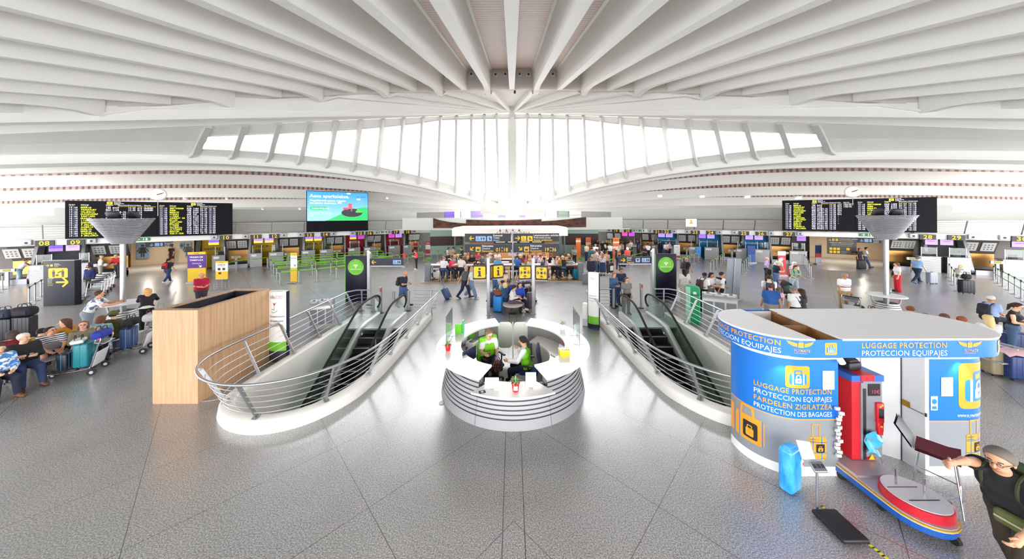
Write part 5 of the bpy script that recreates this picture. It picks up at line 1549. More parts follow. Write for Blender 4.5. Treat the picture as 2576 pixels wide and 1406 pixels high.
m = MB().b2((.32, .3, 1.02), (.4, .304, 1.18)); m.build('control_screen', BLACK, t)
m = MB()
for x, z in ((.34, 1.22), (.37, 1.24), (.36, .88)): m.cyl((x, .31, z), (x, .295, z), .016, 10)
m.build('button', col_mat('e8b820'), t)
m = MB()
rows = [[(.1 + .25 * u, .31 - .05 * math.sin(v * 7 + u * 3), .42 + .36 * v + .05 * math.sin(u * 5)) for u in (0, .2, .4, .6, .8, 1)] for v in (0, .25, .5, .75, 1)]
m.grid([r_[: 6 - i // 2] if False else r_ for i, r_ in enumerate(rows)], 0, True); m.build('film_scrap', mat('blue_film', '4fb4e8', .25), t)
m = MB(); m.slab([(0, 0), (.1, 0), (.05, .09)], (.18, .335, .3), (1, 0, 0), (0, 0, 1), .006); m.build('warning_triangle', YEL, t)
t2 = thing('card_printer', 'black printer standing on the cap of the wrapping machine', 'printer', (5.98, 5.5, 1.735), R(10))
MB().rbox((0, 0, .07), (.26, .24, .14), .03).build('body', BLACK, t2)
m = MB(); m.T = Matrix.Translation((0, -.02, .15)) @ Matrix.Rotation(R(25), 4, 'X'); m.rbox((0, 0, .02), (.2, .14, .05), .015); m.T = None; m.build('lid', mat('printer_lid', '2c2d33', .3), t2)
t2 = thing('strap_bundle', 'hanging bundle of white paper straps at the kiosk wall edge', 'straps', (5.5, 5.2, .34))
m = MB(); rnd = random.Random(3)
for k in range(14): m.box((rnd.uniform(-.02, .03), rnd.uniform(-.02, .02), .06 + .06 * k), (.07, .03, .05), rnd.uniform(-.5, .5))
m.build('straps', noisy('strap_paper', 'f2f2f2', 'b9b9bb', 40, .6), t2)
# tall chair
CH_ = thing('bar_chair', 'black bar chair with burgundy seat on thin steel legs beside the kiosk', 'chair', (6.62, 4.82, 0), R(-145))
m = MB(); m.grid([[(x, y, .78 + .03 * abs(x) * 8 * abs(x) + (.03 if y > .15 else 0)) for x in (-.22, -.11, 0, .11, .22)] for y in (-.2, -.1, 0, .1, .22)], 0, True)
m.grid([[(x, y, .745) for x in (-.22, -.11, 0, .11, .22)] for y in (-.2, -.1, 0, .1, .22)], 0, True); m.build('seat', noisy('burgundy_fabric', '5c1220', '7a2030', 40, .9), CH_)
m = MB(); m.grid([[(x, -.2 - .06 * k - .1 * abs(x) * abs(x), .76 + .1 * k) for x in (-.22, -.11, 0, .11, .22)] for k in range(4)], 0, True)
m.grid([[(x, -.225 - .06 * k - .1 * abs(x) * abs(x), .76 + .1 * k) for x in (-.22, -.11, 0, .11, .22)] for k in range(4)], 0, True); m.build('backrest', mat('chair_black', '17171a', .35), CH_)
for x in (-1, 1):
 for y in (-1, 1):
  m = MB().tube([(x * .18, y * .16, .75), (x * .24, y * .24, 0)], .011, 8); m.build('leg', CHROME, CH_)
m = MB().tube([(-.225, .215, .25), (.225, .215, .25)], .009, 6); m.tube([(-.21, -.2, .3), (-.225, .215, .25)], .009, 6); m.build('footrest', CHROME, CH_)
# scale
t = thing('luggage_scale', 'black platform scale with display head on a pole', 'scale', (4.62, 4.37, 0))
MB().rbox((0, 0, .05), (.36, .46, .06), .02).build('platform', mat('scale_black', '17171a', .5), t)
m = MB()
for x in (-.13, .13):
 for y in (-.18, .18): m.cyl((x, y, 0), (x, y, .03), .025, 8)
m.build('foot', RUBBER, t)
MB().tube([(-.05, .27, .03), (-.05, .27, .66)], .016, 10).build('pole', STEEL, t)
m = MB(); m.T = Matrix.Translation((-.05, .25, .68)) @ Matrix.Rotation(R(40), 4, 'X'); m.rbox((0, 0, 0), (.2, .14, .04), .015); m.build('head', STEEL, t)
m = MB(); m.T = Matrix.Translation((-.05, .25, .68)) @ Matrix.Rotation(R(40), 4, 'X'); m.b2((-.085, -.05, .021), (.085, .05, .024)); m.build('display', mat('lcd_grey', '5c5f66', .3), t)
m = MB(); m.T = Matrix.Translation((-.05, .25, .68)) @ Matrix.Rotation(R(40), 4, 'X')
for q_ in (-.06, 0, .06): m.b2((q_ - .026, -.02, .025), (q_ + .02, .03, .0265))
m.build('digits', mat('lcd_dark', '2c2f34', .3), t)
m = MB(); m.T = Matrix.Translation((-.1, .34, .71)) @ Matrix.Rotation(R(55), 4, 'X') @ Matrix.Rotation(R(-8), 4, 'Z'); m.b2((-.1, 0, 0), (.1, .24, .004))
f_ = lambda x, y, T=m.T.copy(): Vector((x, y, .006))
for q_ in range(5): stroke(m, [(-.05, .2 - .035 * q_), (.05 + .02 * (q_ % 2), .2 - .035 * q_)], .008, f_, 1)
m.build('price_sheet', [WTXT, col_mat('b9c9d8')], t)
# film wrapped suitcase
t = thing('wrapped_suitcase', 'bright blue film wrapped suitcase standing before the kiosk wall', 'suitcase', PZ(1996, 1240) + Vector((0, .06, 0)), R(24))
m = MB().rbox((0, 0, .36), (.32, .2, .7), .06, 0, 4); m.rbox((0, 0, .69), (.2, .1, .06), .025); m.build('body', noisy('blue_wrap', '1f8fe0', '5cbcf4', 7, .2, 4, (1, 1, .4)), t)
m = MB().rbox((.14, -.085, .45), (.06, .05, .1), .01); m.build('sticker', WTXT, t)
m = MB(); text(m, 'K', .09, plane_fn((.118, -.113, .42), (1, 0, 0), (0, 0, 1)), 1); m.build('sticker_letter', RED, t)
# yellow floor tape
p, q_ = PZ(2066, 1272), PZ(2250, 1420)
t = thing('floor_tape', 'yellow and black tape stuck on the floor beneath the scale', 'tape', (p.x, p.y, 0), math.atan2(q_.y - p.y, q_.x - p.x))
L_ = (q_ - p).length
TM = striped('hazard_tape', 'e6e021', '3b3a10', .05, .38, 'X', .6)
MB().b2((0, -.022, .001), (L_, .022, .004)).build('strip', TM, t)
# ================================================================ MONOLITHS AND SIGNS
def wifi_monolith(px0, px1, pyb, side, lb):
 a, c = PZ(px0, pyb), PZ(px1, pyb)
 Y = (a.y + c.y) / 2
 W = c.x - a.x
 t = thing('wifi_monolith', lb, 'information pillar', ((a.x + c.x) / 2, Y, 0), 0, 'wifi monoliths')
 MB().rbox((0, .14, 1.22), (W, .24, 2.44), .015).build('body', mat('monolith_navy', '11142a', .35, spec=.2), t)
 MB().b2((-W / 2 - .01, .0, 0), (-W / 2 + .012, .27, 2.44)).build('green_edge', SGREEN, t)
 MB().b2((-W / 2, -.02, 0), (W / 2, .3, .07)).build('plinth', DKSTEEL, t)
 f_ = lambda d: plane_fn((0, .02 - d, 0), (1, 0, 0), (0, 0, 1))
 m = MB(); poly2(m, disc(0, 1.87, .41, 36), f_(.008)); m.build('round_label', SGREEN, t)
 m = MB()
 for r_ in (.06, .11, .16):
  pts = [(r_ * math.cos(R(a_)), 1.84 + r_ * math.sin(R(a_))) for a_ in range(45, 136, 15)]; stroke(m, pts, .025, f_(.011))
 poly2(m, disc(0, 1.85, .025, 10), f_(.011)); text(m, 'ADIERAZPEN ONLINE', .055, f_(.011), 1, 'c', 0, 0, 1.74); m.build('wifi_mark', WTXT, t)
 m = MB()
 tx = 'WI-FI GRATIS E ILIMITADO'
 for i, ch in enumerate(tx):
  a_ = R(170 - 160 * i / (len(tx) - 1)); ca, sa = math.cos(a_ - PI / 2), math.sin(a_ - PI / 2)
  cx, cy = .32 * math.cos(a_), 1.87 + .32 * math.sin(a_)
  text(m, ch, .07, lambda x, y, cx=cx, cy=cy, ca=ca, sa=sa: f_(.011)(cx + x * ca - y * sa, cy + x * sa + y * ca), 1, 'c')
 text(m, 'Conectate a la red wifi', .045, f_(.011), 0, 'c', 0, 0, 1.66); text(m, 'y navega sin limite', .045, f_(.011), 0, 'c', 0, 0, 1.6)
 m.build('lettering', mat('dark_green_letters', '27501a', .5), t)
 # steel fin and direction arm
 s = side
 fx = s * (W / 2 + .09)
 m = MB(); m.slab([(-.07, 0), (.07, 0), (.07, 2.56 if s > 0 else 2.72), (-.07, 2.72 if s > 0 else 2.56)], (fx, .25, 0), (1, 0, 0), (0, 0, 1), .2); m.build('steel_fin', ALU, t)
 x0 = fx + s * .07
 x1 = x0 + s * 1.72
 lo, hi = min(x0, x1), max(x0, x1)
 m = MB().b2((lo, .1, 1.93), (hi, .2, 2.3)); m.build('arm_panel', SIGN, t)
 m = MB().b2((lo, .09, 1.88), (hi, .21, 1.93)); m.build('arm_rail', ALU, t)
 g = plane_fn((0, .09, 0), (1, 0, 0), (0, 0, 1)); g2 = plane_fn((0, .086, 0), (1, 0, 0), (0, 0, 1))
 m = MB(); arrow(m, lo + .2, 2.11, .24, 180 if s > 0 else 0, g)
 if s < 0: text(m, 'Puertas', .12, g, 1, 'l', 0, lo + .4, 1.96)
 m.build('arrow', YEL, t)
 m = MB(); poly2(m, rrect(hi - .52, 2.0, hi - .1, 2.22, .02, 2), g)
 if s < 0: poly2(m, rrect(hi - .85, 2.0, hi - .62, 2.22, .02, 2), g)
 m.build('pictogram_tile', SKYB, t)
 m = MB(); wheelchair_icon(m, hi - .42, 2.02, .18, g2); man_icon(m, hi - .26, 2.03, .16, g2); man_icon(m, hi - .17, 2.03, .16, g2, 0, True)
 if s < 0: stroke(m, [(hi - .8, 2.15), (hi - .67, 2.15)], .05, g2); stroke(m, [(hi - .735, 2.15), (hi - .735, 2.04)], .05, g2)
 m.build('pictogram', DTXT, t)
 if s < 0:
  m = MB(); text(m, 'Ateak', .1, g, 1, 'l', 0, lo + .4, 2.2); text(m, 'Gates', .1, g, 0, 'l', 0, lo + .4, 2.09); m.build('lettering', WTXT, t)
wifi_monolith(869, 921, 763, 1, 'tall navy wifi monolith with green disc behind the western escalator')
wifi_monolith(1649, 1703, 755, -1, 'tall navy wifi monolith with green disc behind the eastern escalator')
a, c = PZ(123, 771), PZ(190, 764)
t = thing('security_monolith', 'dark navy monolith with yellow security sign and arrow', 'information pillar', ((a.x + c.x) / 2, 15.7, 0), R(6))
W = 1.4
MB().rbox((0, .15, 1.15), (W, .28, 2.3), .01).build('body', mat('monolith_dark', '20222c', .4, spec=.2), t)
MB().b2((-W / 2 - .005, .0, 2.3), (W / 2 + .005, .3, 2.315)).build('top_cap', ALU, t)
f_ = lambda d: plane_fn((0, .008 - d, 0), (1, 0, 0), (0, 0, 1))
m = MB(); poly2(m, rrect(-.46, 1.42, .4, 1.92, .07), f_(.004)); arrow(m, .15, 1.2, .56, 0, f_(.004), 0, .15); arrow(m, -.5, 2.06, .14, 0, f_(.004)); poly2(m, rrect(-.38, 2.01, -.26, 2.11, .02), f_(.004)); text(m, 'Salidas', .07, f_(.004), 0, 'l', 0, -.2, 1.99); text(m, 'Control de', .06, f_(.004), 0, 'l', 0, -.5, 1.1); text(m, 'seguridad', .06, f_(.004), 0, 'l', 0, -.5, 1.03); m.build('yellow_sign', YEL, t)
m = MB(); man_icon(m, -.23, 1.47, .38, f_(.008)); man_icon(m, .18, 1.47, .38, f_(.008)); stroke(m, [(-.06, 1.66), (.12, 1.78)], .05, f_(.008)); poly2(m, rrect(-.13, 1.52, .0, 1.6, .01), f_(.008)); m.build('pictogram', DTXT, t)
m = MB()
for q_, tx in enumerate(('Segurtasun', 'kontrola', 'Security', 'Control')): text(m, tx, .06, f_(.004), 0, 'l', 0, -.5, 1.38 - .07 * q_)
text(m, 'Irteerak', .06, f_(.004), 1, 'l', 0, -.2, 2.12); text(m, 'Departures', .06, f_(.004), 0, 'l', 0, -.2, 2.06); m.build('lettering', WTXT, t)
# big direction sign over the middle
t = thing('direction_sign', 'big charcoal four panel direction sign on the middle mast', 'direction sign', (0, 17.7, 0))
px2x = lambda px: (px - CX) / F * 17.7
zz = lambda py: CH - (py - HY) / F * 17.7
m = MB().cyl((.02, 0, 0), (.02, 0, 3.62), .05, 12); m.build('mast', ALU, t)
for q_ in (-.22, .0, .22):
 m = MB().cyl((q_, .1, .05), (q_, .1, 1.35), .035, 10); m.build('guard_tube', ALU, t)
m = MB().bar((-.3, .1, 1.3), (.3, .1, 1.3), .05); m.bar((-.3, .1, .1), (.3, .1, .1), .05); m.build('guard_bar', ALU, t)
TXT = {(0, 0): 1, (0, 1): 1}
for col, (x0, x1) in enumerate(((1170, 1285.5), (1291, 1405.5))):
 for row, (y0, y1) in enumerate(((587, 607.5), (613, 634.5))):
  a, c, z1, z0 = px2x(x0), px2x(x1), zz(y0), zz(y1)
  m = MB().b2((a, -.12, z0), (c, -.04, z1)); m.build('panel', SIGN, t)
  g = plane_fn((0, -.125, 0), (1, 0, 0), (0, 0, 1)); g2 = plane_fn((0, -.13, 0), (1, 0, 0), (0, 0, 1))
  y_, w_, b_, d_ = MB(), MB(), MB(), MB()
  H = z1 - z0
  if row == 0:
   arrow(y_, a + (.38 if col == 0 else .25), (z0 + z1) / 2 - .03, .28, 180 if col == 0 else 0, g)
   tiles = ((.62, 1.2), (1.27, 1.55)) if col == 0 else ((.45, .74), (.8, 1.1))
   for i, (q0, q1) in enumerate(tiles):
    poly2(b_ if col == 0 else y_, rrect(a + q0, z0 + .04, a + q1, z0 + .32, .03, 2), g)
    k0 = a + q0
    if i == 0: wheelchair_icon(d_, k0 + .13, z0 + .07, .22, g2)
    if i == 0 and col == 0: man_icon(d_, k0 + .32, z0 + .08, .2, g2); man_icon(d_, k0 + .46, z0 + .08, .2, g2, 0, True)
    if i == 1: man_icon(d_, k0 + .14, z0 + .08, .2, g2); stroke(d_, [(k0 + .14, z0 + .18), (k0 + .24, z0 + .12)], .05, g2)
   xx = a + (1.62 if col == 0 else 1.16)
   for i, tx in enumerate((('Komunak', 'Toilets', 'Aseos') if col == 0 else ('Lehentasunezko sarbidea', 'Preferential access', 'Acceso preferente'))):
    text((w_ if i < 2 else (b_ if col == 0 else y_)), tx, .15, g, int(i != 1), 'l', 0, xx, z1 - .155 - .135 * i, sx=.86)
  else:
   arrow(y_, a + .4, (z0 + z1) / 2 - .02, .26, 225 if col == 0 else -45, g)
   poly2(y_, rrect(a + .62, z0 + .05, a + .9, z0 + .33, .03, 2), g); poly2(d_, rrect(a + .67, z0 + .1, a + .83, z0 + .22, .01, 2), g2); stroke(d_, [(a + .7, z0 + .28), (a + .86, z0 + .28), (a + .86, z0 + .12)], .02, g2)
   for i, tx in enumerate(('Fakturazioa', 'Check-in', 'Facturación')):
    tx = tx.replace('\u00f3', 'ó')
    text(w_ if i < 2 else y_, tx, .15, g, int(i != 1), 'l', 0, a + .97, z1 - .16 - .145 * i, sx=.86)
   n0, n1 = ('01', '18') if col == 0 else ('19', '36')
   text(y_, n0, .3, g, 1, 'l', 0, a + 1.77, z0 + .06, sx=.85); text(y_, 'a', .14, g, 1, 'l', 0, a + 2.09, z0 + .06); text(w_, 'to', .1, g, 0, 'l', 0, a + 2.08, z0 + .24); text(y_, n1, .3, g, 1, 'l', 0, a + 2.19, z0 + .06, sx=.85)
  for q_, nm_, mm in ((y_, 'yellow_lettering', YEL), (w_, 'white_lettering', WTXT), (b_, 'blue_lettering', SKYB), (d_, 'pictogram', DTXT)):
   if q_.v: q_.build(nm_, mm, t)
def pylon(px, pyb, z, panels, lb):
 p = PZ(px, pyb)
 t = thing('pylon_sign', lb, 'sign post', p, 0, 'twin sign posts behind the desk')
 MB().rbox((0, 0, z / 2), (.15, .1, z), .02).build('post', ALU, t)
 for kind_, rz, x0, W, zc in panels:
  M = Matrix.Translation((x0, 0, zc)) @ Matrix.Rotation(R(rz), 4, 'Z')
  lo, hi = (0, W) if W > 0 else (W, 0)
  m = MB(); m.T = M; m.b2((lo, -.02, -.33), (hi, .02, .33)); m.build('panel', SIGN, t)
  m = MB(); m.T = M; m.b2((lo, -.03, -.36), (hi, .03, -.33)); m.build('rail', ALU, t)
  A = abs(W)
  f1 = lambda x, y: Vector((x, -.024, y)); f2 = lambda x, y: Vector((x, -.028, y))
  m = MB(); m.T = M; e = .05 * A / .6
  poly2(m, rrect(lo + .06 * A, -.26, hi - .06 * A, .26, .06), f1); m.build('tile', YEL, t)
  m = MB(); m.T = M; cx = (lo + hi) / 2; k = A / .6
  if kind_ == 'i':
   poly2(m, [(cx + .055 * k * math.cos(2 * PI * q / 14), .15 + .055 * math.sin(2 * PI * q / 14)) for q in range(14)], f2)
   for (xa, xb, ya, yb) in ((-.045, .045, -.17, .06), (-.075, .045, .0, .06), (-.08, .08, -.19, -.14)): poly2(m, [(cx + xa * k, ya), (cx + xb * k, ya), (cx + xb * k, yb), (cx + xa * k, yb)], f2)
  else:
   poly2(m, [(cx + .065 * k * math.cos(2 * PI * q / 16), .065 * math.sin(2 * PI * q / 16)) for q in range(16)], f2)
   for an in (0, 90, 180, 270):
    c_, s_ = math.cos(R(an)), math.sin(R(an))
    g = lambda x, y: f2(cx + (x * c_ - y * s_) * k, x * s_ + y * c_)
    stroke(m, [(-.26, 0), (-.13, 0)], .03, g); stroke(m, [(-.2, .08), (-.12, 0), (-.2, -.08)], .03, g)
  m.build('pictogram', DTXT, t)
 MB().b2((-.12, -.09, 0), (.12, .09, .02)).build('foot', ALU, t)
pylon(1229, 791, 2.58, [('i', 4, -.1, -.6, 1.93), ('i', 24, .2, .52, 1.95), ('i', 78, .08, .34, 1.9)], 'grey sign post with yellow information panels behind the desk')
pylon(1342, 789, 2.55, [('x', 6, -.1, -.58, 1.9), ('x', -14, .1, .56, 1.88)], 'grey sign post with yellow meeting point panels behind the desk')
# free-standing banners
def banner(px, pyb, pyt, W, bands, lb, base='plate', rz=0.0, writing=()):
 p = PZ(px, pyb)
 zt = CH + (HY - unroll(px, pyt)[1] - HY) / F * p.y
 t = thing('banner_stand', lb, 'banner stand', p, rz, None)
 z0 = .1
 for c, f0, f1 in bands:
  m = MB().b2((-W / 2, -.02, z0 + (zt - z0) * f0), (W / 2, .04, z0 + (zt - z0) * f1)); m.build('sheet', col_mat(c, .5), t)
 if base == 'star':
  m = MB()
  for k in range(4): m.slab([(-.09, 0), (.09, 0), (0, .55)], (0, 0, .03), (math.cos(PI / 4 + PI / 2 * k), math.sin(PI / 4 + PI / 2 * k), 0), (-math.sin(PI / 4 + PI / 2 * k), math.cos(PI / 4 + PI / 2 * k), 0), .07)
  m.build('base', ALU, t)
 elif base == 'rack':
  m = MB()
  for x in (-W / 2, W / 2): m.tube([(x, -.15, .05), (x, -.15, .34), (x, .1, .5), (x, .1, .05), (x, -.15, .05)], .014, 6)
  for q_ in (.1, .22, .34): m.tube([(-W / 2, -.15, q_), (W / 2, -.15, q_)], .012, 6)
  m.tube([(0, .02, 0), (0, .02, .6)], .02, 6)
  m.build('rack', STEEL, t)
 else:
  MB().b2((-W / 2 - .04, -.16, 0), (W / 2 + .04, .16, .1)).build('base', ALU, t)
 for c, tx, sz, f_, bo in writing:
  m = MB(); text(m, tx, sz, plane_fn((0, -.026, z0 + (zt - z0) * f_), (1, 0, 0), (0, 0, 1)), bo, 'c') if tx != '>' else arrow(m, W * .2, z0 + (zt - z0) * f_ + .02, sz, -45, plane_fn((0, -.026, 0), (1, 0, 0), (0, 0, 1)))
  m.build('lettering', col_mat(c), t)
 return t
banner(495, 712, 634, 1.0, (('f0c41c', 0, .46), ('5c2a90', .46, .92), ('f0c41c', .92, 1)), 'yellow and purple premium check-in banner west of the oak enclosure', 'plate', R(14), (('ffffff', 'PREMIUM', .17, .8, 1), ('ffffff', 'TIMEFLEX', .17, .7, 1), ('ffffff', 'Check-in', .14, .6, 0), ('ffffff', '>', .22, .52, 0), ('3a3a3a', 'vueling', .1, .94, 0)))
banner(511, 694, 633, .4, (('f0c41c', 0, .35), ('ecebe6', .35, .85), ('f0c41c', .85, 1)), 'narrow yellow and white banner just behind the premium one', 'plate', R(10), (('e8b81c', 'o', .2, .55, 1),))
t = banner(558, 728, 657, .66, (('f0c41c', .32, .62), ('f1efea', .62, .93), ('f0c41c', .93, 1)), 'yellow and white bag size board on a wire rack', 'rack', R(8), (('333333', 'CHECK', .13, .84, 1), ('555555', 'Hand luggage', .06, .8, 0), ('3a3a3a', 'vueling', .07, .945, 0)))
m = MB()
for x in (-.13, .13): m.b2((x - .07, -.03, 1.2), (x + .07, -.024, 1.34));
m.b2((-.16, -.03, .95), (-.02, -.024, 1.08)); m.build('pictogram', col_mat('4a3a10'), t)
banner(739, 712, 636, .42, (('f0c41c', 0, .48), ('eef0f2', .48, .9), ('f0c41c', .9, 1)), 'slim yellow and white check-in totem on a star base', 'star', 0, (('333333', 'CHECK-IN', .08, .8, 1), ('444444', '>', .16, .56, 0), ('3a3a3a', 'vueling', .08, .93, 0)))
banner(1967, 694, 632, .52, (('e23440', 0, .82), ('e8f0f2', .82, 1)), 'tall red banner with white top before counter 27', 'plate', R(-5), (('ffffff', 'fast', .12, .7, 1), ('ffffff', 'PRIORITY', .1, .64, 1)))
banner(1077, 640, 607, .62, (('c22838', 0, .35), ('e9e6e4', .35, .72), ('c22838', .72, 1)), 'red and white airline banner at the hall corner behind the cafe planter', 'plate', 0, (('ffffff', 'IBERIA', .13, .82, 1),))
banner(1061, 628, 596, .6, (('c22838', 0, .4), ('e9e6e4', .4, .75), ('c22838', .75, 1)), 'red and white airline banner touching counter 18', 'plate', 0, (('ffffff', 'IBERIA', .13, .85, 1),))
banner(624, 661, 632, .55, (('c8252f', .3, 1),), 'small red board on a stand between counters 10 and 11', 'plate', 0, (('ffffff', '15 kg', .14, .75, 1),))
banner(1017, 672, 637, .26, (('d23a3e', .62, 1),), 'small red notice on a stand beneath sign 18', 'plate')
banner(1455, 651, 599, .5, (('ef7a3c', 0, .8), ('f6d9b8', .8, .9), ('ef7a3c', .9, 1)), 'orange banner at the east side of the cafe', 'plate')
banner(1480, 640, 597, .6, (('ef7a3c', 0, .55), ('f8e6d4', .55, .7), ('ef7a3c', .7, 1)), 'orange banner by the walnut wall east of the cafe', 'plate')
banner(1550, 655, 598, .62, (('ef7a3c', 0, .5), ('f8e6d4', .5, .6), ('ef7a3c', .6, .75), ('f8e6d4', .75, .82), ('ef7a3c', .82, 1)), 'orange and cream banner in the middle of the long queue', 'plate', 0, (('7a3a14', 'easyJet', .14, .88, 1),))
banner(1703, 651, 616, .62, (('c83a48', 0, .18), ('e9eeee', .18, 1)), 'white notice board with red foot beside the eastern wifi monolith', 'plate', 0, (('c83a48', 'Info', .14, .8, 1),))
banner(1757, 655, 622, .5, (('2288d8', .35, 1),), 'bright blue board on a wire rack beneath sign 23', 'rack')
banner(1890, 662, 618, .72, (('2b5fae', .0, .48), ('15408e', .48, 1)), 'dark blue cabinet banner between counters 25 and 26', 'plate')
banner(2059, 665, 613, .52, (('b9bcc4', 0, .3), ('c8303c', .3, .5), ('2a3f78', .5, .92), ('e8e4e4', .92, 1)), 'red and navy advertising banner at the eastern passage', 'plate')
# passage signs
def hung_sign(side, px0, px1, py0, py1, off, c, lb, fn_):
 a, c_ = wl(side, px0, off), wl(side, px1, off)
 rz = SIDE[side][2]; W = (c_ - a).length
 z1 = CH - unroll(px0, py0)[1] / F * a.y; z0 = CH - unroll(px0, py1)[1] / F * a.y
 t = thing('wall_sign', lb, 'sign', (a.x, a.y, z0), rz)
 MB().b2((0, -.06, 0), (W, 0, z1 - z0)).build('panel', c, t)
 fn_(t, W, z1 - z0, lambda d: plane_fn((0, -.062 - d, 0), (1, 0, 0), (0, 0, 1)))
def lady(t, W, H, f):
 m = MB(); man_icon(m, W / 2, H * .1, H * .82, f(.003), 0, True); m.build('pictogram', DTXT, t)
def toilets(t, W, H, f):
 m = MB(); poly2(m, rrect(W * .33, H * .15, W * .5, H * .85, .03, 2), f(.003)); poly2(m, rrect(W * .53, H * .15, W * .62, H * .85, .03, 2), f(.003)); arrow(m, W * .22, H * .5, H * .6, -90, f(.003)); m.build('tile', SKYB, t)
 m = MB(); text(m, 'Komunak', H * .32, f(.003), 1, 'l', 0, W * .68, H * .62); text(m, 'Toilets', H * .3, f(.003), 0, 'l', 0, W * .68, H * .34); text(m, 'Aseos', H * .3, f(.003), 0, 'l', 0, W * .68, H * .06); m.build('lettering', WTXT, t)
def pref(t, W, H, f):
 m = MB(); arrow(m, W * .1, H * .87, H * .14, -90, f(.003))
 for i in range(2): poly2(m, rrect(W * (.17 + .12 * i), H * .8, W * (.26 + .12 * i), H * .94, .02, 2), f(.003))
 for i in range(6): poly2(m, rrect(W * (.08 + .13 * (i % 3)), H * (.06 + .19 * (i // 3)), W * (.18 + .13 * (i % 3)), H * (.2 + .19 * (i // 3)), .02, 2), f(.003))
 poly2(m, rrect(W * .66, H * .25, W * .77, H * .4, .02, 2), f(.003)); text(m, 'Acceso preferente', H * .07, f(.003), 1, 'l', 0, W * .42, H * .8); text(m, 'Asistencia a personas con movilidad', H * .06, f(.003), 0, 'c', 0, W * .5, H * .5); text(m, 'Personas con discapacidad', H * .055, f(.003), 0, 'l', 0, W * .5, H * .06); m.build('lettering', YEL, t)
 m = MB(); text(m, 'Lehentasunezko sarbidea', H * .07, f(.003), 1, 'l', 0, W * .42, H * .9)
 for i in range(2): text(m, ['Ezinduei eta mugikortasun murriztuko', 'Assistance for persons with reduced'][i], H * .06, f(.003), i == 0, 'c', 0, W * .5, H * (.68 - .09 * i))
 text(m, 'Disabled persons', H * .055, f(.003), 0, 'l', 0, W * .5, H * .14); m.build('lettering', WTXT, t)
hung_sign('L', 344, 374, 612, 651, 8.8, mat('passage_blue', '6f93b8', .5), 'blue toilet sign with a woman pictogram in the western passage', lady)
hung_sign('L', 452, 463, 610, 626, 8.8, mat('passage_blue', '6f93b8', .5), 'small blue baby care sign in the western passage', lambda t, W, H, f: None if False else lady(t, W, H, f))
hung_sign('L', 466, 480, 610, 647, 8.8, mat('passage_blue', '6f93b8', .5), 'half seen blue toilet sign at the east edge of the western passage', lady)
hung_sign('L', 366, 436, 610, 622, 1.3, SIGN, 'charcoal toilets sign hanging over the western passage', toilets)
hung_sign('R', 2153, 2216, 598, 610, 1.3, SIGN, 'charcoal toilets sign hanging over the eastern passage', toilets)
hung_sign('R', 2080, 2154, 597, 638, 1.2, mat('board_charcoal', '2e2c30', .4), 'charcoal and yellow preferential access board at the eastern passage', pref)
for side, px, lb in (('L', 356, 'over the western passage'), ('L', 962, 'beneath the fascia near counter 16'), ('R', 1610, 'between signs 20 and 21'), ('R', 2180, 'over the eastern passage')):
 p = wl(side, px, -.05)
 t = thing('exit_sign', 'green emergency exit sign %s' % lb, 'exit sign', (p.x, p.y, 2.85), SIDE[side][2], 'green exit signs')
 MB().b2((-.42, 0, -.12), (.42, .05, .12)).build('plate', mat('exit_green', '1a6b3a', .4, emit=.3), t)
 m = MB(); g = plane_fn((0, -.004, 0), (1, 0, 0), (0, 0, 1)); arrow(m, -.2, 0, .22, 180 if px != 2180 else 0, g); man_icon(m, .1, -.08, .17, g); poly2(m, [(.2, -.09), (.3, -.09), (.3, .09), (.2, .09)], g); m.build('pictogram', WTXT, t)
# lamps in the ceilings of the two passages
for side, px, off, lb in (('L', 372, 5.2, 'western passage, nearer the woman pictogram'), ('L', 440, 5.2, 'western passage, nearer counter 10'), ('R', 2095, 5.2, 'eastern passage, above the access board side'), ('R', 2170, 5.2, 'eastern passage, above the walkers')):
 p = wl(side, px, off)
 t = thing('ceiling_lamp', 'round ceiling lamp in the %s' % lb, 'lamp', (p.x, p.y, 2.66), 0, 'passage ceiling lamps')
 MB().lathe([(.24, -.05), (.26, -.03), (.26, 0)], 20).build('housing', WPAINT, t)
 MB().cyl((0, 0, -.035), (0, 0, -.055), .23, 20).build('lens', mat('passage_lamp_glow', 'fff2de', .4, emit=8), t)
 lo = bpy.data.objects.new('ceiling_lamp_light', bpy.data.lights.new('ceiling_lamp_light', 'AREA')); COL.objects.link(lo); lo.parent = t
 lo.location = (0, 0, -.07); lo.data.shape = 'DISK'; lo.data.size = .45; lo.data.energy = 50; lo.data.color = (1, .9, .76)
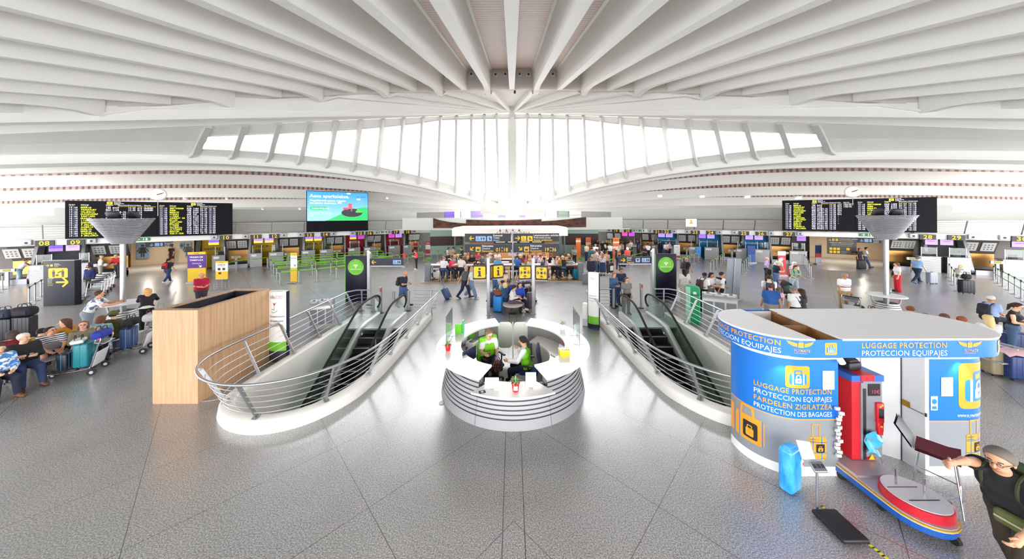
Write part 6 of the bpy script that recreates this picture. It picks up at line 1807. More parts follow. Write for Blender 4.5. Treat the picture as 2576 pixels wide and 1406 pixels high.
# ================================================================ LIGHT COLUMNS
for px, pyt, lb in ((310, 762, 'western'), (2229, 743, 'eastern')):
 p = PZ(px, pyt, 1.02); p.z = 0
 t = thing('light_column', '%s steel light column with slatted bowl and round table' % lb, 'light column', p, 0, 'light columns with bowls')
 MB().cyl((0, 0, 0), (0, 0, 3.5), .085, 18).build('pole', STEEL, t)
 m = MB()
 for k in range(9):
  z = .03 + .08 * k; r_ = .56 - .024 * k
  m.lathe([(r_, z), (r_ - .012, z + .055), (r_ - .05, z + .055), (r_ - .04, z)], 28)
 m.build('slatted_base', mat('slat_white', 'd6d7d9', .35, .3), t)
 MB().cyl((0, 0, .03), (0, 0, .7), .3, 20).build('base_core', DKSTEEL, t)
 m = MB().lathe([(.1, 1.0), (.58, 1.0), (.6, 1.02), (.58, 1.05), (.1, 1.05)], 36); m.build('table_top', mat('table_white', 'f0f1f2', .25), t)
 m = MB()
 for k in range(4): a = R(45 + 90 * k); m.bar((.36 * math.cos(a), .36 * math.sin(a), .68), (.42 * math.cos(a), .42 * math.sin(a), 1.0), .07, .03)
 m.build('table_support', ALU, t)
 m = MB().lathe([(.12, 3.42), (.3, 3.42), (.46, 3.68), (.44, 3.7), (.1, 3.5)], 32); m.build('bowl_bottom', ALU, t)
 m = MB()
 for k in range(13):
  z = 3.7 + .058 * k; r_ = .46 + .033 * k
  m.lathe([(r_, z), (r_ + .024, z + .044), (r_ - .01, z + .044), (r_ - .034, z)], 32)
 m.build('bowl_slats', ALU, t)
 m = MB()
 for k in range(12): a = 2 * PI * k / 12; m.bar((.42 * math.cos(a), .42 * math.sin(a), 3.68), (.84 * math.cos(a), .84 * math.sin(a), 4.45), .02, .02)
 m.build('bowl_rib', STEEL, t)
 for k, (x, y) in enumerate(((-.38, .0), (.05, -.28), (.42, .05))):
  m = MB(); m.T = Matrix.Translation((x, y, 4.48)) @ Matrix.Rotation(R(20), 4, 'X'); m.rbox((0, 0, .1), (.36, .16, .3), .03); m.build('floodlight', BLACK, t)
p = PZ(2236, 738, 1.05);
t = thing('water_bottle', 'clear plastic water bottle on the eastern column table', 'bottle', (p.x + .06, p.y, 1.05))
MB().lathe([(.035, 0), (.038, .02), (.038, .16), (.015, .21), (.015, .24), (0, .24)], 14).build('body', glass('bottle_plastic', 'dcecf4', .3), t)
t = thing('cup', 'small green cup on the eastern column table', 'cup', (p.x - .1, p.y - .1, 1.05))
MB().lathe([(.03, 0), (.04, .1), (.036, .1), (.028, .01), (0, .01)], 14).build('body', col_mat('2a9a6a'), t)
# ================================================================ PEOPLE
def surf(prims, k, res, cuts=()):
 """one smooth closed skin around tapered capsules (a, b, ra, rb), cut by planes (point, normal)"""
 lo = np.min([np.minimum(np.array(p[0]) - p[2], np.array(p[1]) - p[3]) for p in prims], 0) - 2.2 * res
 hi = np.max([np.maximum(np.array(p[0]) + p[2], np.array(p[1]) + p[3]) for p in prims], 0) + 2.2 * res
 n = np.ceil((hi - lo) / res).astype(int) + 1
 ax = [lo[i] + res * np.arange(n[i]) for i in range(3)]
 Fd = np.full(n, 1.0)
 for a, b_, ra, rb in prims:
  a, b_ = np.array(a, float), np.array(b_, float)
  m = max(ra, rb) + k + 2 * res
  l0 = np.maximum(((np.minimum(a, b_) - m - lo) / res).astype(int), 0)
  h0 = np.minimum(((np.maximum(a, b_) + m - lo) / res).astype(int) + 2, n)
  sl = tuple(slice(l0[i], h0[i]) for i in range(3))
  X, Y, Z = np.meshgrid(*[ax[i][sl[i]] for i in range(3)], indexing='ij', sparse=True)
  d = b_ - a
  L2 = max(float(d @ d), 1e-9)
  t_ = np.clip(((X - a[0]) * d[0] + (Y - a[1]) * d[1] + (Z - a[2]) * d[2]) / L2, 0, 1)
  D = np.sqrt((X - a[0] - t_ * d[0]) ** 2 + (Y - a[1] - t_ * d[1]) ** 2 + (Z - a[2] - t_ * d[2]) ** 2) - (ra + (rb - ra) * t_)
  G = Fd[sl]
  h = np.clip(.5 + .5 * (G - D) / k, 0, 1)
  Fd[sl] = np.where(G > .99, D, G * (1 - h) + D * h - k * h * (1 - h))
 X, Y, Z = np.meshgrid(*ax, indexing='ij', sparse=True)
 for p, nn in cuts:
  Fd = np.maximum(Fd, (X - p[0]) * nn[0] + (Y - p[1]) * nn[1] + (Z - p[2]) * nn[2])
 Sg = Fd < 0
 c = Sg[:-1, :-1, :-1].astype(np.int8)
 tot = np.zeros(np.array(Sg.shape) - 1, np.int8)
 offs8 = [(i, j, q) for i in (0, 1) for j in (0, 1) for q in (0, 1)]
 for i, j, q in offs8:
  tot += Sg[i:Sg.shape[0] - 1 + i, j:Sg.shape[1] - 1 + j, q:Sg.shape[2] - 1 + q]
 act = np.argwhere((tot > 0) & (tot < 8))
 if len(act) == 0: return [], []
 idx = -np.ones(tot.shape, int)
 idx[tuple(act.T)] = np.arange(len(act))
 acc = np.zeros((len(act), 3)); cnt = np.zeros(len(act))
 for o in offs8:
  for axn in range(3):
   if o[axn]: continue
   o2 = list(o); o2[axn] = 1
   v0 = Fd[tuple((act + o).T)]; v1 = Fd[tuple((act + o2).T)]
   cr = (v0 < 0) != (v1 < 0)
   t_ = np.where(cr, v0 / np.where(cr, v0 - v1, 1), 0)
   p = act + np.array(o, float); p[:, axn] += t_
   acc += np.where(cr[:, None], p, 0); cnt += cr
 V = lo + res * acc / cnt[:, None]
 faces = []
 for axn in range(3):
  b1, b2 = (axn + 1) % 3, (axn + 2) % 3
  s0 = [slice(None)] * 3; s1 = [slice(None)] * 3
  s0[axn] = slice(0, -1); s1[axn] = slice(1, None)
  A, B = Sg[tuple(s0)], Sg[tuple(s1)]
  E = np.argwhere(A != B)
  E = E[(E[:, b1] > 0) & (E[:, b2] > 0) & (E[:, b1] < n[b1] - 1) & (E[:, b2] < n[b2] - 1)]
  inside = A[tuple(E.T)]
  q = []
  for d1, d2 in ((-1, -1), (0, -1), (0, 0), (-1, 0)):
   e_ = E.copy(); e_[:, b1] += d1; e_[:, b2] += d2
   q.append(idx[tuple(e_.T)])
  q = np.stack(q, 1)
  q[~inside] = q[~inside][:, ::-1]
  faces.append(q[(q >= 0).all(1)])
 return V, np.concatenate(faces)
V3 = Vector
UP = V3((0, 0, 1))
STD = dict(lean=2, legs=((0, 3, 3), (0, 3, 3)), aL=((.12, .02, -1), (.05, .22, -1)), aR=((.12, .02, -1), (.05, .22, -1)), head=(0, 6), seat=None)
POSES = {
 'stand': {}, 'look': dict(head=(30, 4)), 'shift': dict(legs=((6, 12, 5), (-3, 2, 4)), head=(-25, 8)),
 'walk': dict(lean=4, legs=((24, 8, 2), (-16, 26, 2)), aL=((.1, -.35, -1), (.05, .1, -1)), aR=((.1, .35, -1), (.05, .6, -1))),
 'walk2': dict(lean=4, legs=((-14, 24, 2), (22, 6, 2)), aL=((.1, .3, -1), (.05, .6, -1)), aR=((.12, -.4, -1), (.08, -.2, -1))),
 'pull': dict(lean=6, legs=((22, 8, 2), (-14, 22, 2)), aL=((.1, .3, -1), (-.2, .8, -.4)), aR=((.2, -.55, -1), (.15, -.5, -1))),
 'phone': dict(lean=4, aL=((.15, .15, -1), (-.35, .9, .25)), aR=((.15, .15, -1), (-.35, .9, .25)), head=(0, 22)),
 'phonewalk': dict(lean=5, legs=((20, 8, 2), (-12, 22, 2)), aL=((.12, -.1, -1), (.05, .2, -1)), aR=((.12, .25, -1), (-.2, .95, .1)), head=(0, 24)),
 'hips': dict(aL=((.75, -.2, -.8), (-.75, .3, -.5)), aR=((.75, -.2, -.8), (-.75, .3, -.5)), head=(25, 5)),
 'hold': dict(lean=3, aL=((.15, .2, -1), (-.5, .9, -.1)), aR=((.15, .2, -1), (-.5, .9, -.1)), head=(0, 14)),
 'push': dict(lean=10, legs=((10, 8, 3), (-8, 12, 3)), aL=((.12, .5, -1), (0, 1, -.25)), aR=((.12, .5, -1), (0, 1, -.25)), head=(0, 12)),
 'lean': dict(lean=26, legs=((-4, 2, 4), (6, 14, 4)), aL=((.25, .75, -.75), (-.25, 1, .1)), aR=((.25, .75, -.75), (-.25, 1, .1)), head=(10, -8)),
 'bend': dict(lean=48, legs=((4, 8, 4), (0, 8, 4)), aL=((.1, .2, -1), (0, .4, -1)), aR=((.1, .2, -1), (0, .4, -1)), head=(0, 10)),
 'point': dict(lean=24, legs=((20, 10, 3), (-12, 18, 3)), aL=((.2, .2, -1), (-.1, .6, -.6)), aR=((-.15, 1, .3), (-.12, 1, .12)), head=(8, 6)),
 'sit': dict(seat=.45, lean=4, legs=((84, 82, 6), (84, 86, 6)), aL=((.15, .25, -1), (-.35, .8, -.25)), aR=((.15, .25, -1), (-.35, .8, -.25)), head=(0, 8)),
 'sitturn': dict(seat=.45, lean=8, legs=((84, 86, 8), (86, 80, 5)), aL=((.15, .25, -1), (-.4, .8, -.2)), aR=((.15, .25, -1), (-.5, .7, -.2)), head=(38, -4)),
 'sitcross': dict(seat=.45, lean=-3, legs=((86, 76, 7), (84, 70, 6)), aL=((.15, .25, -.95), (-.9, .45, .12)), aR=((.15, .3, -.95), (-.9, .4, .02)), head=(30, 2)),
 'sitlean': dict(seat=.45, lean=26, legs=((84, 88, 9), (84, 84, 9)), aL=((.1, .6, -.8), (-.4, .85, -.45)), aR=((.1, .6, -.8), (-.4, .85, -.45)), head=(32, -18)),
 'sithand': dict(seat=.45, lean=8, legs=((84, 84, 3), (84, 84, 3)), aL=((.3, .5, -.8), (-.1, .35, 1)), aR=((.15, .25, -1), (-.4, .8, -.2)), head=(-10, -12)),
 'sitlegs': dict(seat=.45, lean=10, legs=((84, 78, 3), (96, 62, -10)), aL=((.12, .35, -1), (-.45, .85, .1)), aR=((.12, .35, -1), (-.45, .85, .1)), head=(0, 26)),
 'low': dict(seat=.16, lean=22, legs=((98, 112, 8), (70, 92, 10)), aL=((.15, .5, -.9), (-.2, .9, -.3)), aR=((.15, .5, -.9), (-.2, .9, -.3)), head=(0, 12)),
 'reach': dict(seat=.47, lean=8, legs=((80, 84, 10), (80, 78, 10)), aL=((.25, .62, -.8), (-.1, 1, -.12)), aR=((.25, .25, -.95), (-.25, .75, .75)), head=(-14, 10)),
 'reach2': dict(seat=.47, lean=12, legs=((82, 82, 6), (84, 86, 6)), aL=((.15, .35, -1), (-.25, .85, -.35)), aR=((.2, .85, -.5), (-.2, 1, .12)), head=(18, 12)),
 'stool': dict(seat=.75, lean=14, legs=((62, 70, 9), (62, 66, 9)), aL=((.25, .6, -.8), (-.35, 1, .05)), aR=((.25, .6, -.8), (-.35, 1, .05)), head=(0, 12)),
 'stool2': dict(seat=.75, lean=8, legs=((58, 74, 10), (66, 70, 6)), aL=((.2, .5, -.9), (-.3, 1, .15)), aR=((.3, .4, -.9), (-.3, .8, .45)), head=(28, 6)),
}
JC = {}
def joints(pose):
 if pose in JC: return JC[pose]
 q = dict(STD); q.update(POSES[pose])
 J = {}
 pz = .92 if q['seat'] is None else q['seat'] + .105
 T = Matrix.Translation((0, 0, pz)) @ Matrix.Rotation(-R(q['lean']), 4, 'X')
 t3 = T.to_3x3()
 J['T'] = T
 pt = lambda x, y, z: T @ V3((x, y, z))
 J['pel'] = pt(0, 0, 0)
 for s, nm, lg, ar in ((-1, 'L', q['legs'][0], q['aL']), (1, 'R', q['legs'][1], q['aR'])):
  hip = V3((s * .09, 0, pz - .02))
  pi_, kn, out = (R(v) for v in lg)
  th = V3((s * math.sin(out), math.sin(pi_) * math.cos(out), -math.cos(pi_) * math.cos(out)))
  knee = hip + th * .43
  a2 = pi_ - kn
  sh = V3((s * math.sin(out) * .4, math.sin(a2), -math.cos(a2))).normalized()
  ank = knee + sh * .41
  J['hip' + nm], J['knee' + nm], J['ank' + nm] = hip, knee, ank
  fd = V3((s * .12, 1, -.02 if q['seat'] is not None else max(-.5, math.sin(a2) * .9))).normalized()
  J['toe' + nm] = ank + fd * .17 + V3((0, 0, -.045)); J['heel' + nm] = ank - fd * .045 + V3((0, 0, -.045)); J['fd' + nm] = fd
  sho = pt(s * .185, 0, .475)
  d1 = t3 @ V3((ar[0][0] * s, ar[0][1], ar[0][2])).normalized() if q['lean'] < 20 else V3((ar[0][0] * s, ar[0][1], ar[0][2])).normalized()
  d2 = V3((ar[1][0] * s, ar[1][1], ar[1][2])).normalized()
  el = sho + d1 * .285
  wr = el + d2 * .25
  J['sho' + nm], J['el' + nm], J['wr' + nm], J['hd' + nm] = sho, el, wr, d2
 if q['seat'] is None:
  dz = min(J['toeL'].z, J['toeR'].z, J['heelL'].z, J['heelR'].z) - .035
 else:
  dz = 0
 M = Matrix.Translation((0, 0, -dz))
 J['T'] = M @ T
 for k_ in J:
  if isinstance(J[k_], Vector) and k_[:2] not in ('hd', 'fd'): J[k_] = M @ J[k_]
 nk = J['T'] @ V3((0, .01, .56))
 J['neck'] = nk
 J['H'] = Matrix.Translation(nk) @ Matrix.Rotation(R(q['head'][0]), 4, 'Z') @ Matrix.Rotation(-R(q['head'][1] + q['lean'] * .25), 4, 'X')
 J['top'] = J['H'] @ V3((0, .0, .235))
 J['seat'] = q['seat']
 JC[pose] = J
 return J
def torso(J, b, fem, g=0.0):
 T = J['T']
 P = lambda x, y, z: T @ V3((x, y, z))
 hp = 1.08 if fem else 1.0
 sw = .135 if fem else .155
 o = [(P(-.075 * hp * b, -.01, .0), P(.075 * hp * b, -.01, .0), .108 * b + g, .108 * b + g), (P(-.05 * b, .005 * b + (.03 * (b - 1)), .16), P(.05 * b, .005 + .03 * (b - 1), .16), (.1 if fem else .108) * b * b + g, (.1 if fem else .108) * b * b + g),
   (P(-.08, .0, .33), P(.08, .0, .33), .112 * b + g, .112 * b + g), (P(-sw, -.01, .455), P(sw, -.01, .455), .062 + g, .062 + g), (P(0, -.01, .46), P(0, 0, .52), .07 + g, .055 + g)]
 if fem: o += [(P(-.07, .085, .325), P(-.07, .08, .33), .058 + g, .058 + g), (P(.07, .085, .325), P(.07, .08, .33), .058 + g, .058 + g)]
 return o
MC = {}
def cached(key, fn):
 if key not in MC: MC[key] = fn()
 return MC[key]
def mk_mesh(name, V, Fq, smooth=True, nm=1, extra=None):
 mb = MB()
 if len(V):
  mb.v = [tuple(v) for v in V]; mb.f = [tuple(int(i) for i in q) for q in Fq]; mb.m = [0] * len(mb.f); mb.s = [True] * len(mb.f)
 if extra: extra(mb)
 me = bpy.data.meshes.new(name)
 me.from_pydata(mb.v, [], mb.f)
 for _ in range(nm): me.materials.append(None)
 me.polygons.foreach_set('material_index', mb.m); me.polygons.foreach_set('use_smooth', mb.s)
 me.update()
 return me
def body_mesh(pose, b, fem, res):
 J = joints(pose)
 pr = torso(J, b, fem)
 H = J['H']
 hp = lambda x, y, z: H @ V3((x, y, z))
 pr += [(J['T'] @ V3((0, -.005, .48)), hp(0, -.01, .05), .056, .05),
     (hp(-.018, -.012, .145), hp(.018, -.012, .145), .078, .078), (hp(0, -.03, .14), hp(0, .025, .155), .078, .074), (hp(0, .045, .06), hp(0, .04, .11), .045, .058), (hp(-.02, .035, .035), hp(.02, .035, .035), .034, .034)]
 for nm in 'LR':
  pr += [(J['hip' + nm], J['knee' + nm], .086 * b, .056), (J['knee' + nm], J['knee' + nm].lerp(J['ank' + nm], .35), .056, .055), (J['knee' + nm].lerp(J['ank' + nm], .35), J['ank' + nm], .055, .036), (J['heel' + nm], J['toe' + nm], .035, .03),
      (J['sho' + nm], J['el' + nm], .05 * b, .038), (J['el' + nm], J['wr' + nm], .038, .026), (J['wr' + nm], J['wr' + nm] + J['hd' + nm] * .085, .03, .034)]
 V, Fq = surf(pr, .035, res)
 n = 8 if res < .016 else 5
 def extra(mb):
  # fingers and thumbs
  for s, nm in ((-1, 'L'), (1, 'R')):
   w_, d = J['wr' + nm], J['hd' + nm]
   inn = V3((-s, 0, 0)); inn = (inn - d * inn.dot(d)).normalized()     # palm side
   acr = d.cross(inn).normalized()
   if acr.y < -.2 or (abs(acr.y) < .2 and acr.z < 0): acr = -acr
   for k_, (o, L_) in enumerate(((.028, .072), (.0095, .08), (-.0095, .075), (-.027, .06))):
    p0 = w_ + d * .095 + acr * o
    p1 = p0 + d * L_ * .5 + inn * .012; p2 = p1 + (d * .55 + inn * .8).normalized() * L_ * .35; p3 = p2 + (d * .1 + inn).normalized() * L_ * .25
    mb.tube([p0, p1, p2, p3], [.0105, .0095, .0085, .006], n)
   p0 = w_ + d * .035 + acr * .028
   mb.tube([p0, p0 + (d * .5 + acr * .8).normalized() * .035, p0 + (d * .95 + acr * .45 + inn * .3).normalized() * .07], [.013, .0115, .008], n)
  # face
  mb.T = H
  if res < .016:
   mb.tube([(0, .108, .125), (0, .128, .085), (0, .118, .078)], [.009, .016, .01], 8)
  else:
   mb.tube([(0, .095, .125), (0, .125, .083)], [.008, .016], 5)
  for s in (-1, 1):
   mb.ball((s * .034, .088, .122), .013, 5, 1); mb.ball((s * .034, .097, .122), .0072, 4, 2)
   mb.tube([(s * .052, .09, .142), (s * .034, .1, .147), (s * .016, .1, .142)], .005, 5, 2)
   mb.ball((s * .092, -.005, .11), .026, 5, 0, (.4, .8, 1.2))
  mb.tube([(-.024, .09, .056), (0, .1, .055), (.024, .09, .056)], [.004, .0085, .004], 6, 3)
  mb.T = None
 return mk_mesh('body', V, Fq, True, 4, extra)
def shirt_mesh(pose, b, fem, res, slv, hem):
 J = joints(pose)
 g = .016
 pr = torso(J, b, fem, g)
 T = J['T']
 for nm in 'LR':
  s, e_, w_ = J['sho' + nm], J['el' + nm], J['wr' + nm]
  if slv == 's': pr.append((s, s.lerp(e_, .6), .056 * b + g, .056 + g))
  if slv == 'n': pr.append((s, s.lerp(e_, .02), .05 + g * .5, .05 + g * .5))
  if slv == 'l': pr += [(s, e_, .054 * b + g, .044 + g), (e_, w_.lerp(e_, .06), .044 + g, .034 + g)]
 lowz = {'n': -.09, 'l': -.2}[hem]
 dn = -(T.to_3x3() @ UP)
 cuts = [(T @ V3((0, 0, lowz)), dn), (T @ V3((0, 0, .535)), T.to_3x3() @ V3((0, .25, .97)))]
 if hem == 'l' and J['seat'] is None:
  pr += [(J['hip' + n_], J['hip' + n_].lerp(J['knee' + n_], .3), .1 * b + g, .1 * b + g) for n_ in 'LR']
 return mk_mesh('shirt', *surf(pr, .045, res, cuts))
def legs_mesh(pose, b, fem, res, typ):
 J = joints(pose)
 g = .02
 T = J['T']
 pr = [p for p in torso(J, b, fem, g)[:1]]
 cuts = [(T @ V3((0, 0, .1)), T.to_3x3() @ UP)]
 for nm in 'LR':
  h, k_, a = J['hip' + nm], J['knee' + nm], J['ank' + nm]
  if typ == 'p': pr += [(h, k_, .092 * b + g, .06 + g), (k_, a.lerp(k_, .04), .06 + g, .046 + g)]
  if typ == 'w': pr += [(h, k_, .095 * b + g, .07 + g), (k_, a.lerp(k_, .04), .07 + g, .075 + g)]
  if typ == 's': pr += [(h, h.lerp(k_, .86), .095 * b + g, .078 + g)]
  if typ == 'k':
   m = (J['hipL'] + J['hipR']) / 2; e_ = (J['ankL'] + J['ankR']) / 2; kk = (J['kneeL'] + J['kneeR']) / 2
   pr += [(h, k_, .1 * b + g, .12 + g), (m, kk.lerp(e_, .5), .1 + g, .17), (k_, k_.lerp(a, .55), .11 + g, .12 + g)]
 if typ == 'k':
  e_ = ((J['kneeL'] + J['kneeR']) / 2).lerp((J['ankL'] + J['ankR']) / 2, .55)
  if J['seat'] is None: cuts.append((e_, V3((0, 0, -1))))
 return mk_mesh('trousers', *surf(pr, .03 if typ != 'k' else .06, res, cuts))
def shoe_mesh(pose, nm, res):
 J = joints(pose)
 pr = [(J['heel' + nm], J['toe' + nm], .046, .042), (J['ank' + nm] + V3((0, .0, -.02)), J['heel' + nm], .045, .046), (J['ank' + nm] + J['fd' + nm] * .03 + V3((0, 0, -.01)), J['toe' + nm], .045, .036)]
 z = min(J['heel' + nm].z, J['toe' + nm].z) - .036
 return mk_mesh('shoe', *surf(pr, .03, min(res, .017), [(V3((0, 0, z)), V3((0, 0, -1)))]))
def hair_mesh(style, res):
 c = [((-.02, -.014, .15), (.02, -.014, .15), .089, .089), ((0, -.03, .15), (0, .02, .165), .09, .083)]
 front = ((0, .052, .165), (0, .8, -.6)); low = ((0, -.02, .075), (0, .25, -.97))
 cuts = [front, low]
 r = min(res, .018)
 if style == 'short': pass
 elif style == 'crop': c = [(a, b_, x - .006, y - .006) for a, b_, x, y in c]
 elif style == 'bob': c += [((-.055, -.03, .14), (-.075, -.03, .03), .05, .045), ((.055, -.03, .14), (.075, -.03, .03), .05, .045), ((0, -.06, .14), (0, -.065, .03), .075, .07)]; cuts = [((0, .06, .17), (0, .85, -.52)), ((0, 0, .0), (0, .1, -1))]
 elif style == 'long': c += [((-.05, -.04, .14), (-.07, -.045, -.06), .055, .055), ((.05, -.04, .14), (.07, -.045, -.06), .055, .055), ((0, -.065, .14), (0, -.1, -.18), .085, .06)]; cuts = [((0, .055, .17), (0, .85, -.52))]
 elif style == 'curly':
  rnd = random.Random(5)
  for k_ in range(26):
   a = rnd.uniform(0, 2 * PI); z = rnd.uniform(-.12, .2)
   p = (.085 * math.cos(a), -.03 + .075 * math.sin(a) - (.03 if z < 0 else 0), z)
   if p[1] < .03 or z > .16: c.append((p, p, .042, .042))
  c.append(((0, -.06, .1), (0, -.085, -.08), .09, .08)); cuts = [((0, .06, .15), (0, .9, -.3))]
 elif style == 'bun': c += [((0, -.1, .2), (0, -.1, .2), .045, .045)]
 elif style == 'tail': c += [((0, -.1, .15), (0, -.13, .1), .035, .04), ((0, -.13, .1), (0, -.12, -.1), .04, .025)]; cuts = [front]
 elif style == 'ring': cuts = [front, low, ((0, 0, .16), (0, 0, 1))]
 elif style == 'cap': c = [((-.02, -.014, .16), (.02, -.014, .16), .093, .093), ((0, .06, .165), (0, .15, .155), .05, .04), ((-.04, .06, .165), (.04, .06, .165), .04, .04)]; cuts = [((0, 0, .145), (0, 0, -1))]
 elif style == 'hat': c = [((-.02, -.014, .17), (.02, -.014, .17), .098, .098)] + [((.1 * math.cos(a), .1 * math.sin(a) - .01, .14), (.15 * math.cos(a), .15 * math.sin(a) - .01, .122), .016, .014) for a in [2 * PI * k_ / 16 for k_ in range(16)]]; cuts = [((0, 0, .112), (0, 0, -1))]
 return mk_mesh('hair', *surf(c, .025, r, cuts))
LIPS = mat('lip_tone', 'a8605a', .5); EYEW = mat('eye_white', 'ece8e2', .3); BROW = mat('brow_dark', '33251f', .6)
PN = [0]
def skin_mat(c): return mat('skin_' + c, c, .55)
def setmat(o, i, m):
 o.material_slots[i].link = 'OBJECT'; o.material_slots[i].material = m
def person(label, px, py, pose, face, top, legs, hair, h=1.70, b=1.0, fem=0, skin='d9a684', shoe='2a2a2e', res=None, group=None, at=None, hem='n', topmat=None, scale_head=1):
 """top = (colour, sleeve), legs = (colour, kind), hair = (colour, style); (px, py) is the crown of the head in the photo"""
 J = joints(pose)
 sc = h / 1.70
 rz = R(face)
 tp = J['top'] * sc
 P = PZ(px, py, tp.z) if at is None else V3(at)
 loc = P - Matrix.Rotation(rz, 3, 'Z') @ V3((tp.x, tp.y, 0)) if at is None else P
 loc.z = 0
 if res is None:
  d = loc.y
  res = .013 if d < 10.5 else (.018 if d < 17 else .024)
 t = thing('person', label, 'person', loc, rz, group)
 t.scale = (sc, sc, sc)
 def kid(nm, me, mats):
  o = obj(nm, me, t)
  for i, m in enumerate(mats): setmat(o, i, m)
  return o
 kid('body', cached(('b', pose, b, fem, res), lambda: body_mesh(pose, b, fem, res)), [skin_mat(skin), EYEW, BROW, LIPS])
 sl = top[1]
 kid({'l': 'jacket' if hem == 'l' else 'shirt', 's': 'shirt', 'n': 'vest'}[sl], cached(('s', pose, b, fem, res, sl, hem), lambda: shirt_mesh(pose, b, fem, res, sl, hem)), [topmat or col_mat(top[0], .85)])
 kid({'p': 'trousers', 'w': 'trousers', 's': 'shorts', 'k': 'skirt'}[legs[1]], cached(('t', pose, b, fem, res, legs[1]), lambda: legs_mesh(pose, b, fem, res, legs[1])), [col_mat(legs[0], .85)])
 for nm in 'LR': kid('shoe', cached(('sh', pose, nm, res), lambda: shoe_mesh(pose, nm, res)), [col_mat(shoe, .6)])
 if hair[1] != 'bald':
  st = hair[1]
  o = kid('cap' if st == 'cap' else ('hat' if st == 'hat' else 'hair'), cached(('h', st, res), lambda: hair_mesh(st, res)), [col_mat(hair[0], .8)])
  o.matrix_local = J['H']
  if st in ('cap', 'hat') and len(hair) > 2:
   o = kid('hair', cached(('h', 'ring', res), lambda: hair_mesh('ring', res)), [col_mat(hair[2], .8)]); o.matrix_local = J['H']
 t['_pose'] = pose
 return t
def on_person(t, v):
 """world point of a local point of a person"""
 return Matrix.Translation(t.location) @ Matrix.Rotation(t.rotation_euler.z, 4, 'Z') @ Matrix.Scale(t.scale[0], 4) @ V3(v)
def glasses(t, c=None):
 J = joints(t['_pose'])
 m = MB(); m.T = J['H']
 for s in (-1, 1):
  m.tube([(s * .034 + .02 * math.cos(2 * PI * k_ / 10), .112, .12 + .016 * math.sin(2 * PI * k_ / 10)) for k_ in range(11)], .003, 5)
  m.tube([(s * .056, .11, .124), (s * .088, .03, .126), (s * .09, -.01, .12)], .0025, 5)
  if c: m.add([(s * .034 + .02 * math.cos(2 * PI * k_ / 10), .113, .12 + .016 * math.sin(2 * PI * k_ / 10)) for k_ in range(10)], [tuple(range(10))])
 m.tube([(-.014, .114, .122), (.014, .114, .122)], .0025, 5)
 m.T = None
 m.build('glasses', c or BLACK, t)
# bags
def backpack(t, c, lb, c2='2a2a30'):
 """a pack worn on the back of person t (a thing of its own)"""
 J = joints(t['_pose'])
 T = J['T']
 W = Matrix.Translation(t.location) @ Matrix.Rotation(t.rotation_euler.z, 4, 'Z') @ Matrix.Scale(t.scale[0], 4) @ T
 o = thing('backpack', lb, 'backpack')
 o.matrix_world = W
 m = MB().rbox((0, -.225, .28), (.3, .17, .42), .07, 0, 4); m.build('main_bag', col_mat(c, .8), o)
 m = MB().rbox((0, -.32, .2), (.22, .06, .22), .028, 0, 3); m.build('front_pocket', col_mat(c2, .8), o)
 for s in (-1, 1):
  m = MB().tube(crom([(s * .1, -.16, .42), (s * .115, -.07, .53), (s * .12, .07, .5), (s * .12, .125, .36), (s * .15, .06, .2), (s * .13, -.16, .14)], 4), .016, 6); m.build('strap', col_mat(c2, .8), o)
 return o
def suitcase(loc, rz, c, lb, H=.68, W=.45, D=.28, handle=.0, tilt=0, group=None, c2=None, name='suitcase'):
 t = thing(name, lb, 'suitcase', loc, rz, group)
 t.rotation_euler = (R(tilt), 0, rz)
 m = MB().rbox((0, 0, H / 2 + .05), (W, D, H), .05, 0, 4)
 m.build('shell', col_mat(c, .4), t)
 m = MB()
 for q in (-.32, -.11, .11, .32): m.rbox((q * W, 0, H / 2 + .05), (.02, D + .012, H * .86), .008, 0, 2)
 m.rbox((0, 0, H / 2 + .05), (W + .008, .014, H + .006), .006, 0, 2)
 m.build('ridges', col_mat(c2 or c, .55), t)
 for x in (-1, 1):
  for y in (-1, 1):
   m = MB().cyl((x * (W / 2 - .05) - .012, y * (D / 2 - .05), .028), (x * (W / 2 - .05) + .012, y * (D / 2 - .05), .028), .028, 10); m.build('wheel', RUBBER, t)
 m = MB().tube([(-.07, 0, H + .05), (-.06, 0, H + .085), (.06, 0, H + .085), (.07, 0, H + .05)], .011, 6); m.build('grip', BLACK, t)
 if handle:
  m = MB().tube([(-.09, D * .35, H + .04), (-.09, D * .35, H + .05 + handle), (.09, D * .35, H + .05 + handle), (.09, D * .35, H + .04)], .009, 6); m.build('pull_handle', STEEL, t)
 return t
def soft_bag(loc, rz, c, lb, S=(.5, .28, .3), c2=None, name='bag', group=None, handles=True):
 t = thing(name, lb, 'bag', loc, rz, group)
 m = MB().rbox((0, 0, S[2] / 2), S, min(S) * .38, 0, 4); m.build('main_bag', col_mat(c, .8), t)
 m = MB().rbox((0, -S[1] * .5, S[2] * .42), (S[0] * .6, .04, S[2] * .5), .018, 0, 3); m.build('pocket', col_mat(c2 or c, .7), t)
 if handles:
  for y in (-.06, .06):
   m = MB().tube(crom([(-S[0] * .22, y, S[2] * .95), (-S[0] * .15, y, S[2] + .1), (S[0] * .15, y, S[2] + .1), (S[0] * .22, y, S[2] * .95)], 4), .011, 6); m.build('handle', col_mat(c2 or '26262a', .7), t)
 return t
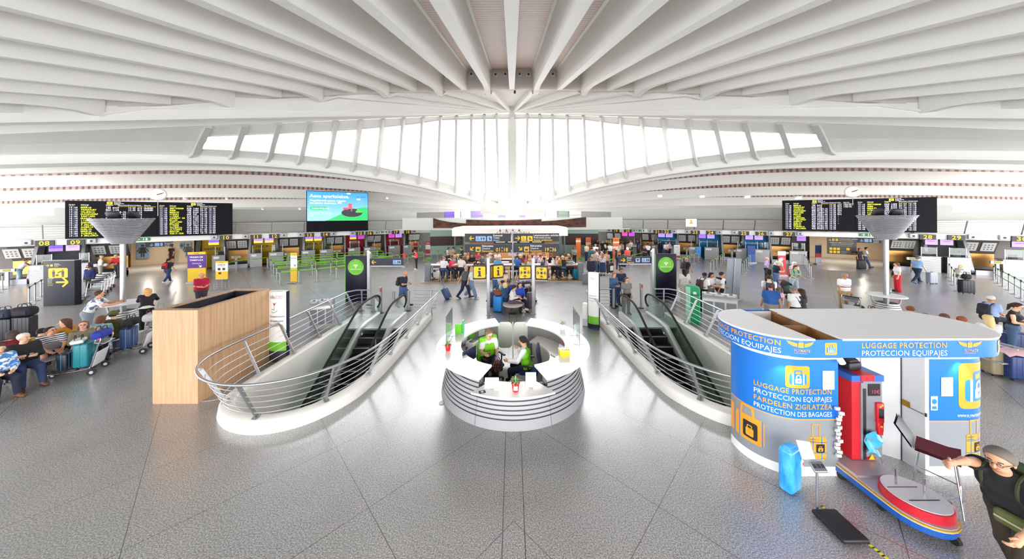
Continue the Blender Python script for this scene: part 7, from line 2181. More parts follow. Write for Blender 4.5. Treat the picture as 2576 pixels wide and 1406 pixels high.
def luggage_cart(loc, rz, lb, group='airport luggage carts', panel='d8dade', red=True):
 """front (low deck) along -y, handle at +y"""
 t = thing('luggage_cart', lb, 'luggage cart', loc, rz, group)
 m = MB()
 for x in (-.27, .27):
  m.tube(crom([(x * .55, -.62, .16), (x, -.4, .17), (x, .18, .19), (x, .28, .3), (x, .38, .72), (x, .46, .98), (x * .96, .38, 1.02)], 4), .016, 8)
 m.tube([(-.15, -.62, .16), (.15, -.62, .16)], .016, 8); m.tube([(-.27, .32, .5), (.27, .32, .5)], .012, 6); m.tube([(-.27, .39, .78), (.27, .39, .78)], .012, 6)
 for x in (-.14, 0, .14): m.tube([(x, -.6, .165), (x, .2, .18)], .011, 6)
 m.build('frame', CHROME, t)
 m = MB().tube([(-.3, .44, 1.0), (.3, .44, 1.0)], .022, 10); m.build('handle_bar', RED if red else BLACK, t)
 m = MB(); m.T = Matrix.Translation((0, .335, .42)) @ Matrix.Rotation(R(-14), 4, 'X'); m.rbox((0, 0, 0), (.5, .015, .42), .006); m.T = None; m.build('back_panel', col_mat(panel, .35), t)
 m = MB(); m.T = Matrix.Translation((0, .42, .86)) @ Matrix.Rotation(R(-14), 4, 'X'); m.rbox((0, 0, 0), (.46, .22, .02), .008); m.rbox((0, -.1, .05), (.46, .015, .1), .006); m.T = None; m.build('small_basket', STEEL, t)
 for x, y, r in ((-.29, .3, .09), (.29, .3, .09), (0, -.55, .07)):
  m = MB().tube([(x - .02, y, r), (x + .02, y, r)], r, 16); m.tube([(x - .026, y, r), (x + .026, y, r)], r * .45, 12, 1); m.build('wheel', [RUBBER, ALU], t)
 return t
# ================================================================ CAFE IN THE MIDDLE
WOODF = noisy('cafe_oak_floor', 'c9a27c', 'e0c09c', 3, .35, 4, (.5, 6, 1))
m = MB().b2((-6.2, 20.9, .0), (5.4, 33.4, .006)); struct(m, 'floor_cafe', WOODF, 'pale wooden floor of the cafe')
t = thing('cafe_pavilion', 'white roofed cafe pavilion with timber counter in the middle of the hall', 'cafe', (0, 27, 0))
MB().b2((-5.3, 0, 2.75), (4.85, 6.2, 3.4)).build('roof', WPAINT, t)
m = MB().b2((-5.25, .3, 3.38), (4.8, 5.9, 3.5)); m.build('roof_cap', PALEG, t)
m = MB(); text(m, 'SANTAGLORIA', .42, plane_fn((.1, -.012, 2.82), (1, 0, 0), (0, 0, 1)), 1, 'c'); m.build('lettering', col_mat('b08050'), t)
for k, px in enumerate((1258, 1274, 1290, 1306)):
 x = (px - CX) / F * 26.6
 m = MB().tube([(x, -.0, 3.34), (x, -.45, 3.38), (x, -.5, 3.28)], .025, 6); m.lathe([(.03, .12), (.13, -.02), (.1, -.02), (.02, .1)], 12, c=(x, -.5, 3.2)); m.build('sign_lamp', BLACK, t)
for x in (-5.1, -3.8, 4.6):
 MB().bar((x, .3, 0), (x, .3, 2.75), .14).build('post', DKSTEEL, t)
m = MB().b2((-5.05, .3, .3), (-3.85, .33, 2.7)); m.build('glass_wall', GLASS, t)
m = MB().b2((-5.2, 6.0, 0), (4.75, 6.2, 2.75)); m.build('back_wall', mat('cafe_back', 'a8805c', .6), t)
m = MB().b2((-2.6, 3.6, 0), (3.9, 4.3, 1.15)); m.b2((-2.7, 3.5, 1.15), (4.0, 4.4, 1.2)); m.build('bar_counter', noisy('warm_timber', '8a5a34', 'a8744a', 3, .5, 3, (6, 6, 1)), t)
m = MB().b2((-2.0, 5.9, 1.5), (3.4, 6.0, 2.5)); m.build('menu_board', mat('menu_dark', '2e2622', .5), t)
m = MB()
for k in range(4): m.b2((-1.8 + 1.3 * k, 5.86, 1.7), (-.8 + 1.3 * k, 5.89, 2.35))
m.build('menu_panels', mat('menu_glow', 'f2e4cc', .5, emit=.5), t)
m = MB().b2((-2.4, 3.42, .25), (3.6, 3.5, 1.0)); m.build('glazed_display', mat('display_warm', 'e8a868', .3, emit=.35), t)
for k in range(6):
 m = MB().lathe([(.02, .35), (.16, .05), (.14, .05), (.01, .33)], 12, c=(-2.2 + 1.15 * k, 3.2, 2.1)); m.cyl((-2.2 + 1.15 * k, 3.2, 2.4), (-2.2 + 1.15 * k, 3.2, 2.75), .01, 5); m.build('pendant_lamp', mat('copper_shade', 'b8703c', .35, .7), t)
 m = MB().ball((-2.2 + 1.15 * k, 3.2, 2.12), .06, 6); m.build('bulb', mat('warm_bulb', 'ffd9a0', .4, emit=7), t)
m = MB().b2((-.4, 1.0, .9), (.95, 1.04, 1.45)); m.bar((.3, 1.02, 0), (.3, 1.02, .9), .06); m.build('snack_board', WTXT, t)
m = MB(); text(m, 'SANITAS', .26, plane_fn((.28, .99, 1.1), (1, 0, 0), (0, 0, 1)), 1, 'c'); m.build('snack_lettering', col_mat('d06a78'), t)
RUST = noisy('rust_timber', '2a1410', '8a3c1c', 1.4, .55, 6, (1, 1, 2), lo=.4, hi=.75)
t = thing('timber_frieze', 'dark rust brown timber frieze along the parapet above the cafe', 'frieze', (0, 33.485, 0))
zt = lambda py: CH + (HY - py) / F * 33.4
xt = lambda px: (px - CX) / F * 33.4
for nm, pts in (('frieze_section', [(1089, 573), (1089, 547.5), (1105, 553), (1130, 558), (1172, 562), (1172, 573)]), ('frieze_section', [(1172.5, 573), (1172.5, 552), (1230, 554), (1300, 554), (1362, 552), (1362, 573)]), ('frieze_section', [(1362.5, 573), (1362.5, 557), (1400, 555), (1440, 551), (1475, 546.5), (1475, 572)])):
 m = MB(); m.slab([(xt(x), zt(y)) for x, y in pts][::-1], (0, 0, 0), (1, 0, 0), (0, 0, 1), -.12); m.build(nm, RUST, t)
def high_table(x0, x1, Y, lb, z=1.08):
 t = thing('high_table', lb, 'table', ((x0 + x1) / 2, Y, 0), 0, 'cafe tables')
 W = x1 - x0
 MB().b2((-W / 2, -.32, z - .05), (W / 2, .32, z)).build('table_top', mat('table_top_cream', 'efe6e0', .3), t)
 MB().b2((-W / 2 + .02, -.31, z - .13), (W / 2 - .02, .31, z - .05)).build('table_edge', mat('table_plum', '8a5a5c', .5), t)
 n = max(2, int(W / 1.6))
 for k in range(n):
  x = -W / 2 + .35 + (W - .7) * k / (n - 1)
  m = MB().bar((x, 0, .02), (x, 0, z - .12), .08); m.b2((x - .25, -.22, 0), (x + .25, .22, .02)); m.build('leg', mat('table_leg', '2c2e36', .5), t)
X21 = lambda px, Y: (px - CX) / F * Y
high_table(X21(1080, 21.9), X21(1190, 21.9), 21.9, 'cream high table at the west front of the cafe')
high_table(X21(1226, 21.9), X21(1296, 21.9), 21.9, 'cream high table in the middle front of the cafe')
high_table(X21(1312, 21.9), X21(1458, 21.9), 21.9, 'long cream high table at the east front of the cafe')
for i, (x0, x1, Y) in enumerate(((1100, 1180, 24.0), (1200, 1280, 24.2), (1308, 1380, 24.2), (1392, 1444, 24.0), (1120, 1200, 26.0), (1230, 1300, 26.0), (1320, 1420, 26.0))):
 high_table(X21(x0, Y), X21(x1, Y), Y, 'inner cafe table in the %s row, %s from the west' % (('second', 'third')[i > 3], ORD[i if i < 4 else i - 4]), .9)
for px, lb in ((1076, 'western'), (1460, 'eastern')):
 Y = 21.4
 x = X21(px, Y)
 t = thing('planter', 'tall grey planter with a green bush at the %s corner of the cafe' % lb, 'planter', (x, Y, 0), 0, 'cafe planters')
 m = MB().rbox((0, 0, .62), (.36, .36, 1.2), .02); m.b2((-.2, -.2, 0), (.2, .2, .12)); m.build('box', mat('planter_grey', '7f868e', .5), t)
 m = MB(); rnd = random.Random(px)
 for k in range(160):
  a, e_, r_ = rnd.uniform(0, 2 * PI), rnd.uniform(-.2, 1.4), rnd.uniform(.1, .26)
  p = V3((r_ * math.cos(a) * math.cos(e_), r_ * math.sin(a) * math.cos(e_), 1.3 + .18 * math.sin(e_) + r_ * .5))
  d = V3((math.cos(a + rnd.uniform(-1, 1)), math.sin(a), rnd.uniform(.1, .9))).normalized() * .11
  s_ = d.cross(V3((rnd.uniform(-1, 1), .3, .5))).normalized() * .032
  m.add([p - d * .5, p + s_, p + d * .5, p - s_], [(0, 1, 2, 3)])
 m.build('foliage', noisy('bush_green', '4f8f3a', '8cc466', 12, .6), t)
def stool_proto():
 t = thing('bar_stool', 'x', 'stool', (0, 0, 0), 0, 'cafe bar stools')
 MB().rbox((0, 0, .72), (.38, .38, .06), .025).build('seat', mat('stool_black', '22232b', .5), t)
 m = MB()
 m.tube(crom([(-.17, -.16, .72), (-.18, -.22, .95), (0, -.25, .97), (.18, -.22, .95), (.17, -.16, .72)], 4), .018, 6); m.build('low_back', mat('stool_black', '22232b', .5), t)
 for x in (-1, 1):
  for y in (-1, 1): MB().tube([(x * .15, y * .15, .7), (x * .22, y * .22, 0)], .018, 6).build('leg', mat('stool_black', '22232b', .5), t)
 m = MB().tube([(-.19, -.19, .28), (.19, -.19, .28), (.19, .19, .28), (-.19, .19, .28)], .01, 5, 0, True); m.build('foot_ring', STEEL, t)
 return t
STOOL = [stool_proto(), 0]
def stool_at(loc, rz, lb):
 if STOOL[1] == 0:
  t = STOOL[0]; t.location = loc; t.rotation_euler = (0, 0, rz); t['label'] = lb
 else:
  t = dup(STOOL[0], loc, rz, lb)
 STOOL[1] += 1
 return t
# ================================================================ BENCHES
def bench(loc, rz, L_, lb):
 t = thing('bench', lb, 'bench', loc, rz, 'back to back steel benches')
 for s in (-1, 1):
  m = MB().rbox((s * .33, 0, .425), (.46, L_, .035), .012); m.build('seat', ALU, t)
  m = MB().rbox((s * .13, 0, .72), (.03, L_, .2), .012); m.build('backrest', ALU, t)
 n = int(L_ / 1.2) + 1
 for k in range(n):
  y = -L_ / 2 + .2 + (L_ - .4) * k / max(1, n - 1)
  m = MB().bar((0, y, 0), (0, y, .8), .05, .05); m.bar((-.5, y, .4), (.5, y, .4), .04, .03); m.bar((-.3, y, .015), (.3, y, .015), .05, .03); m.bar((-.13, y, .72), (.13, y, .72), .03, .03); m.build('support', DKSTEEL, t)
bench((-13.66, 8.9, 0), 0, 4.0, 'long steel back to back bench west of the oak enclosure')
bench((13.75, 9.9, 0), 0, 3.2, 'steel back to back bench behind the luggage kiosk')
t = thing('bench', 'cream round ended bench between the twin sign posts', 'bench', (0, 14.15, 0))
outl = [(.46 * math.cos(R(a)), .46 * math.sin(R(a))) for a in range(180, 361, 12)] + [(.46, 2.6), (-.46, 2.6)]
MB().prism(outl, .4, .45).build('seat', mat('bench_cream', 'd8d0c2', .3), t)
for y in (0, 2.2): MB().lathe([(.2, 0), (.2, .02), (.05, .05), (.05, .4)], 16, c=(0, y, 0)).build('support', DKSTEEL, t)
# ---------------------------------------------------------------- who is where
STRIPE_N = striped('stripe_navy_tee', 'e9e9ec', '252a48', .055, .45, 'Z', .85)
STRIPE_B = striped('stripe_black_top', 'f0efec', '1e1e22', .11, .5, 'Z', .85)
STRIPE_G = striped('stripe_grey_tee', 'f1f1ef', 'a9aab2', .04, .3, 'Z', .85)
FLORAL = noisy('floral_shirt', 'e6eaec', '5f7590', 9, .85, 2, lo=.5, hi=.56)
FLORAL2 = noisy('floral_blouse', 'efe4e4', 'b06a78', 14, .85, 2, lo=.5, hi=.58)
PLAID = noisy('blue_plaid', '3f82c4', 'e8eef4', 12, .85, 1, lo=.45, hi=.55)
GREYCHK = noisy('grey_pattern', '8a8a86', 'c9c6be', 20, .85, 2)
DK, LT, TAN, PALE = '6b4632', 'e6b898', 'c08a64', 'ebc4a8'
# information desk staff
w1 = person('person with glasses in lime vest and short white sleeves seated at the desk', 1232, 832, 'reach2', 196, ('f2f2f4', 's'), ('1c2340', 'p'), ('8a6a50', 'bun'), 1.68, 1.05, 1, 'e3b294', '20222a', .0115, at=None)
w2 = person('person with dark ponytail in lime vest seated at the desk taking a pouch', 1313, 846, 'reach', 78, ('f2f2f4', 'l'), ('1c2340', 'p'), ('1c1512', 'tail'), 1.64, 1.0, 1, 'c99470', '20222a', .0115)
LIME = col_mat('7cd41e', .8)
def vest(t, slit=True):
 J = joints(t['_pose'])
 pr = torso(J, 1.04, True, .026)
 T = J['T']; n3 = T.to_3x3()
 cuts = [(T @ V3((0, 0, -.02)), -(n3 @ UP)), (T @ V3((0, 0, .5)), n3 @ V3((0, .5, .87)))]
 me = mk_mesh('vest', *surf(pr, .045, .012, cuts))
 o = obj('vest', me, t); setmat(o, 0, LIME)
vest(w1); vest(w2)
glasses(w1)
m = MB(); m.T = joints(w1['_pose'])['T']; m.tube([(-.05, .1, .48), (0, .16, .2), (.05, .1, .48)], .006, 5); m.b2((-.03, .15, .12), (.03, .165, .2)); m.T = None; m.build('lanyard', col_mat('c83c78'), w1)
hp = on_person(w1, joints(w1['_pose'])['wrR']).lerp(on_person(w2, joints(w2['_pose'])['wrL']), .5)
t = thing('handbag', 'dark patterned handbag held between the two desk staff', 'bag', (hp.x, hp.y, hp.z - .36), .5)
m = MB().rbox((0, 0, .12), (.32, .13, .26), .04); m.build('main_bag', noisy('bag_print', '2a1f24', 'a05a48', 22, .8, 1, lo=.55, hi=.62), t)
m = MB().tube(crom([(-.12, 0, .24), (-.07, 0, .38), (.02, 0, .4), (.12, 0, .24)], 5), .012, 6); m.build('handle', col_mat('1f1a20'), t)
t = thing('clipboard', 'white magazine on the lap of the staff member with the ponytail', 'magazine', on_person(w2, (0, .36, .66)), R(60))
MB().box((0, 0, 0), (.22, .3, .012), .2).build('cover', col_mat('e9ece4'), t)
t = thing('pouch', 'blue and violet patterned pouch passed between the desk staff', 'pouch', hp + V3((0.02, 0, .03)), .3)
MB().rbox((0, 0, 0), (.07, .05, .12), .02).build('body', noisy('pouch_print', '3a3aa0', 'c8b8e8', 40, .7), t)
# man at the front right corner
mn = person('person in black tee and glasses striding in with an arm stretched out before the kiosk', 2512, 1131, 'point', 98, ('17181c', 's'), ('3a3226', 'p'), ('6f665e', 'short'), 1.76, 1.12, 0, 'cf9a7a', '2a2420', .0105)
glasses(mn)
backpack(mn, '3f4a2c', 'olive green backpack worn by the striding man at the kiosk', '2f3820')
t = thing('waist_bag', 'olive waist bag on the hip of the striding man at the kiosk', 'bag', on_person(mn, (-.1, .24, .94)), mn.rotation_euler.z)
MB().rbox((0, 0, 0), (.3, .1, .16), .04).build('pouch', col_mat('5a6234', .8), t)
MB().rbox((0, .055, .0), (.26, .01, .02), .004).build('zip', col_mat('b8b49a'), t)
m = MB(); m.T = Matrix.Translation((0, -.14, 0)); m.tube([(.19 * math.cos(2 * PI * k / 20), .17 * math.sin(2 * PI * k / 20) , .0) for k in range(20)], .014, 6, 0, True); m.T = None; m.build('belt', col_mat('3c4426'), t)
# left benches
for a in [
 ('older person with white hair in black jacket, arms crossed, on the western bench', 60, 838, 'sitcross', 250, ('1f1e24', 'l'), ('2f3f66', 'p'), ('d8d4ce', 'crop'), 1.74, 1.15, 0, LT, '5a3a26'),
 ('person in navy striped tee sitting with clasped hands on the western bench', 124, 823, 'sitlean', 248, ('e9e9ec', 's'), ('26324f', 'p'), ('1f1a18', 'short'), 1.66, 1.15, 0, 'd9a080', '1c1c20'),
 ('person in olive blazer and glasses with brown bob on the western bench', 210, 808, 'sithand', 238, ('7d7560', 'l'), ('d6d8dc', 'p'), ('7a5236', 'bob'), 1.68, 1.05, 1, 'dba888', '2a2a2e'),
 ('person in mustard top with long hair turned away on the back of the western bench', 163, 802, 'sitturn', 100, ('cf8a1e', 'l'), ('3a3038', 'p'), ('5a3626', 'long'), 1.66, .95, 1, LT, '2a2a2e'),
 ('child in yellow tee with black hair behind the striped tee', 104, 826, 'sit', 60, ('e8b41e', 's'), ('3a3a44', 'p'), ('1c1714', 'short'), 1.5, .9, 0, LT, '2a2a2e'),
 ('person with brown bob in pale blue shirt seen from behind beside the luggage carts', 256, 794, 'sit', 25, ('9fc0cc', 's'), ('44506a', 'p'), ('6a4430', 'bob'), 1.66, 1.05, 1, 'd9a080', '2a2a2e'),
 ('person in olive bucket hat and jacket seen from behind by the western column', 287, 783, 'sit', 15, ('4d4a2c', 'l'), ('38362a', 'p'), ('4f5230', 'hat', '3a2a20'), 1.7, 1.05, 0, LT, '2a2a2e'),
 ('person with brown hair in dark red top seen from behind at the western frame edge', 30, 832, 'sit', 70, ('7a1a22', 'l'), ('33303a', 'p'), ('4a3430', 'bob'), 1.64, 1.0, 1, LT, '2a2a2e'),
 ('person in blue plaid shirt half cut by the western frame edge', -2, 866, 'sit', 255, ('3f82c4', 'l'), ('1f2338', 'p'), ('4a3a30', 'short'), 1.68, 1.05, 0, LT, '6a4426'),
 # standing on the left
 ('person in white vest and pale jeans leaning on the desk under sign 08', 65, 651, 'lean', 320, ('f0efec', 'n'), ('93abc0', 'w'), ('7a4f32', 'bun'), 1.68, 1.05, 1, 'd9a080', 'e0ddd6'),
 ('person with dark hair sitting behind the desk under sign 08', 105, 657, 'sit', 180, ('3a3844', 'l'), ('2a2a33', 'p'), ('2a1d18', 'bob'), 1.66, 1.0, 1, TAN),
 ('person in dark hat and navy jacket behind the row of luggage carts', 224, 667, 'stand', 190, ('1f2a66', 'l'), ('2a3026', 'p'), ('38302a', 'hat', '2a201a'), 1.66, 1.05, 0, LT),
 ('blond person in white tee and grey trousers at the bay east of sign 09', 258, 643, 'hold', 325, ('f0f0f0', 's'), ('a9a7a4', 'w'), ('d8b890', 'bun'), 1.66, 1.12, 1, LT, 'f0f0f0'),
 ('person with fair hair in red sweater bending over a cart beside the western column', 291, 640, 'push', 200, ('b0202a', 'l'), ('2e2e3a', 'p'), ('c0946a', 'short'), 1.74, 1.0, 0, LT),
 ('person in black tee and shorts standing in the western passage', 430, 618, 'stand', 180, ('1e1c1e', 's'), ('1e1c22', 's'), ('2a1d18', 'short'), 1.72, 1.0, 0, TAN),
 ('person with a red backpack walking towards the western passage', 425, 650, 'walk', 5, ('2c2f3c', 's'), ('2f4370', 'p'), ('33241c', 'tail'), 1.68, 1.0, 1, LT, 'f0f0f0'),
 ('bald heavy person in crimson polo standing behind the oak enclosure', 508, 687, 'hold', 238, ('b0143a', 's'), ('3a3a44', 'p'), ('7a5a48', 'ring'), 1.74, 1.32, 0, 'd8987c'),
 ('person in blue floral shirt leaning on the western column table', 250, 731, 'lean', 308, ('e6eaec', 's'), ('8f95a4', 'p'), ('4a3024', 'short'), 1.8, 1.08, 0, 'd9a080', '7a6a58'),
 ('person with curly blond hair and black top leaning at the western column table', 371, 725, 'lean', 45, ('1f1a24', 'l'), ('17161a', 'p'), ('d6a668', 'curly'), 1.66, 1.05, 1, LT, 'e9e6e2'),
 # middle walkers
 ('bald person in navy polo and denim shorts looking at a phone by the western escalator', 1022, 683, 'phonewalk', 262, ('20253c', 's'), ('4a668e', 's'), ('6a4a3a', 'bald'), 1.76, 1.1, 0, 'cf9474', '2a2d44'),
 ('person in hot pink top standing alone among the queue posts', 1043, 629, 'phone', 110, ('f0406e', 's'), ('2a2833', 'p'), ('7a3a30', 'bob'), 1.64, 1.1, 1, LT, 'e8e4dc'),
 ('person in red and white shirt near the desk of sign 18', 1045, 606, 'hold', 190, ('b03048', 's'), ('34303a', 'p'), ('d0a878', 'bob'), 1.66, 1.05, 1, LT),
 ('grey haired person in charcoal tee pulling a blue suitcase west of the sign posts', 1173, 669, 'pull', 258, ('565c5e', 's'), ('2a3048', 'p'), ('b8b4ae', 'crop'), 1.76, 1.08, 0, 'cf9878', '3a3a3e'),
 ('person in white top and wide jeans walking just behind the charcoal tee', 1189, 671, 'walk2', 262, ('e6e6ea', 's'), ('7a90ae', 'w'), ('c8b08a', 'long'), 1.7, 1.0, 1, LT, 'e8e4de'),
 # round ended bench
 ('person with blond hair in denim jacket seen from behind on the round ended bench', 1270, 711, 'sitturn', 70, ('34507a', 'l'), ('23305a', 'p'), ('e2c484', 'bob'), 1.66, 1.05, 1, LT),
 ('person in teal shirt on the western side of the round ended bench', 1262, 706, 'sitlegs', 80, ('1f9a8e', 's'), ('33415a', 'p'), ('3a241c', 'short'), 1.66, .95, 0, TAN),
 ('grey haired person in light blue tee on the round ended bench', 1254, 701, 'sitlegs', 85, ('a8cdd8', 's'), ('6a7488', 'p'), ('d4d0cc', 'crop'), 1.72, 1.1, 0, LT),
 ('person in royal blue jacket just behind the blond hair on the round ended bench', 1279, 704, 'sit', 60, ('2f4aa0', 'l'), ('2f3350', 'p'), ('5a4a42', 'crop'), 1.7, 1.08, 0, TAN),
 ('person with dark hair in white cardigan and purple trousers on the round ended bench', 1297, 718, 'sitlegs', 255, ('ece4e2', 'l'), ('5c4e68', 'p'), ('2e1c1c', 'bob'), 1.64, 1.0, 1, 'dba888', 'e6d8c8'),
 ('person in bright blue anorak facing the desk on the round ended bench', 1308, 711, 'sit', 205, ('2a50b8', 'l'), ('23252e', 'p'), ('33261f', 'long'), 1.66, 1.05, 1, LT),
 ('person in jeans and plaid shirt half hidden behind the western sign post', 1246, 668, 'stand', 150, ('b04a4a', 's'), ('3f6590', 'p'), ('8a6a50', 'short'), 1.74, 1.0, 0, LT),
 # east side walkers
 ('person with brown bob in denim jacket beside the eastern escalator landing', 1546, 686, 'hold', 205, ('44648e', 'l'), ('2a3a5e', 'p'), ('a06a44', 'bob'), 1.66, 1.05, 1, LT),
 ('person in navy tee standing behind the denim jacket at the eastern landing', 1563, 675, 'hold', 185, ('222c48', 's'), ('2c4068', 'p'), ('4a3a30', 'short'), 1.8, 1.1, 0, TAN),
 ('person in grey tee with glasses and a brown shoulder bag at the eastern landing', 1577, 698, 'stand', 190, ('7c7f80', 's'), ('23283a', 'p'), ('5a4030', 'bob'), 1.64, 1.08, 1, LT),
 ('bald person in black tee with a dark backpack walking past the eastern wifi monolith', 1728, 648, 'walk', 285, ('23252f', 's'), ('4a4a54', 'p'), ('6a4a3a', 'bald'), 1.76, 1.08, 0, TAN),
 ('person with long black hair in white top and trousers behind the green pillar', 1721, 676, 'stand', 350, ('f0efee', 's'), ('e6e2da', 'w'), ('1f1714', 'long'), 1.7, 1.05, 1, LT, 'e8e4de'),
 ('person with a brown backpack in white tee and black trousers east of the green pillar', 1774, 686, 'hold', 285, ('f0f0f0', 's'), ('1f1d26', 'p'), ('1a1412', 'crop'), 1.76, .98, 0, DK),
 ('person in white sleeveless top and grey trousers holding papers', 1792, 686, 'hold', 200, ('f2f2f2', 'n'), ('8a8886', 'w'), ('2a1a16', 'long'), 1.7, .95, 1, TAN),
 ('person in white tee with a navy jersey over the shoulders before the grey banner', 1816, 684, 'pull', 270, ('f2f2f2', 's'), ('1f2536', 'p'), ('2f2622', 'short'), 1.76, 1.05, 0, TAN),
 ('person with pink hair and lilac top, hand on hip', 1930, 647, 'hips', 230, ('c6a8d8', 'l'), ('1f1b26', 'p'), ('f0b4c8', 'crop'), 1.64, .98, 1, LT),
 ('white haired person bending behind the red banner', 1966, 650, 'bend', 265, ('dfe6d8', 's'), ('8a8a90', 'p'), ('f0eeea', 'bob'), 1.66, 1.05, 1, LT),
 ('grey haired person in navy tee and jeans with a black shoulder bag', 1957, 657, 'hold', 255, ('20263e', 's'), ('5f7ea6', 'p'), ('d6d4d2', 'crop'), 1.68, 1.05, 1, LT),
 ('white haired person in pale pink shirt behind the pushchair', 1999, 659, 'stand', 170, ('ecc8d4', 's'), ('8a90a0', 'p'), ('f2f0ee', 'curly'), 1.62, 1.05, 1, LT),
 ('person in green checked top with a red backpack pushing the pushchair', 2003, 668, 'push', 175, ('8fb49a', 's'), ('b4cad4', 'p'), ('4a3026', 'tail'), 1.68, 1.0, 1, LT),
 ('person in white tee with a big navy backpack walking away', 1934, 692, 'walk', 330, ('f2f2f2', 's'), ('8a7f70', 's'), ('3a2a22', 'short'), 1.78, 1.05, 0, LT, 'e9e6e2'),
 ('person in blue tee and brown cap pulling a suitcase behind the kiosk', 1938, 713, 'walk2', 340, ('2a5fa6', 's'), ('8f8878', 's'), ('5a3c34', 'cap', '4a3a30'), 1.78, 1.22, 0, 'd09a7a', '6a5a4a'),
 ('child with long hair in pink top and denim skirt', 1957, 724, 'stand', 335, ('eab8cc', 's'), ('6a8ab0', 's'), ('7a5236', 'long'), 1.28, .85, 1, LT, 'c04a5a'),
 ('grey haired person in white striped tee with a dark shoulder strap', 1996, 719, 'shift', 10, ('f1f1ef', 's'), ('1f2333', 'p'), ('77757a', 'short'), 1.76, 1.1, 0, TAN),
 ('person with long dark hair half hidden by the white striped tee', 2013, 726, 'stand', 20, ('2a2430', 's'), ('33405e', 'p'), ('3a241c', 'long'), 1.66, 1.0, 1, LT),
 ('person in white tee with a red band and beige trousers behind the kiosk roof', 2126, 687, 'stand', 178, ('f3f3f3', 's'), ('b49a74', 'p'), ('8f8a86', 'crop'), 1.78, 1.15, 0, TAN),
 ('person in white top and bright red trousers by the eastern column', 2254, 660, 'stand', 60, ('f0eeee', 's'), ('d01c34', 'w'), ('6a4634', 'bob'), 1.66, 1.0, 1, LT),
 ('person in light blue shirt and grey cap striding with a silver suitcase', 2310, 645, 'walk', 268, ('8fb2e0', 's'), ('222c48', 'p'), ('6a6a70', 'cap', '8a8480'), 1.76, 1.08, 0, LT, '3a5a8a'),
 ('blond person kneeling beside a black suitcase at the queue posts', 2419, 667, 'low', 270, ('d8d4d2', 's'), ('8a7a6a', 's'), ('d4b48a', 'tail'), 1.66, .98, 1, LT, 'e9e6e2'),
 ('person in dark top with luggage in the eastern passage', 2163, 624, 'stand', 180, ('26222a', 's'), ('1f1d24', 'p'), ('4a302a', 'bob'), 1.68, 1.0, 1, TAN),
 ('person in white tee and jeans walking out of the eastern passage', 2180, 622, 'walk', 230, ('ecebea', 's'), ('3a5274', 'p'), ('2f2420', 'short'), 1.76, 1.0, 0, TAN),
 # bench behind the kiosk and eastern edge
 ('person with curly brown hair in purple top behind the kiosk roof', 2291, 770, 'sit', 300, ('9a1f8e', 's'), ('3a3a44', 'p'), ('7a4a36', 'short'), 1.66, 1.1, 1, LT),
 ('person with dark hair just showing over the kiosk roof next to the purple top', 2328, 789, 'sit', 300, ('e6e2e2', 's'), ('3a3a44', 'p'), ('3f2420', 'short'), 1.66, 1.0, 1, LT),
 ('person with brown hair and pale shirt peeping over the middle of the kiosk roof', 2376, 789, 'sit', 300, ('e9e4da', 's'), ('3a3a44', 'p'), ('5f4030', 'short'), 1.68, 1.05, 0, LT),
 ('person with auburn hair and white shirt peeping over the kiosk roof', 2420, 796, 'sit', 300, ('efeeec', 's'), ('3a3a44', 'p'), ('8f4a28', 'short'), 1.66, 1.0, 1, LT),
 ('person with long blond hair seen from behind at the east end of the kiosk roof', 2483, 792, 'sit', 330, ('c9c8c4', 's'), ('3a3a44', 'p'), ('dcc088', 'long'), 1.66, 1.0, 1, LT),
 ('older person in light blue shirt sitting sideways at the east edge', 2494, 744, 'sit', 270, ('a4bcec', 's'), ('20222c', 'p'), ('d8d6d4', 'crop'), 1.74, 1.15, 0, TAN),
 ('person in black top with sunglasses standing at the east edge', 2563, 763, 'hold', 200, ('1f1a20', 'n'), ('3f5878', 'p'), ('3a221c', 'tail'), 1.66, 1.0, 1, LT),
]:
 lb, px, py = a[0], a[1], a[2]
 tm = None
 if 'striped tee sitting' in lb: tm = STRIPE_N
 if 'floral' in lb: tm = FLORAL
 if 'plaid' in lb: tm = PLAID
 if 'white striped tee with' in lb: tm = STRIPE_G
 t = person(*a, topmat=tm, hem='l' if ('blazer' in lb or 'anorak' in lb) else 'n')
 if 'navy striped' in lb or 'olive blazer' in lb or 'grey tee with glasses' in lb: glasses(t)
 if 'sunglasses' in lb: glasses(t, col_mat('1c1a20', .2))
 if 'red backpack walking' in lb: backpack(t, 'c02030', 'red backpack worn by the person walking to the western passage')
 if 'red backpack pushing' in lb: backpack(t, 'd8402a', 'orange red backpack worn by the pushchair pusher')
 if 'navy backpack' in lb: backpack(t, '1f2c58', 'big navy backpack worn by the person in white tee', '2a3a6a')
 if 'brown backpack' in lb: backpack(t, '4a3030', 'brown backpack worn beside the green pillar', '3a2626')
 if 'dark backpack' in lb: backpack(t, '2a2d38', 'dark grey backpack worn by the bald person near the eastern monolith')
 if 'denim shorts' in lb:
  backpack(t, '1d1f26', 'small black backpack worn by the bald person with the phone')
  J = joints(t['_pose']); p = on_person(t, J['wrR'] + J['hdR'] * .12)
  q = thing('phone', 'dark phone in the hand of the bald person in navy polo', 'phone', p, t.rotation_euler.z)
  m = MB(); m.T = Matrix.Rotation(R(50), 4, 'X'); m.rbox((0, 0, .03), (.075, .012, .15), .005); m.T = None; m.build('body', BLACK, q)
  soft_bag(on_person(t, (-.3, -.05, .5)), t.rotation_euler.z + R(90), '26282f', 'small black carry bag in the hand of the bald walker', (.3, .16, .32))
 if 'charcoal tee pulling' in lb: suitcase(on_person(t, (.28, -.75, 0)), t.rotation_euler.z, '34507c', 'slate blue suitcase pulled by the person in charcoal tee', .6, .42, .26, .45, 28)
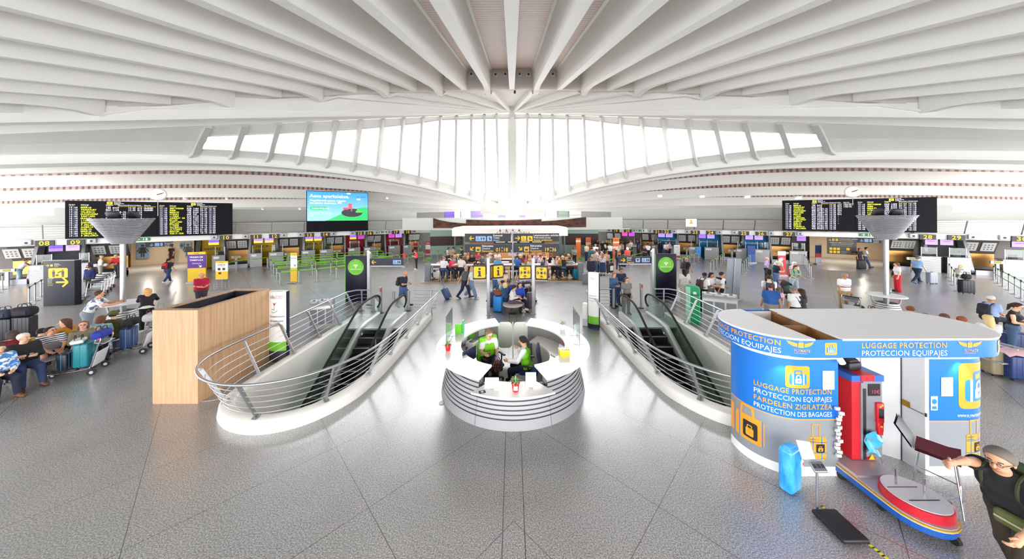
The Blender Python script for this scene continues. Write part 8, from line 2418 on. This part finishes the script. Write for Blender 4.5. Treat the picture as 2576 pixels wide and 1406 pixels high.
 if 'navy jersey' in lb:
  suitcase(on_person(t, (.3, -.8, 0)), t.rotation_euler.z, '2a2f42', 'dark suitcase tilted on its handle behind the eastern railing', .6, .42, .26, .5, 38)
  J = joints(t['_pose']); m = MB(); m.T = J['T']; m.tube(crom([(-.2, .05, .42), (-.12, -.1, .5), (0, -.13, .5), (.12, -.1, .5), (.2, .05, .42), (.12, .13, .3)], 5), .05, 8); m.T = None; m.build('shoulder_jersey', col_mat('1c2238', .85), t)
 if 'brown cap' in lb: suitcase(on_person(t, (-.55, -.75, 0)), t.rotation_euler.z - .5, '241a26', 'black suitcase tilted on red pull rods behind the blue tee', .58, .42, .26, .5, 40)
 if 'silver suitcase' in lb: suitcase(on_person(t, (.1, .75, 0)), t.rotation_euler.z + R(90), 'b4bccc', 'silver ribbed suitcase wheeled before the eastern counters', .68, .46, .28, .3, 0, None, '8a93a6')
 if 'kneeling' in lb: suitcase(PZ(2431, 738), -.3, '1c1c24', 'large black suitcase beside the kneeling person', .72, .55, .32); soft_bag(PZ(2431, 738) + V3((0, 0, .8)), -.3, '1a181e', 'small black bag on top of the black suitcase by the kneeling person', (.34, .26, .3))
 if 'curly blond hair and black' in lb:
  suitcase(on_person(t, (.35, -.05, 0)), .4, '22242c', 'small black suitcase with raised handle next to the curly blond person', .5, .36, .22, .45)
  J = joints(t['_pose']); m = MB(); m.T = J['T']; m.tube([(.125 * math.cos(2 * PI * k / 18) * 1.35, .118 * math.sin(2 * PI * k / 18), -.02) for k in range(18)], .06, 8, 0, True); m.T = None; m.build('tied_shirt', col_mat('eeeeee'), t)
 if 'dark top with luggage' in lb: suitcase(on_person(t, (.2, .35, 0)), 2.6, '1d1b22', 'black suitcase standing in the eastern passage', .72, .5, .3)
 if 'brown shoulder bag' in lb: soft_bag(on_person(t, (.17, .16, .72)), t.rotation_euler.z + .3, '7a4630', 'brown shoulder bag worn with the grey tee', (.26, .12, .22), None, 'bag', None, False)
 if 'black shoulder bag' in lb: soft_bag(on_person(t, (-.2, -.3, .85)), t.rotation_euler.z, '17171b', 'black shoulder bag on the back of the navy tee and jeans', (.34, .2, .36), None, 'bag', None, False)
 if 'bright red trousers' in lb: soft_bag(on_person(t, (.3, .0, .75)), t.rotation_euler.z, '1d1d26', 'black tote hanging from the person in red trousers', (.36, .16, .36))
 if 'dark shoulder strap' in lb:
  soft_bag(on_person(t, (.25, .02, .7)), t.rotation_euler.z, '2a3044', 'navy sling bag worn across the white striped tee', (.26, .14, .34), None, 'bag', None, False)
  J = joints(t['_pose']); m = MB(); m.T = J['T']; m.tube(crom([(-.13, -.01, .52), (-.05, -.125, .38), (.1, -.135, .12), (.2, -.1, -.05)], 5), .014, 6); m.T = None; m.build('sling_strap', col_mat('23293e'), t)
 if 'red band' in lb:
  J = joints(t['_pose']); pr = torso(J, 1.15, 0, .0195); T = J['T']; n3 = T.to_3x3()
  for z0, z1, c in ((.27, .3, '2a3050'), (.19, .24, 'c0203a')):
   o = obj('shirt_band', mk_mesh('shirt_band', *surf(pr, .045, .016, [(T @ V3((0, 0, z0)), -(n3 @ UP)), (T @ V3((0, 0, z1)), n3 @ UP)])), t); setmat(o, 0, col_mat(c))
  c_ = luggage_cart(on_person(t, (.35, .75, 0)), R(120), 'luggage cart with dark bags before the person with the red band', red=False)
  soft_bag(c_.location + V3((.05, -.1, .24)), .6, '1f1d24', 'black duffel bag on the cart behind the kiosk roof', (.7, .36, .34)); soft_bag(c_.location + V3((.42, -.28, .2)), .2, '2a3a5e', 'printed blue bag at the front of the cart behind the kiosk', (.36, .3, .3))
 if 'sitting sideways' in lb:
  backpack(t, '23242e', 'black backpack on the older person at the east edge')
 if 'holding papers' in lb:
  J = joints(t['_pose']); p = on_person(t, (J['wrL'] + J['wrR']) / 2 + V3((0, .08, .04)))
  q = thing('papers', 'white sheets in the hands of the person in the sleeveless top', 'papers', p, t.rotation_euler.z); MB().box((0, 0, 0), (.2, .28, .01), .2).build('sheet', WTXT, q)
# cafe guests -----------------------------------------------------------
CN = {'f': 'white', 'e': 'pale', 'd': 'light', '1': 'black', '2': 'dark', '3': 'dark', '4': 'dim', '5': 'brown', '6': 'brown', '7': 'tan'}
FRONT = [(1118, 647, 'stool', 350, 'ece9ec', '3f5a80', '8a8580', 'crop', 0, 'white tee and jeans with grey hair', 's'), (1160, 645, 'stool2', 345, 'efe6da', '2a2f44', '2a1c18', 'short', 0, 'cream tee with dark hair', 's'), (1227, 640, 'stool', 340, '8f9298', '4a4a58', 'b8b0a4', 'crop', 0, 'grey polo with receding grey hair', 's'),
   (1252, 647, 'stool', 180, '62b4e6', '4a4a58', 'b89468', 'crop', 0, 'sky blue tee facing the hall', 's'), (1301, 643, 'stool', 355, '3a7ac8', '22283a', '4a3428', 'short', 0, 'royal blue tee half behind the mast', 's'), (1323, 653, 'stool', 350, 'c8d890', '8a9ab0', 'a87c50', 'long', 1, 'pale green top with long hair', 's'),
   (1333, 651, 'stool', 175, 'e6d8d0', '8a8a90', 'd8b080', 'bob', 1, 'pale blouse and blond hair facing the hall', 's'), (1369, 647, 'stool2', 330, 'e0b4d0', '7a4050', '33201c', 'tail', 1, 'lilac top with a grey backpack', 's'), (1395, 645, 'stool', 355, 'efeeea', '23283a', '2a1a18', 'tail', 1, 'white sleeveless top with a long ponytail', 'n'),
   (1415, 643, 'stool', 5, 'd8a030', '4a78a0', 'e0d8c8', 'crop', 0, 'mustard shirt and white hair', 's'), (1433, 645, 'stool', 0, 'f0efec', '2a2a33', '6a4630', 'bob', 1, 'black and white stripes', 'l')]
for i, (px, py, po, fc, c1, c2, hc, hs_, fem, ds, sl) in enumerate(FRONT):
 t = person('cafe guest in %s on a front row stool' % ds, px, py, po, fc, (c1, sl), (c2, 'p'), (hc, hs_), 1.68 if fem else 1.74, 1.05, fem, 'd9a684', '2a2a2e', None, 'front row cafe guests', topmat=STRIPE_B if 'stripes' in ds else None)
 stool_at((t.location.x, t.location.y, 0), R(fc), 'dark bar stool under the cafe guest in %s' % ds)
 if 'grey backpack' in ds: backpack(t, '5f6070', 'grey backpack on the cafe guest in lilac top')
 if 'mustard' in ds: backpack(t, '1c1b20', 'black backpack on the cafe guest in mustard shirt')
INNER = [('second', [(1116, 641, 'e8e6ea', '8a5a48'), (1124, 643, '2a2a33', '1a1416'), (1139, 647, 'e83a5c', '7a5030'), (1144, 641, 'a9abb4', 'b0a8a0'), (1152, 640, '4a3a38', 'd8b880'), (1178, 644, '33343e', 'b89a70'), (1204, 634, 'c84a52', 'b07858'), (1213, 641, '6a7a8a', '3a2c26'), (1220, 640, 'cfd0d0', '5a4a40'), (1238, 641, '8f8d8a', '3f3530'), (1309, 641, '2a2a34', 'd8c8b8'), (1318, 641, 'a02c3c', '4a3026'), (1331, 642, 'e6d4c4', 'c09468'), (1361, 641, 'efcfd0', '5a382c'), (1403, 645, 'c9a49c', 'cbb09a'), (1409, 642, '2f3238', '241c1c'), (1431, 639, 'd8a868', 'cfc0a8')]),
   ('third', [(1170, 636, '7c7a5c', 'c88c68'), (1176, 635, 'c87a3e', 'b87850'), (1233, 636, 'efe8e2', 'd8c8b0'), (1239, 634, 'd8d4d0', '8a6a4a'), (1253, 633, 'f2f2f4', '33282a'), (1303, 637, '57545a', '4a3630'), (1350, 636, 'dccbea', '7a583e'), (1368, 637, 'f2efe8', '4a3028'), (1388, 638, '2c333c', '6a5040'), (1424, 637, 'b88c54', '6a5038'), (1334, 634, '7a3848', '3a2622')])]
HUE = {'e83a5c': 'pink', 'c84a52': 'red', 'a02c3c': 'wine red', 'efcfd0': 'blush', 'c9a49c': 'dusty rose', 'd8a868': 'sand', '7c7a5c': 'khaki', 'c87a3e': 'orange', 'dccbea': 'lavender', 'b88c54': 'ochre', '7a3848': 'plum', '6a7a8a': 'slate', '4a3a38': 'brown', 'a9abb4': 'grey', 'cfd0d0': 'silver grey', '8f8d8a': 'mid grey', '57545a': 'charcoal'}
for row, L_ in INNER:
 for i, (px, py, c1, hc) in enumerate(sorted(L_)):
  ds = HUE.get(c1, {'e': 'cream', 'f': 'white', '2': 'black', '3': 'dark grey', 'd': 'pale grey'}.get(c1[0], 'grey'))
  fem = (px * 7 + py) % 2
  fc = (180, 150, 215, 10, 260, 95)[(px + py) % 6]
  lb = 'cafe guest in %s top, %s from the west in the %s row' % (ds, ORD[i] if i < 12 else ('thirteenth', 'fourteenth', 'fifteenth', 'sixteenth', 'seventeenth')[i - 12], row)
  t = person(lb, px, py, ('stool', 'stool2')[(px % 3) == 0], fc, (c1, 's'), ('3a3a48', 'p'), (hc, ('bob' if fem else 'short')), 1.7, 1.02, fem, ('d9a684', LT, TAN)[px % 3], '2a2a2e', .024, 'cafe guests of the %s row' % row)
  stool_at((t.location.x, t.location.y, 0), R(fc), 'bar stool under the %s guest from the west in the %s cafe row' % (ORD[i] if i < 12 else ('thirteenth', 'fourteenth', 'fifteenth', 'sixteenth', 'seventeenth')[i - 12], row))
QUEUE = [
 ('waiter in black standing among the inner cafe tables', 1187, 638, 'hold', 190, '1c1c22', '1c1c22', '241a18', 'short', 0), ('person with dark bob in white top at the order pillar west of the cafe', 1130, 622, 'hold', 250, 'eceae8', '4a4a58', '33201c', 'bob', 1), ('person in tan shirt with dark hair seen from behind west of the cafe', 1141, 621, 'stand', 0, 'a8946c', '4a4238', '2a1f1a', 'short', 0), ('person in navy top west of the cafe beside the tan shirt', 1159, 622, 'hold', 100, '262c48', '2c2c38', '4a3428', 'short', 0),
 ('person in grey patterned blouse east of the cafe planter', 1445, 621, 'stand', 190, '9c9890', '26262e', '5a3a2c', 'long', 1),
 ('person in cream top and jeans at the west end of the long queue', 1477, 613, 'shift', 300, 'e6ddc8', '33405e', 'c09a6c', 'short', 0), ('person in teal shirt near the west end of the queue', 1489, 622, 'stand', 320, '1f6a6a', '2a2a33', '3a2a22', 'short', 0), ('person with grey hair in white tee in the third place of the queue', 1498, 614, 'stand', 345, 'eceeee', '4a5568', 'b0aaa4', 'crop', 0), ('person in maroon top by the walnut wall', 1503, 603, 'hold', 200, '6a2430', '3a3038', '5a4030', 'bob', 1), ('blond person in black top by the grey wall end', 1516, 606, 'stand', 180, '2a282c', '2a2a33', 'd8c090', 'bob', 1), ('person with tousled grey hair in black by the orange and cream banner', 1525, 605, 'stand', 170, '26242a', '2a2a33', 'a89c8c', 'curly', 1),
 ('person with long blond hair and black dress in the queue', 1522, 615, 'stand', 10, '1d1b20', '1d1b20', 'd8b074', 'long', 1), ('dark haired person in loose white tee in the middle of the queue', 1534, 612, 'stand', 0, 'f0eeee', '2c2c36', '1f1816', 'crop', 0), ('person in white tee and black trousers before the orange and cream banner', 1549, 610, 'stand', 350, 'f2f2f0', '1f1f27', '33302e', 'short', 0), ('grey haired person in beige before the counter of sign 20', 1555, 610, 'stand', 340, 'cfc0ae', '4a4a52', 'c4bcb4', 'crop', 0), ('person in taupe tee left of the khaki shirt in the queue', 1563, 609, 'stand', 355, '9a8c80', '3a3a44', '3f3028', 'short', 0),
 ('person in khaki shirt near the queue front', 1581, 608, 'stand', 350, 'b8ac90', '3a3a3e', '2c2420', 'short', 0), ('person in red cap and white tee at the queue front', 1586, 604, 'stand', 20, 'eef2ec', '3a3a44', 'c8202c', 'cap', 0), ('person in navy polo standing sideways at the desk of sign 20', 1604, 603, 'stand', 90, '2a4070', '3a3440', '6a4a38', 'crop', 0), ('person in white shirt leaning on the counter of sign 21', 1629, 612, 'lean', 345, 'f0f0f2', '1f1d24', '1f1818', 'crop', 0), ('person in black dress with brown hair near the direction sign arm', 1619, 619, 'phone', 120, '26242a', '26242a', '8a5a3c', 'long', 1), ('white haired person in coral tee in the queue', 1578, 622, 'stand', 0, 'e85a5c', '5a5a68', 'f0eee8', 'bob', 1),
 ('person in navy jacket with an orange backpack in the queue', 1555, 626, 'stand', 355, '2c304c', '2a3558', 'c8a880', 'bob', 1), ('bald person in beige shirt with a shoulder strap in the queue', 1496, 631, 'stand', 340, 'cbb8b0', '5f6a84', '6a5a50', 'crop', 0), ('person in floral blouse and long blue skirt in the queue', 1516, 636, 'stand', 345, 'efe4e4', '2c4068', 'b07c58', 'long', 1), ('person in white blouse squeezed beside the floral blouse', 1508, 633, 'stand', 355, 'efeaea', '3a4a6a', '4a3028', 'tail', 1), ('person in navy tee facing the desk with a grey suitcase', 1487, 646, 'stand', 165, '23283c', '26262f', '4a3c36', 'crop', 0),
 ('person in pale tee with curly brown hair mid queue', 1508, 624, 'stand', 330, 'dcd8d6', '3a3a48', '5a382c', 'curly', 1), ('person with brown hair bending in the queue', 1526, 631, 'shift', 320, 'c8a890', '33384a', '5a4030', 'short', 0), ('person with dark hair in white strap top mid queue', 1500, 626, 'stand', 20, 'ecd8d0', '3a3a48', '3a2420', 'tail', 1), ('person in black suit under sign 21', 1661, 605, 'hold', 250, '1c1c22', '1c1c22', '3a2c26', 'short', 0), ('person in floral shirt holding a suitcase handle below sign 22', 1676, 609, 'hold', 190, 'e6dcdc', '2a2a33', '8a7a70', 'crop', 0), ('person in dark blue behind the floral shirt at sign 22', 1684, 608, 'stand', 200, '23305a', '2a2f48', '5a2a2c', 'bob', 1)]
for lb, px, py, po, fc, c1, c2, hc, hs_, fem in QUEUE:
 t = person(lb, px, py, po, fc, (c1, 'l' if 'jacket' in lb or 'suit' in lb else 's'), (c2, 'k' if 'skirt' in lb or 'dress' in lb else 'p'), (hc, hs_), 1.66 if fem else 1.75, 1.06, fem, ('d9a684', LT, TAN)[px % 3], ('2a2a2e', 'd8d4ce', '4a3a30')[py % 3], .024, topmat=FLORAL2 if 'floral' in lb else None)
 if 'orange backpack' in lb: backpack(t, 'c87840', 'orange brown backpack in the long queue')
 if 'grey suitcase' in lb: suitcase(on_person(t, (.35, .05, 0)), .2, '7c8088', 'grey suitcase behind the eastern totem', .62, .42, .26, .3)
 if 'suitcase handle' in lb: suitcase(on_person(t, (.3, .2, 0)), .2, '4a4e5c', 'dark grey suitcase held below sign 22', .6, .4, .26, .35)
# pushchair with child
p = PZ(1985, 758)
t = thing('pushchair', 'black pushchair with large wheels in the eastern hall', 'pushchair', (p.x, p.y, 0), R(10))
m = MB()
for x in (-.24, .24): m.tube(crom([(x, -.3, .12), (x, .0, .5), (x, .3, .85), (x, .42, 1.02)], 4), .016, 6); m.tube([(x, .25, .12), (x, -.05, .55)], .014, 6)
m.tube([(-.24, .42, 1.02), (.24, .42, 1.02)], .02, 8); m.build('frame', BLACK, t)
m = MB().rbox((0, 0, .42), (.36, .34, .08), .03); m.T = Matrix.Translation((0, .18, .66)) @ Matrix.Rotation(R(-20), 4, 'X'); m.rbox((0, 0, 0), (.36, .07, .5), .03); m.T = None; m.build('seat', col_mat('23232b'), t)
m = MB(); m.grid([[(.2 * math.cos(R(a)) * 1.05, .28 - .3 * math.sin(R(b_)), .8 + .24 * math.sin(R(a)) * math.cos(R(b_ * .7))) for a in range(0, 181, 20)] for b_ in range(0, 91, 15)], 0, True); m.build('hood', col_mat('1b1b22'), t)
for x in (-.26, .26):
 for y, r in ((-.3, .1), (.26, .13)): m = MB().tube([(x - .02, y, r), (x + .02, y, r)], r, 14); m.build('wheel', RUBBER, t)
person('small child in green tee sitting in the pushchair', 1985, 710, 'sit', 190, ('1fa04a', 's'), ('8a8a90', 's'), ('c8a070', 'crop'), .98, .95, 0, LT, 'c8c4c0', .016)
# ================================================================ LUGGAGE
for i in range(5):
 luggage_cart(PZ(226 + 9 * i, 756 - 7.5 * i), R(28), '%s in the nested row beside the security monolith' % ['luggage cart with full grey panel, nearest', 'second luggage cart', 'third luggage cart', 'fourth luggage cart', 'farthest luggage cart'][i], 'nested luggage carts', red=False)
c1_ = luggage_cart((-12.35, 8.85, 0), R(-62), 'luggage cart with red handle carrying the teal suitcase')
c2_ = luggage_cart((-12.55, 10.2, 0), R(-58), 'luggage cart with white panel behind the teal suitcase', panel='f0f0f2', red=False)
def on_cart(c, x, y, z): return c.location + Matrix.Rotation(c.rotation_euler.z, 3, 'Z') @ V3((x, y, z))
suitcase(on_cart(c1_, 0, .05, .19), c1_.rotation_euler.z, '16808e', 'large teal suitcase standing on the cart with the red handle', .66, .46, .3, 0, 0, None, '0f6a78')
suitcase(on_cart(c1_, 0, -.3, .19), c1_.rotation_euler.z, '20242f', 'black studded case leaning before the teal suitcase', .44, .42, .22, 0, 0, None, '2a88c8')
soft_bag(on_cart(c1_, .05, .38, .98), c1_.rotation_euler.z, '23349a', 'royal blue tote bag in the basket of the cart with the red handle', (.5, .26, .22))
soft_bag(on_cart(c1_, 0, -.08, .9), c1_.rotation_euler.z + .3, 'dfe4dc', 'pale shopping bag lying on the teal suitcase', (.4, .24, .1))
suitcase(on_cart(c2_, .0, -.1, .19), c2_.rotation_euler.z, '2c4a7c', 'blue striped suitcase on the cart with the white panel', .62, .46, .28, 0, 0, None, '8aa8cc')
soft_bag(on_cart(c2_, -.05, -.08, .9), c2_.rotation_euler.z, '1b1b22', 'black bag on the blue striped suitcase', (.5, .3, .24))
soft_bag(on_cart(c2_, .05, .4, 1.0), c2_.rotation_euler.z, 'b8b4b4', 'grey and maroon bag in the basket of the cart with the white panel', (.5, .3, .26), '5a2430')
suitcase((-11.9, 11.0, 0), .2, 'e0b49c', 'salmon suitcase standing beside the western column base', .72, .46, .28)
suitcase((-12.9, 9.55, 0), .3, '1f2026', 'black suitcase standing between the two loaded carts', .6, .44, .28)
for px, py, c, H, lb in ((14, 862, '1d1d2a', .78, 'black suitcase at the western frame edge'), (62, 858, '191720', .8, 'tall black suitcase beneath the black duffel')):
 p = PZ(px, py - 60, .8); suitcase((p.x, p.y, 0), .3, c, lb, H, .5, .32, .3)
p = PZ(62, 798, .8); soft_bag((p.x, p.y, .855), .3, '201e2a', 'black duffel bag on top of the tall black suitcase', (.62, .34, .34))
p = PZ(14, 802, .8); soft_bag((p.x, p.y, .835), .1, '262c40', 'navy backpack lying on the suitcase at the western edge', (.5, .32, .3))
c3_ = luggage_cart(PZ(1102, 704), R(180), 'empty luggage cart parked beside the western cafe planter', red=False)
soft_bag(PZ(1090, 700) + V3((0, .3, 0)), 0, '22222a', 'black bag on the floor behind the western cafe planter', (.4, .3, .4))
suitcase(PZ(1447, 703), .1, '1a96c4', 'bright turquoise suitcase before the eastern cafe planter', .72, .34, .28, 0, 0, None, '1480aa')
soft_bag(PZ(1447, 703) + V3((0, 0, .78)), .2, 'a8323a', 'red bag on the turquoise suitcase', (.32, .22, .24))
suitcase(PZ(1253, 786) + V3((0, .1, 0)), -.3, '1e86d8', 'bright blue suitcase at the western side of the round ended bench', .7, .42, .3, 0, 0, None, '3a9ae8')
suitcase(PZ(1241, 775) + V3((-.02, .3, 0)), .1, '263a66', 'navy suitcase behind the bright blue suitcase', .68, .38, .28)
soft_bag(PZ(1253, 786) + V3((-.02, .1, .76)), .4, '8a4a38', 'brown patterned bag on the bright blue suitcase', (.34, .2, .24))
suitcase(PZ(1341, 781) + V3((-.06, .55, 0)), .2, '4f5c70', 'grey suitcase with red strap beside the eastern sign post', .68, .4, .28, .3, 0, None, '8a2a3a')
c4_ = luggage_cart((.72, 16.3, 0), R(60), 'luggage cart piled with bags behind the round ended bench', red=False)
soft_bag(on_cart(c4_, 0, -.2, .2), .5, '1c1a20', 'black floral bag on the cart behind the round ended bench', (.6, .4, .5), 'd8743a')
soft_bag(on_cart(c4_, 0, .0, .72), .3, '3a3a44', 'dark bag topmost on the cart behind the round ended bench', (.5, .34, .3), 'd8d8dc')
soft_bag((.05, 14.35, .45), 0, '1f1f24', 'black handbag lying on the round ended bench', (.3, .16, .12), None, 'bag', None, False)
soft_bag(PZ(1568, 670), 0, '22335a', 'navy tub beneath the eastern direction sign arm', (.5, .4, .5), None, 'tub', None, False)
soft_bag(PZ(1535, 684), .5, '1f2026', 'black round travel bag beside the long skirt', (.6, .32, .75), 'd8d4cc', 'bag', None, False)
suitcase(PZ(1966, 766) + V3((0, .3, 0)), 0, '1f1f27', 'black suitcase with coral case beside the pushchair', .74, .46, .3, .2); suitcase(PZ(1953, 762) + V3((0, .2, 0)), 0, 'f07060', 'coral suitcase beside the pushchair', .66, .24, .36)
# eastern edge
for px, py, c, H, lb in ((2560, 920, '22386e', .62, 'dark blue suitcase under the pink cloth at the east edge'), (2510, 905, '8f8468', .7, 'olive grey suitcase behind the east end of the kiosk'), (2546, 860, '1c2f62', .7, 'glossy navy suitcase at the east edge')):
 p = PZ(px, py, H * .6); suitcase((p.x, p.y, 0), -.3, c, lb, H, .5, .34)
p = PZ(2556, 920, .37); q = thing('folded_cloth', 'pale pink cloth draped over the dark blue suitcase', 'cloth', (p.x, p.y, .68), -.3)
m = MB(); m.grid([[(x, y, .1 - .5 * max(0, abs(x) - .24) - .5 * max(0, abs(y) - .16) + .02 * math.sin(9 * x + 7 * y)) for x in (-.36, -.24, -.12, 0, .12, .24, .36)] for y in (-.28, -.16, 0, .16, .28)], 0, True); m.build('cloth', col_mat('eac0c8', .9), q)
c5_ = luggage_cart((19.3, 11.0, 0), R(100), 'luggage cart with grey jackets at the east edge', red=False)
soft_bag(on_cart(c5_, 0, .3, .95), .3, '9aa0a8', 'grey jacket bundle on the cart at the east edge', (.5, .4, .4), None, 'jacket_bundle', None, False)
for o in list(bpy.data.objects):
 if '_pose' in o: del o['_pose']
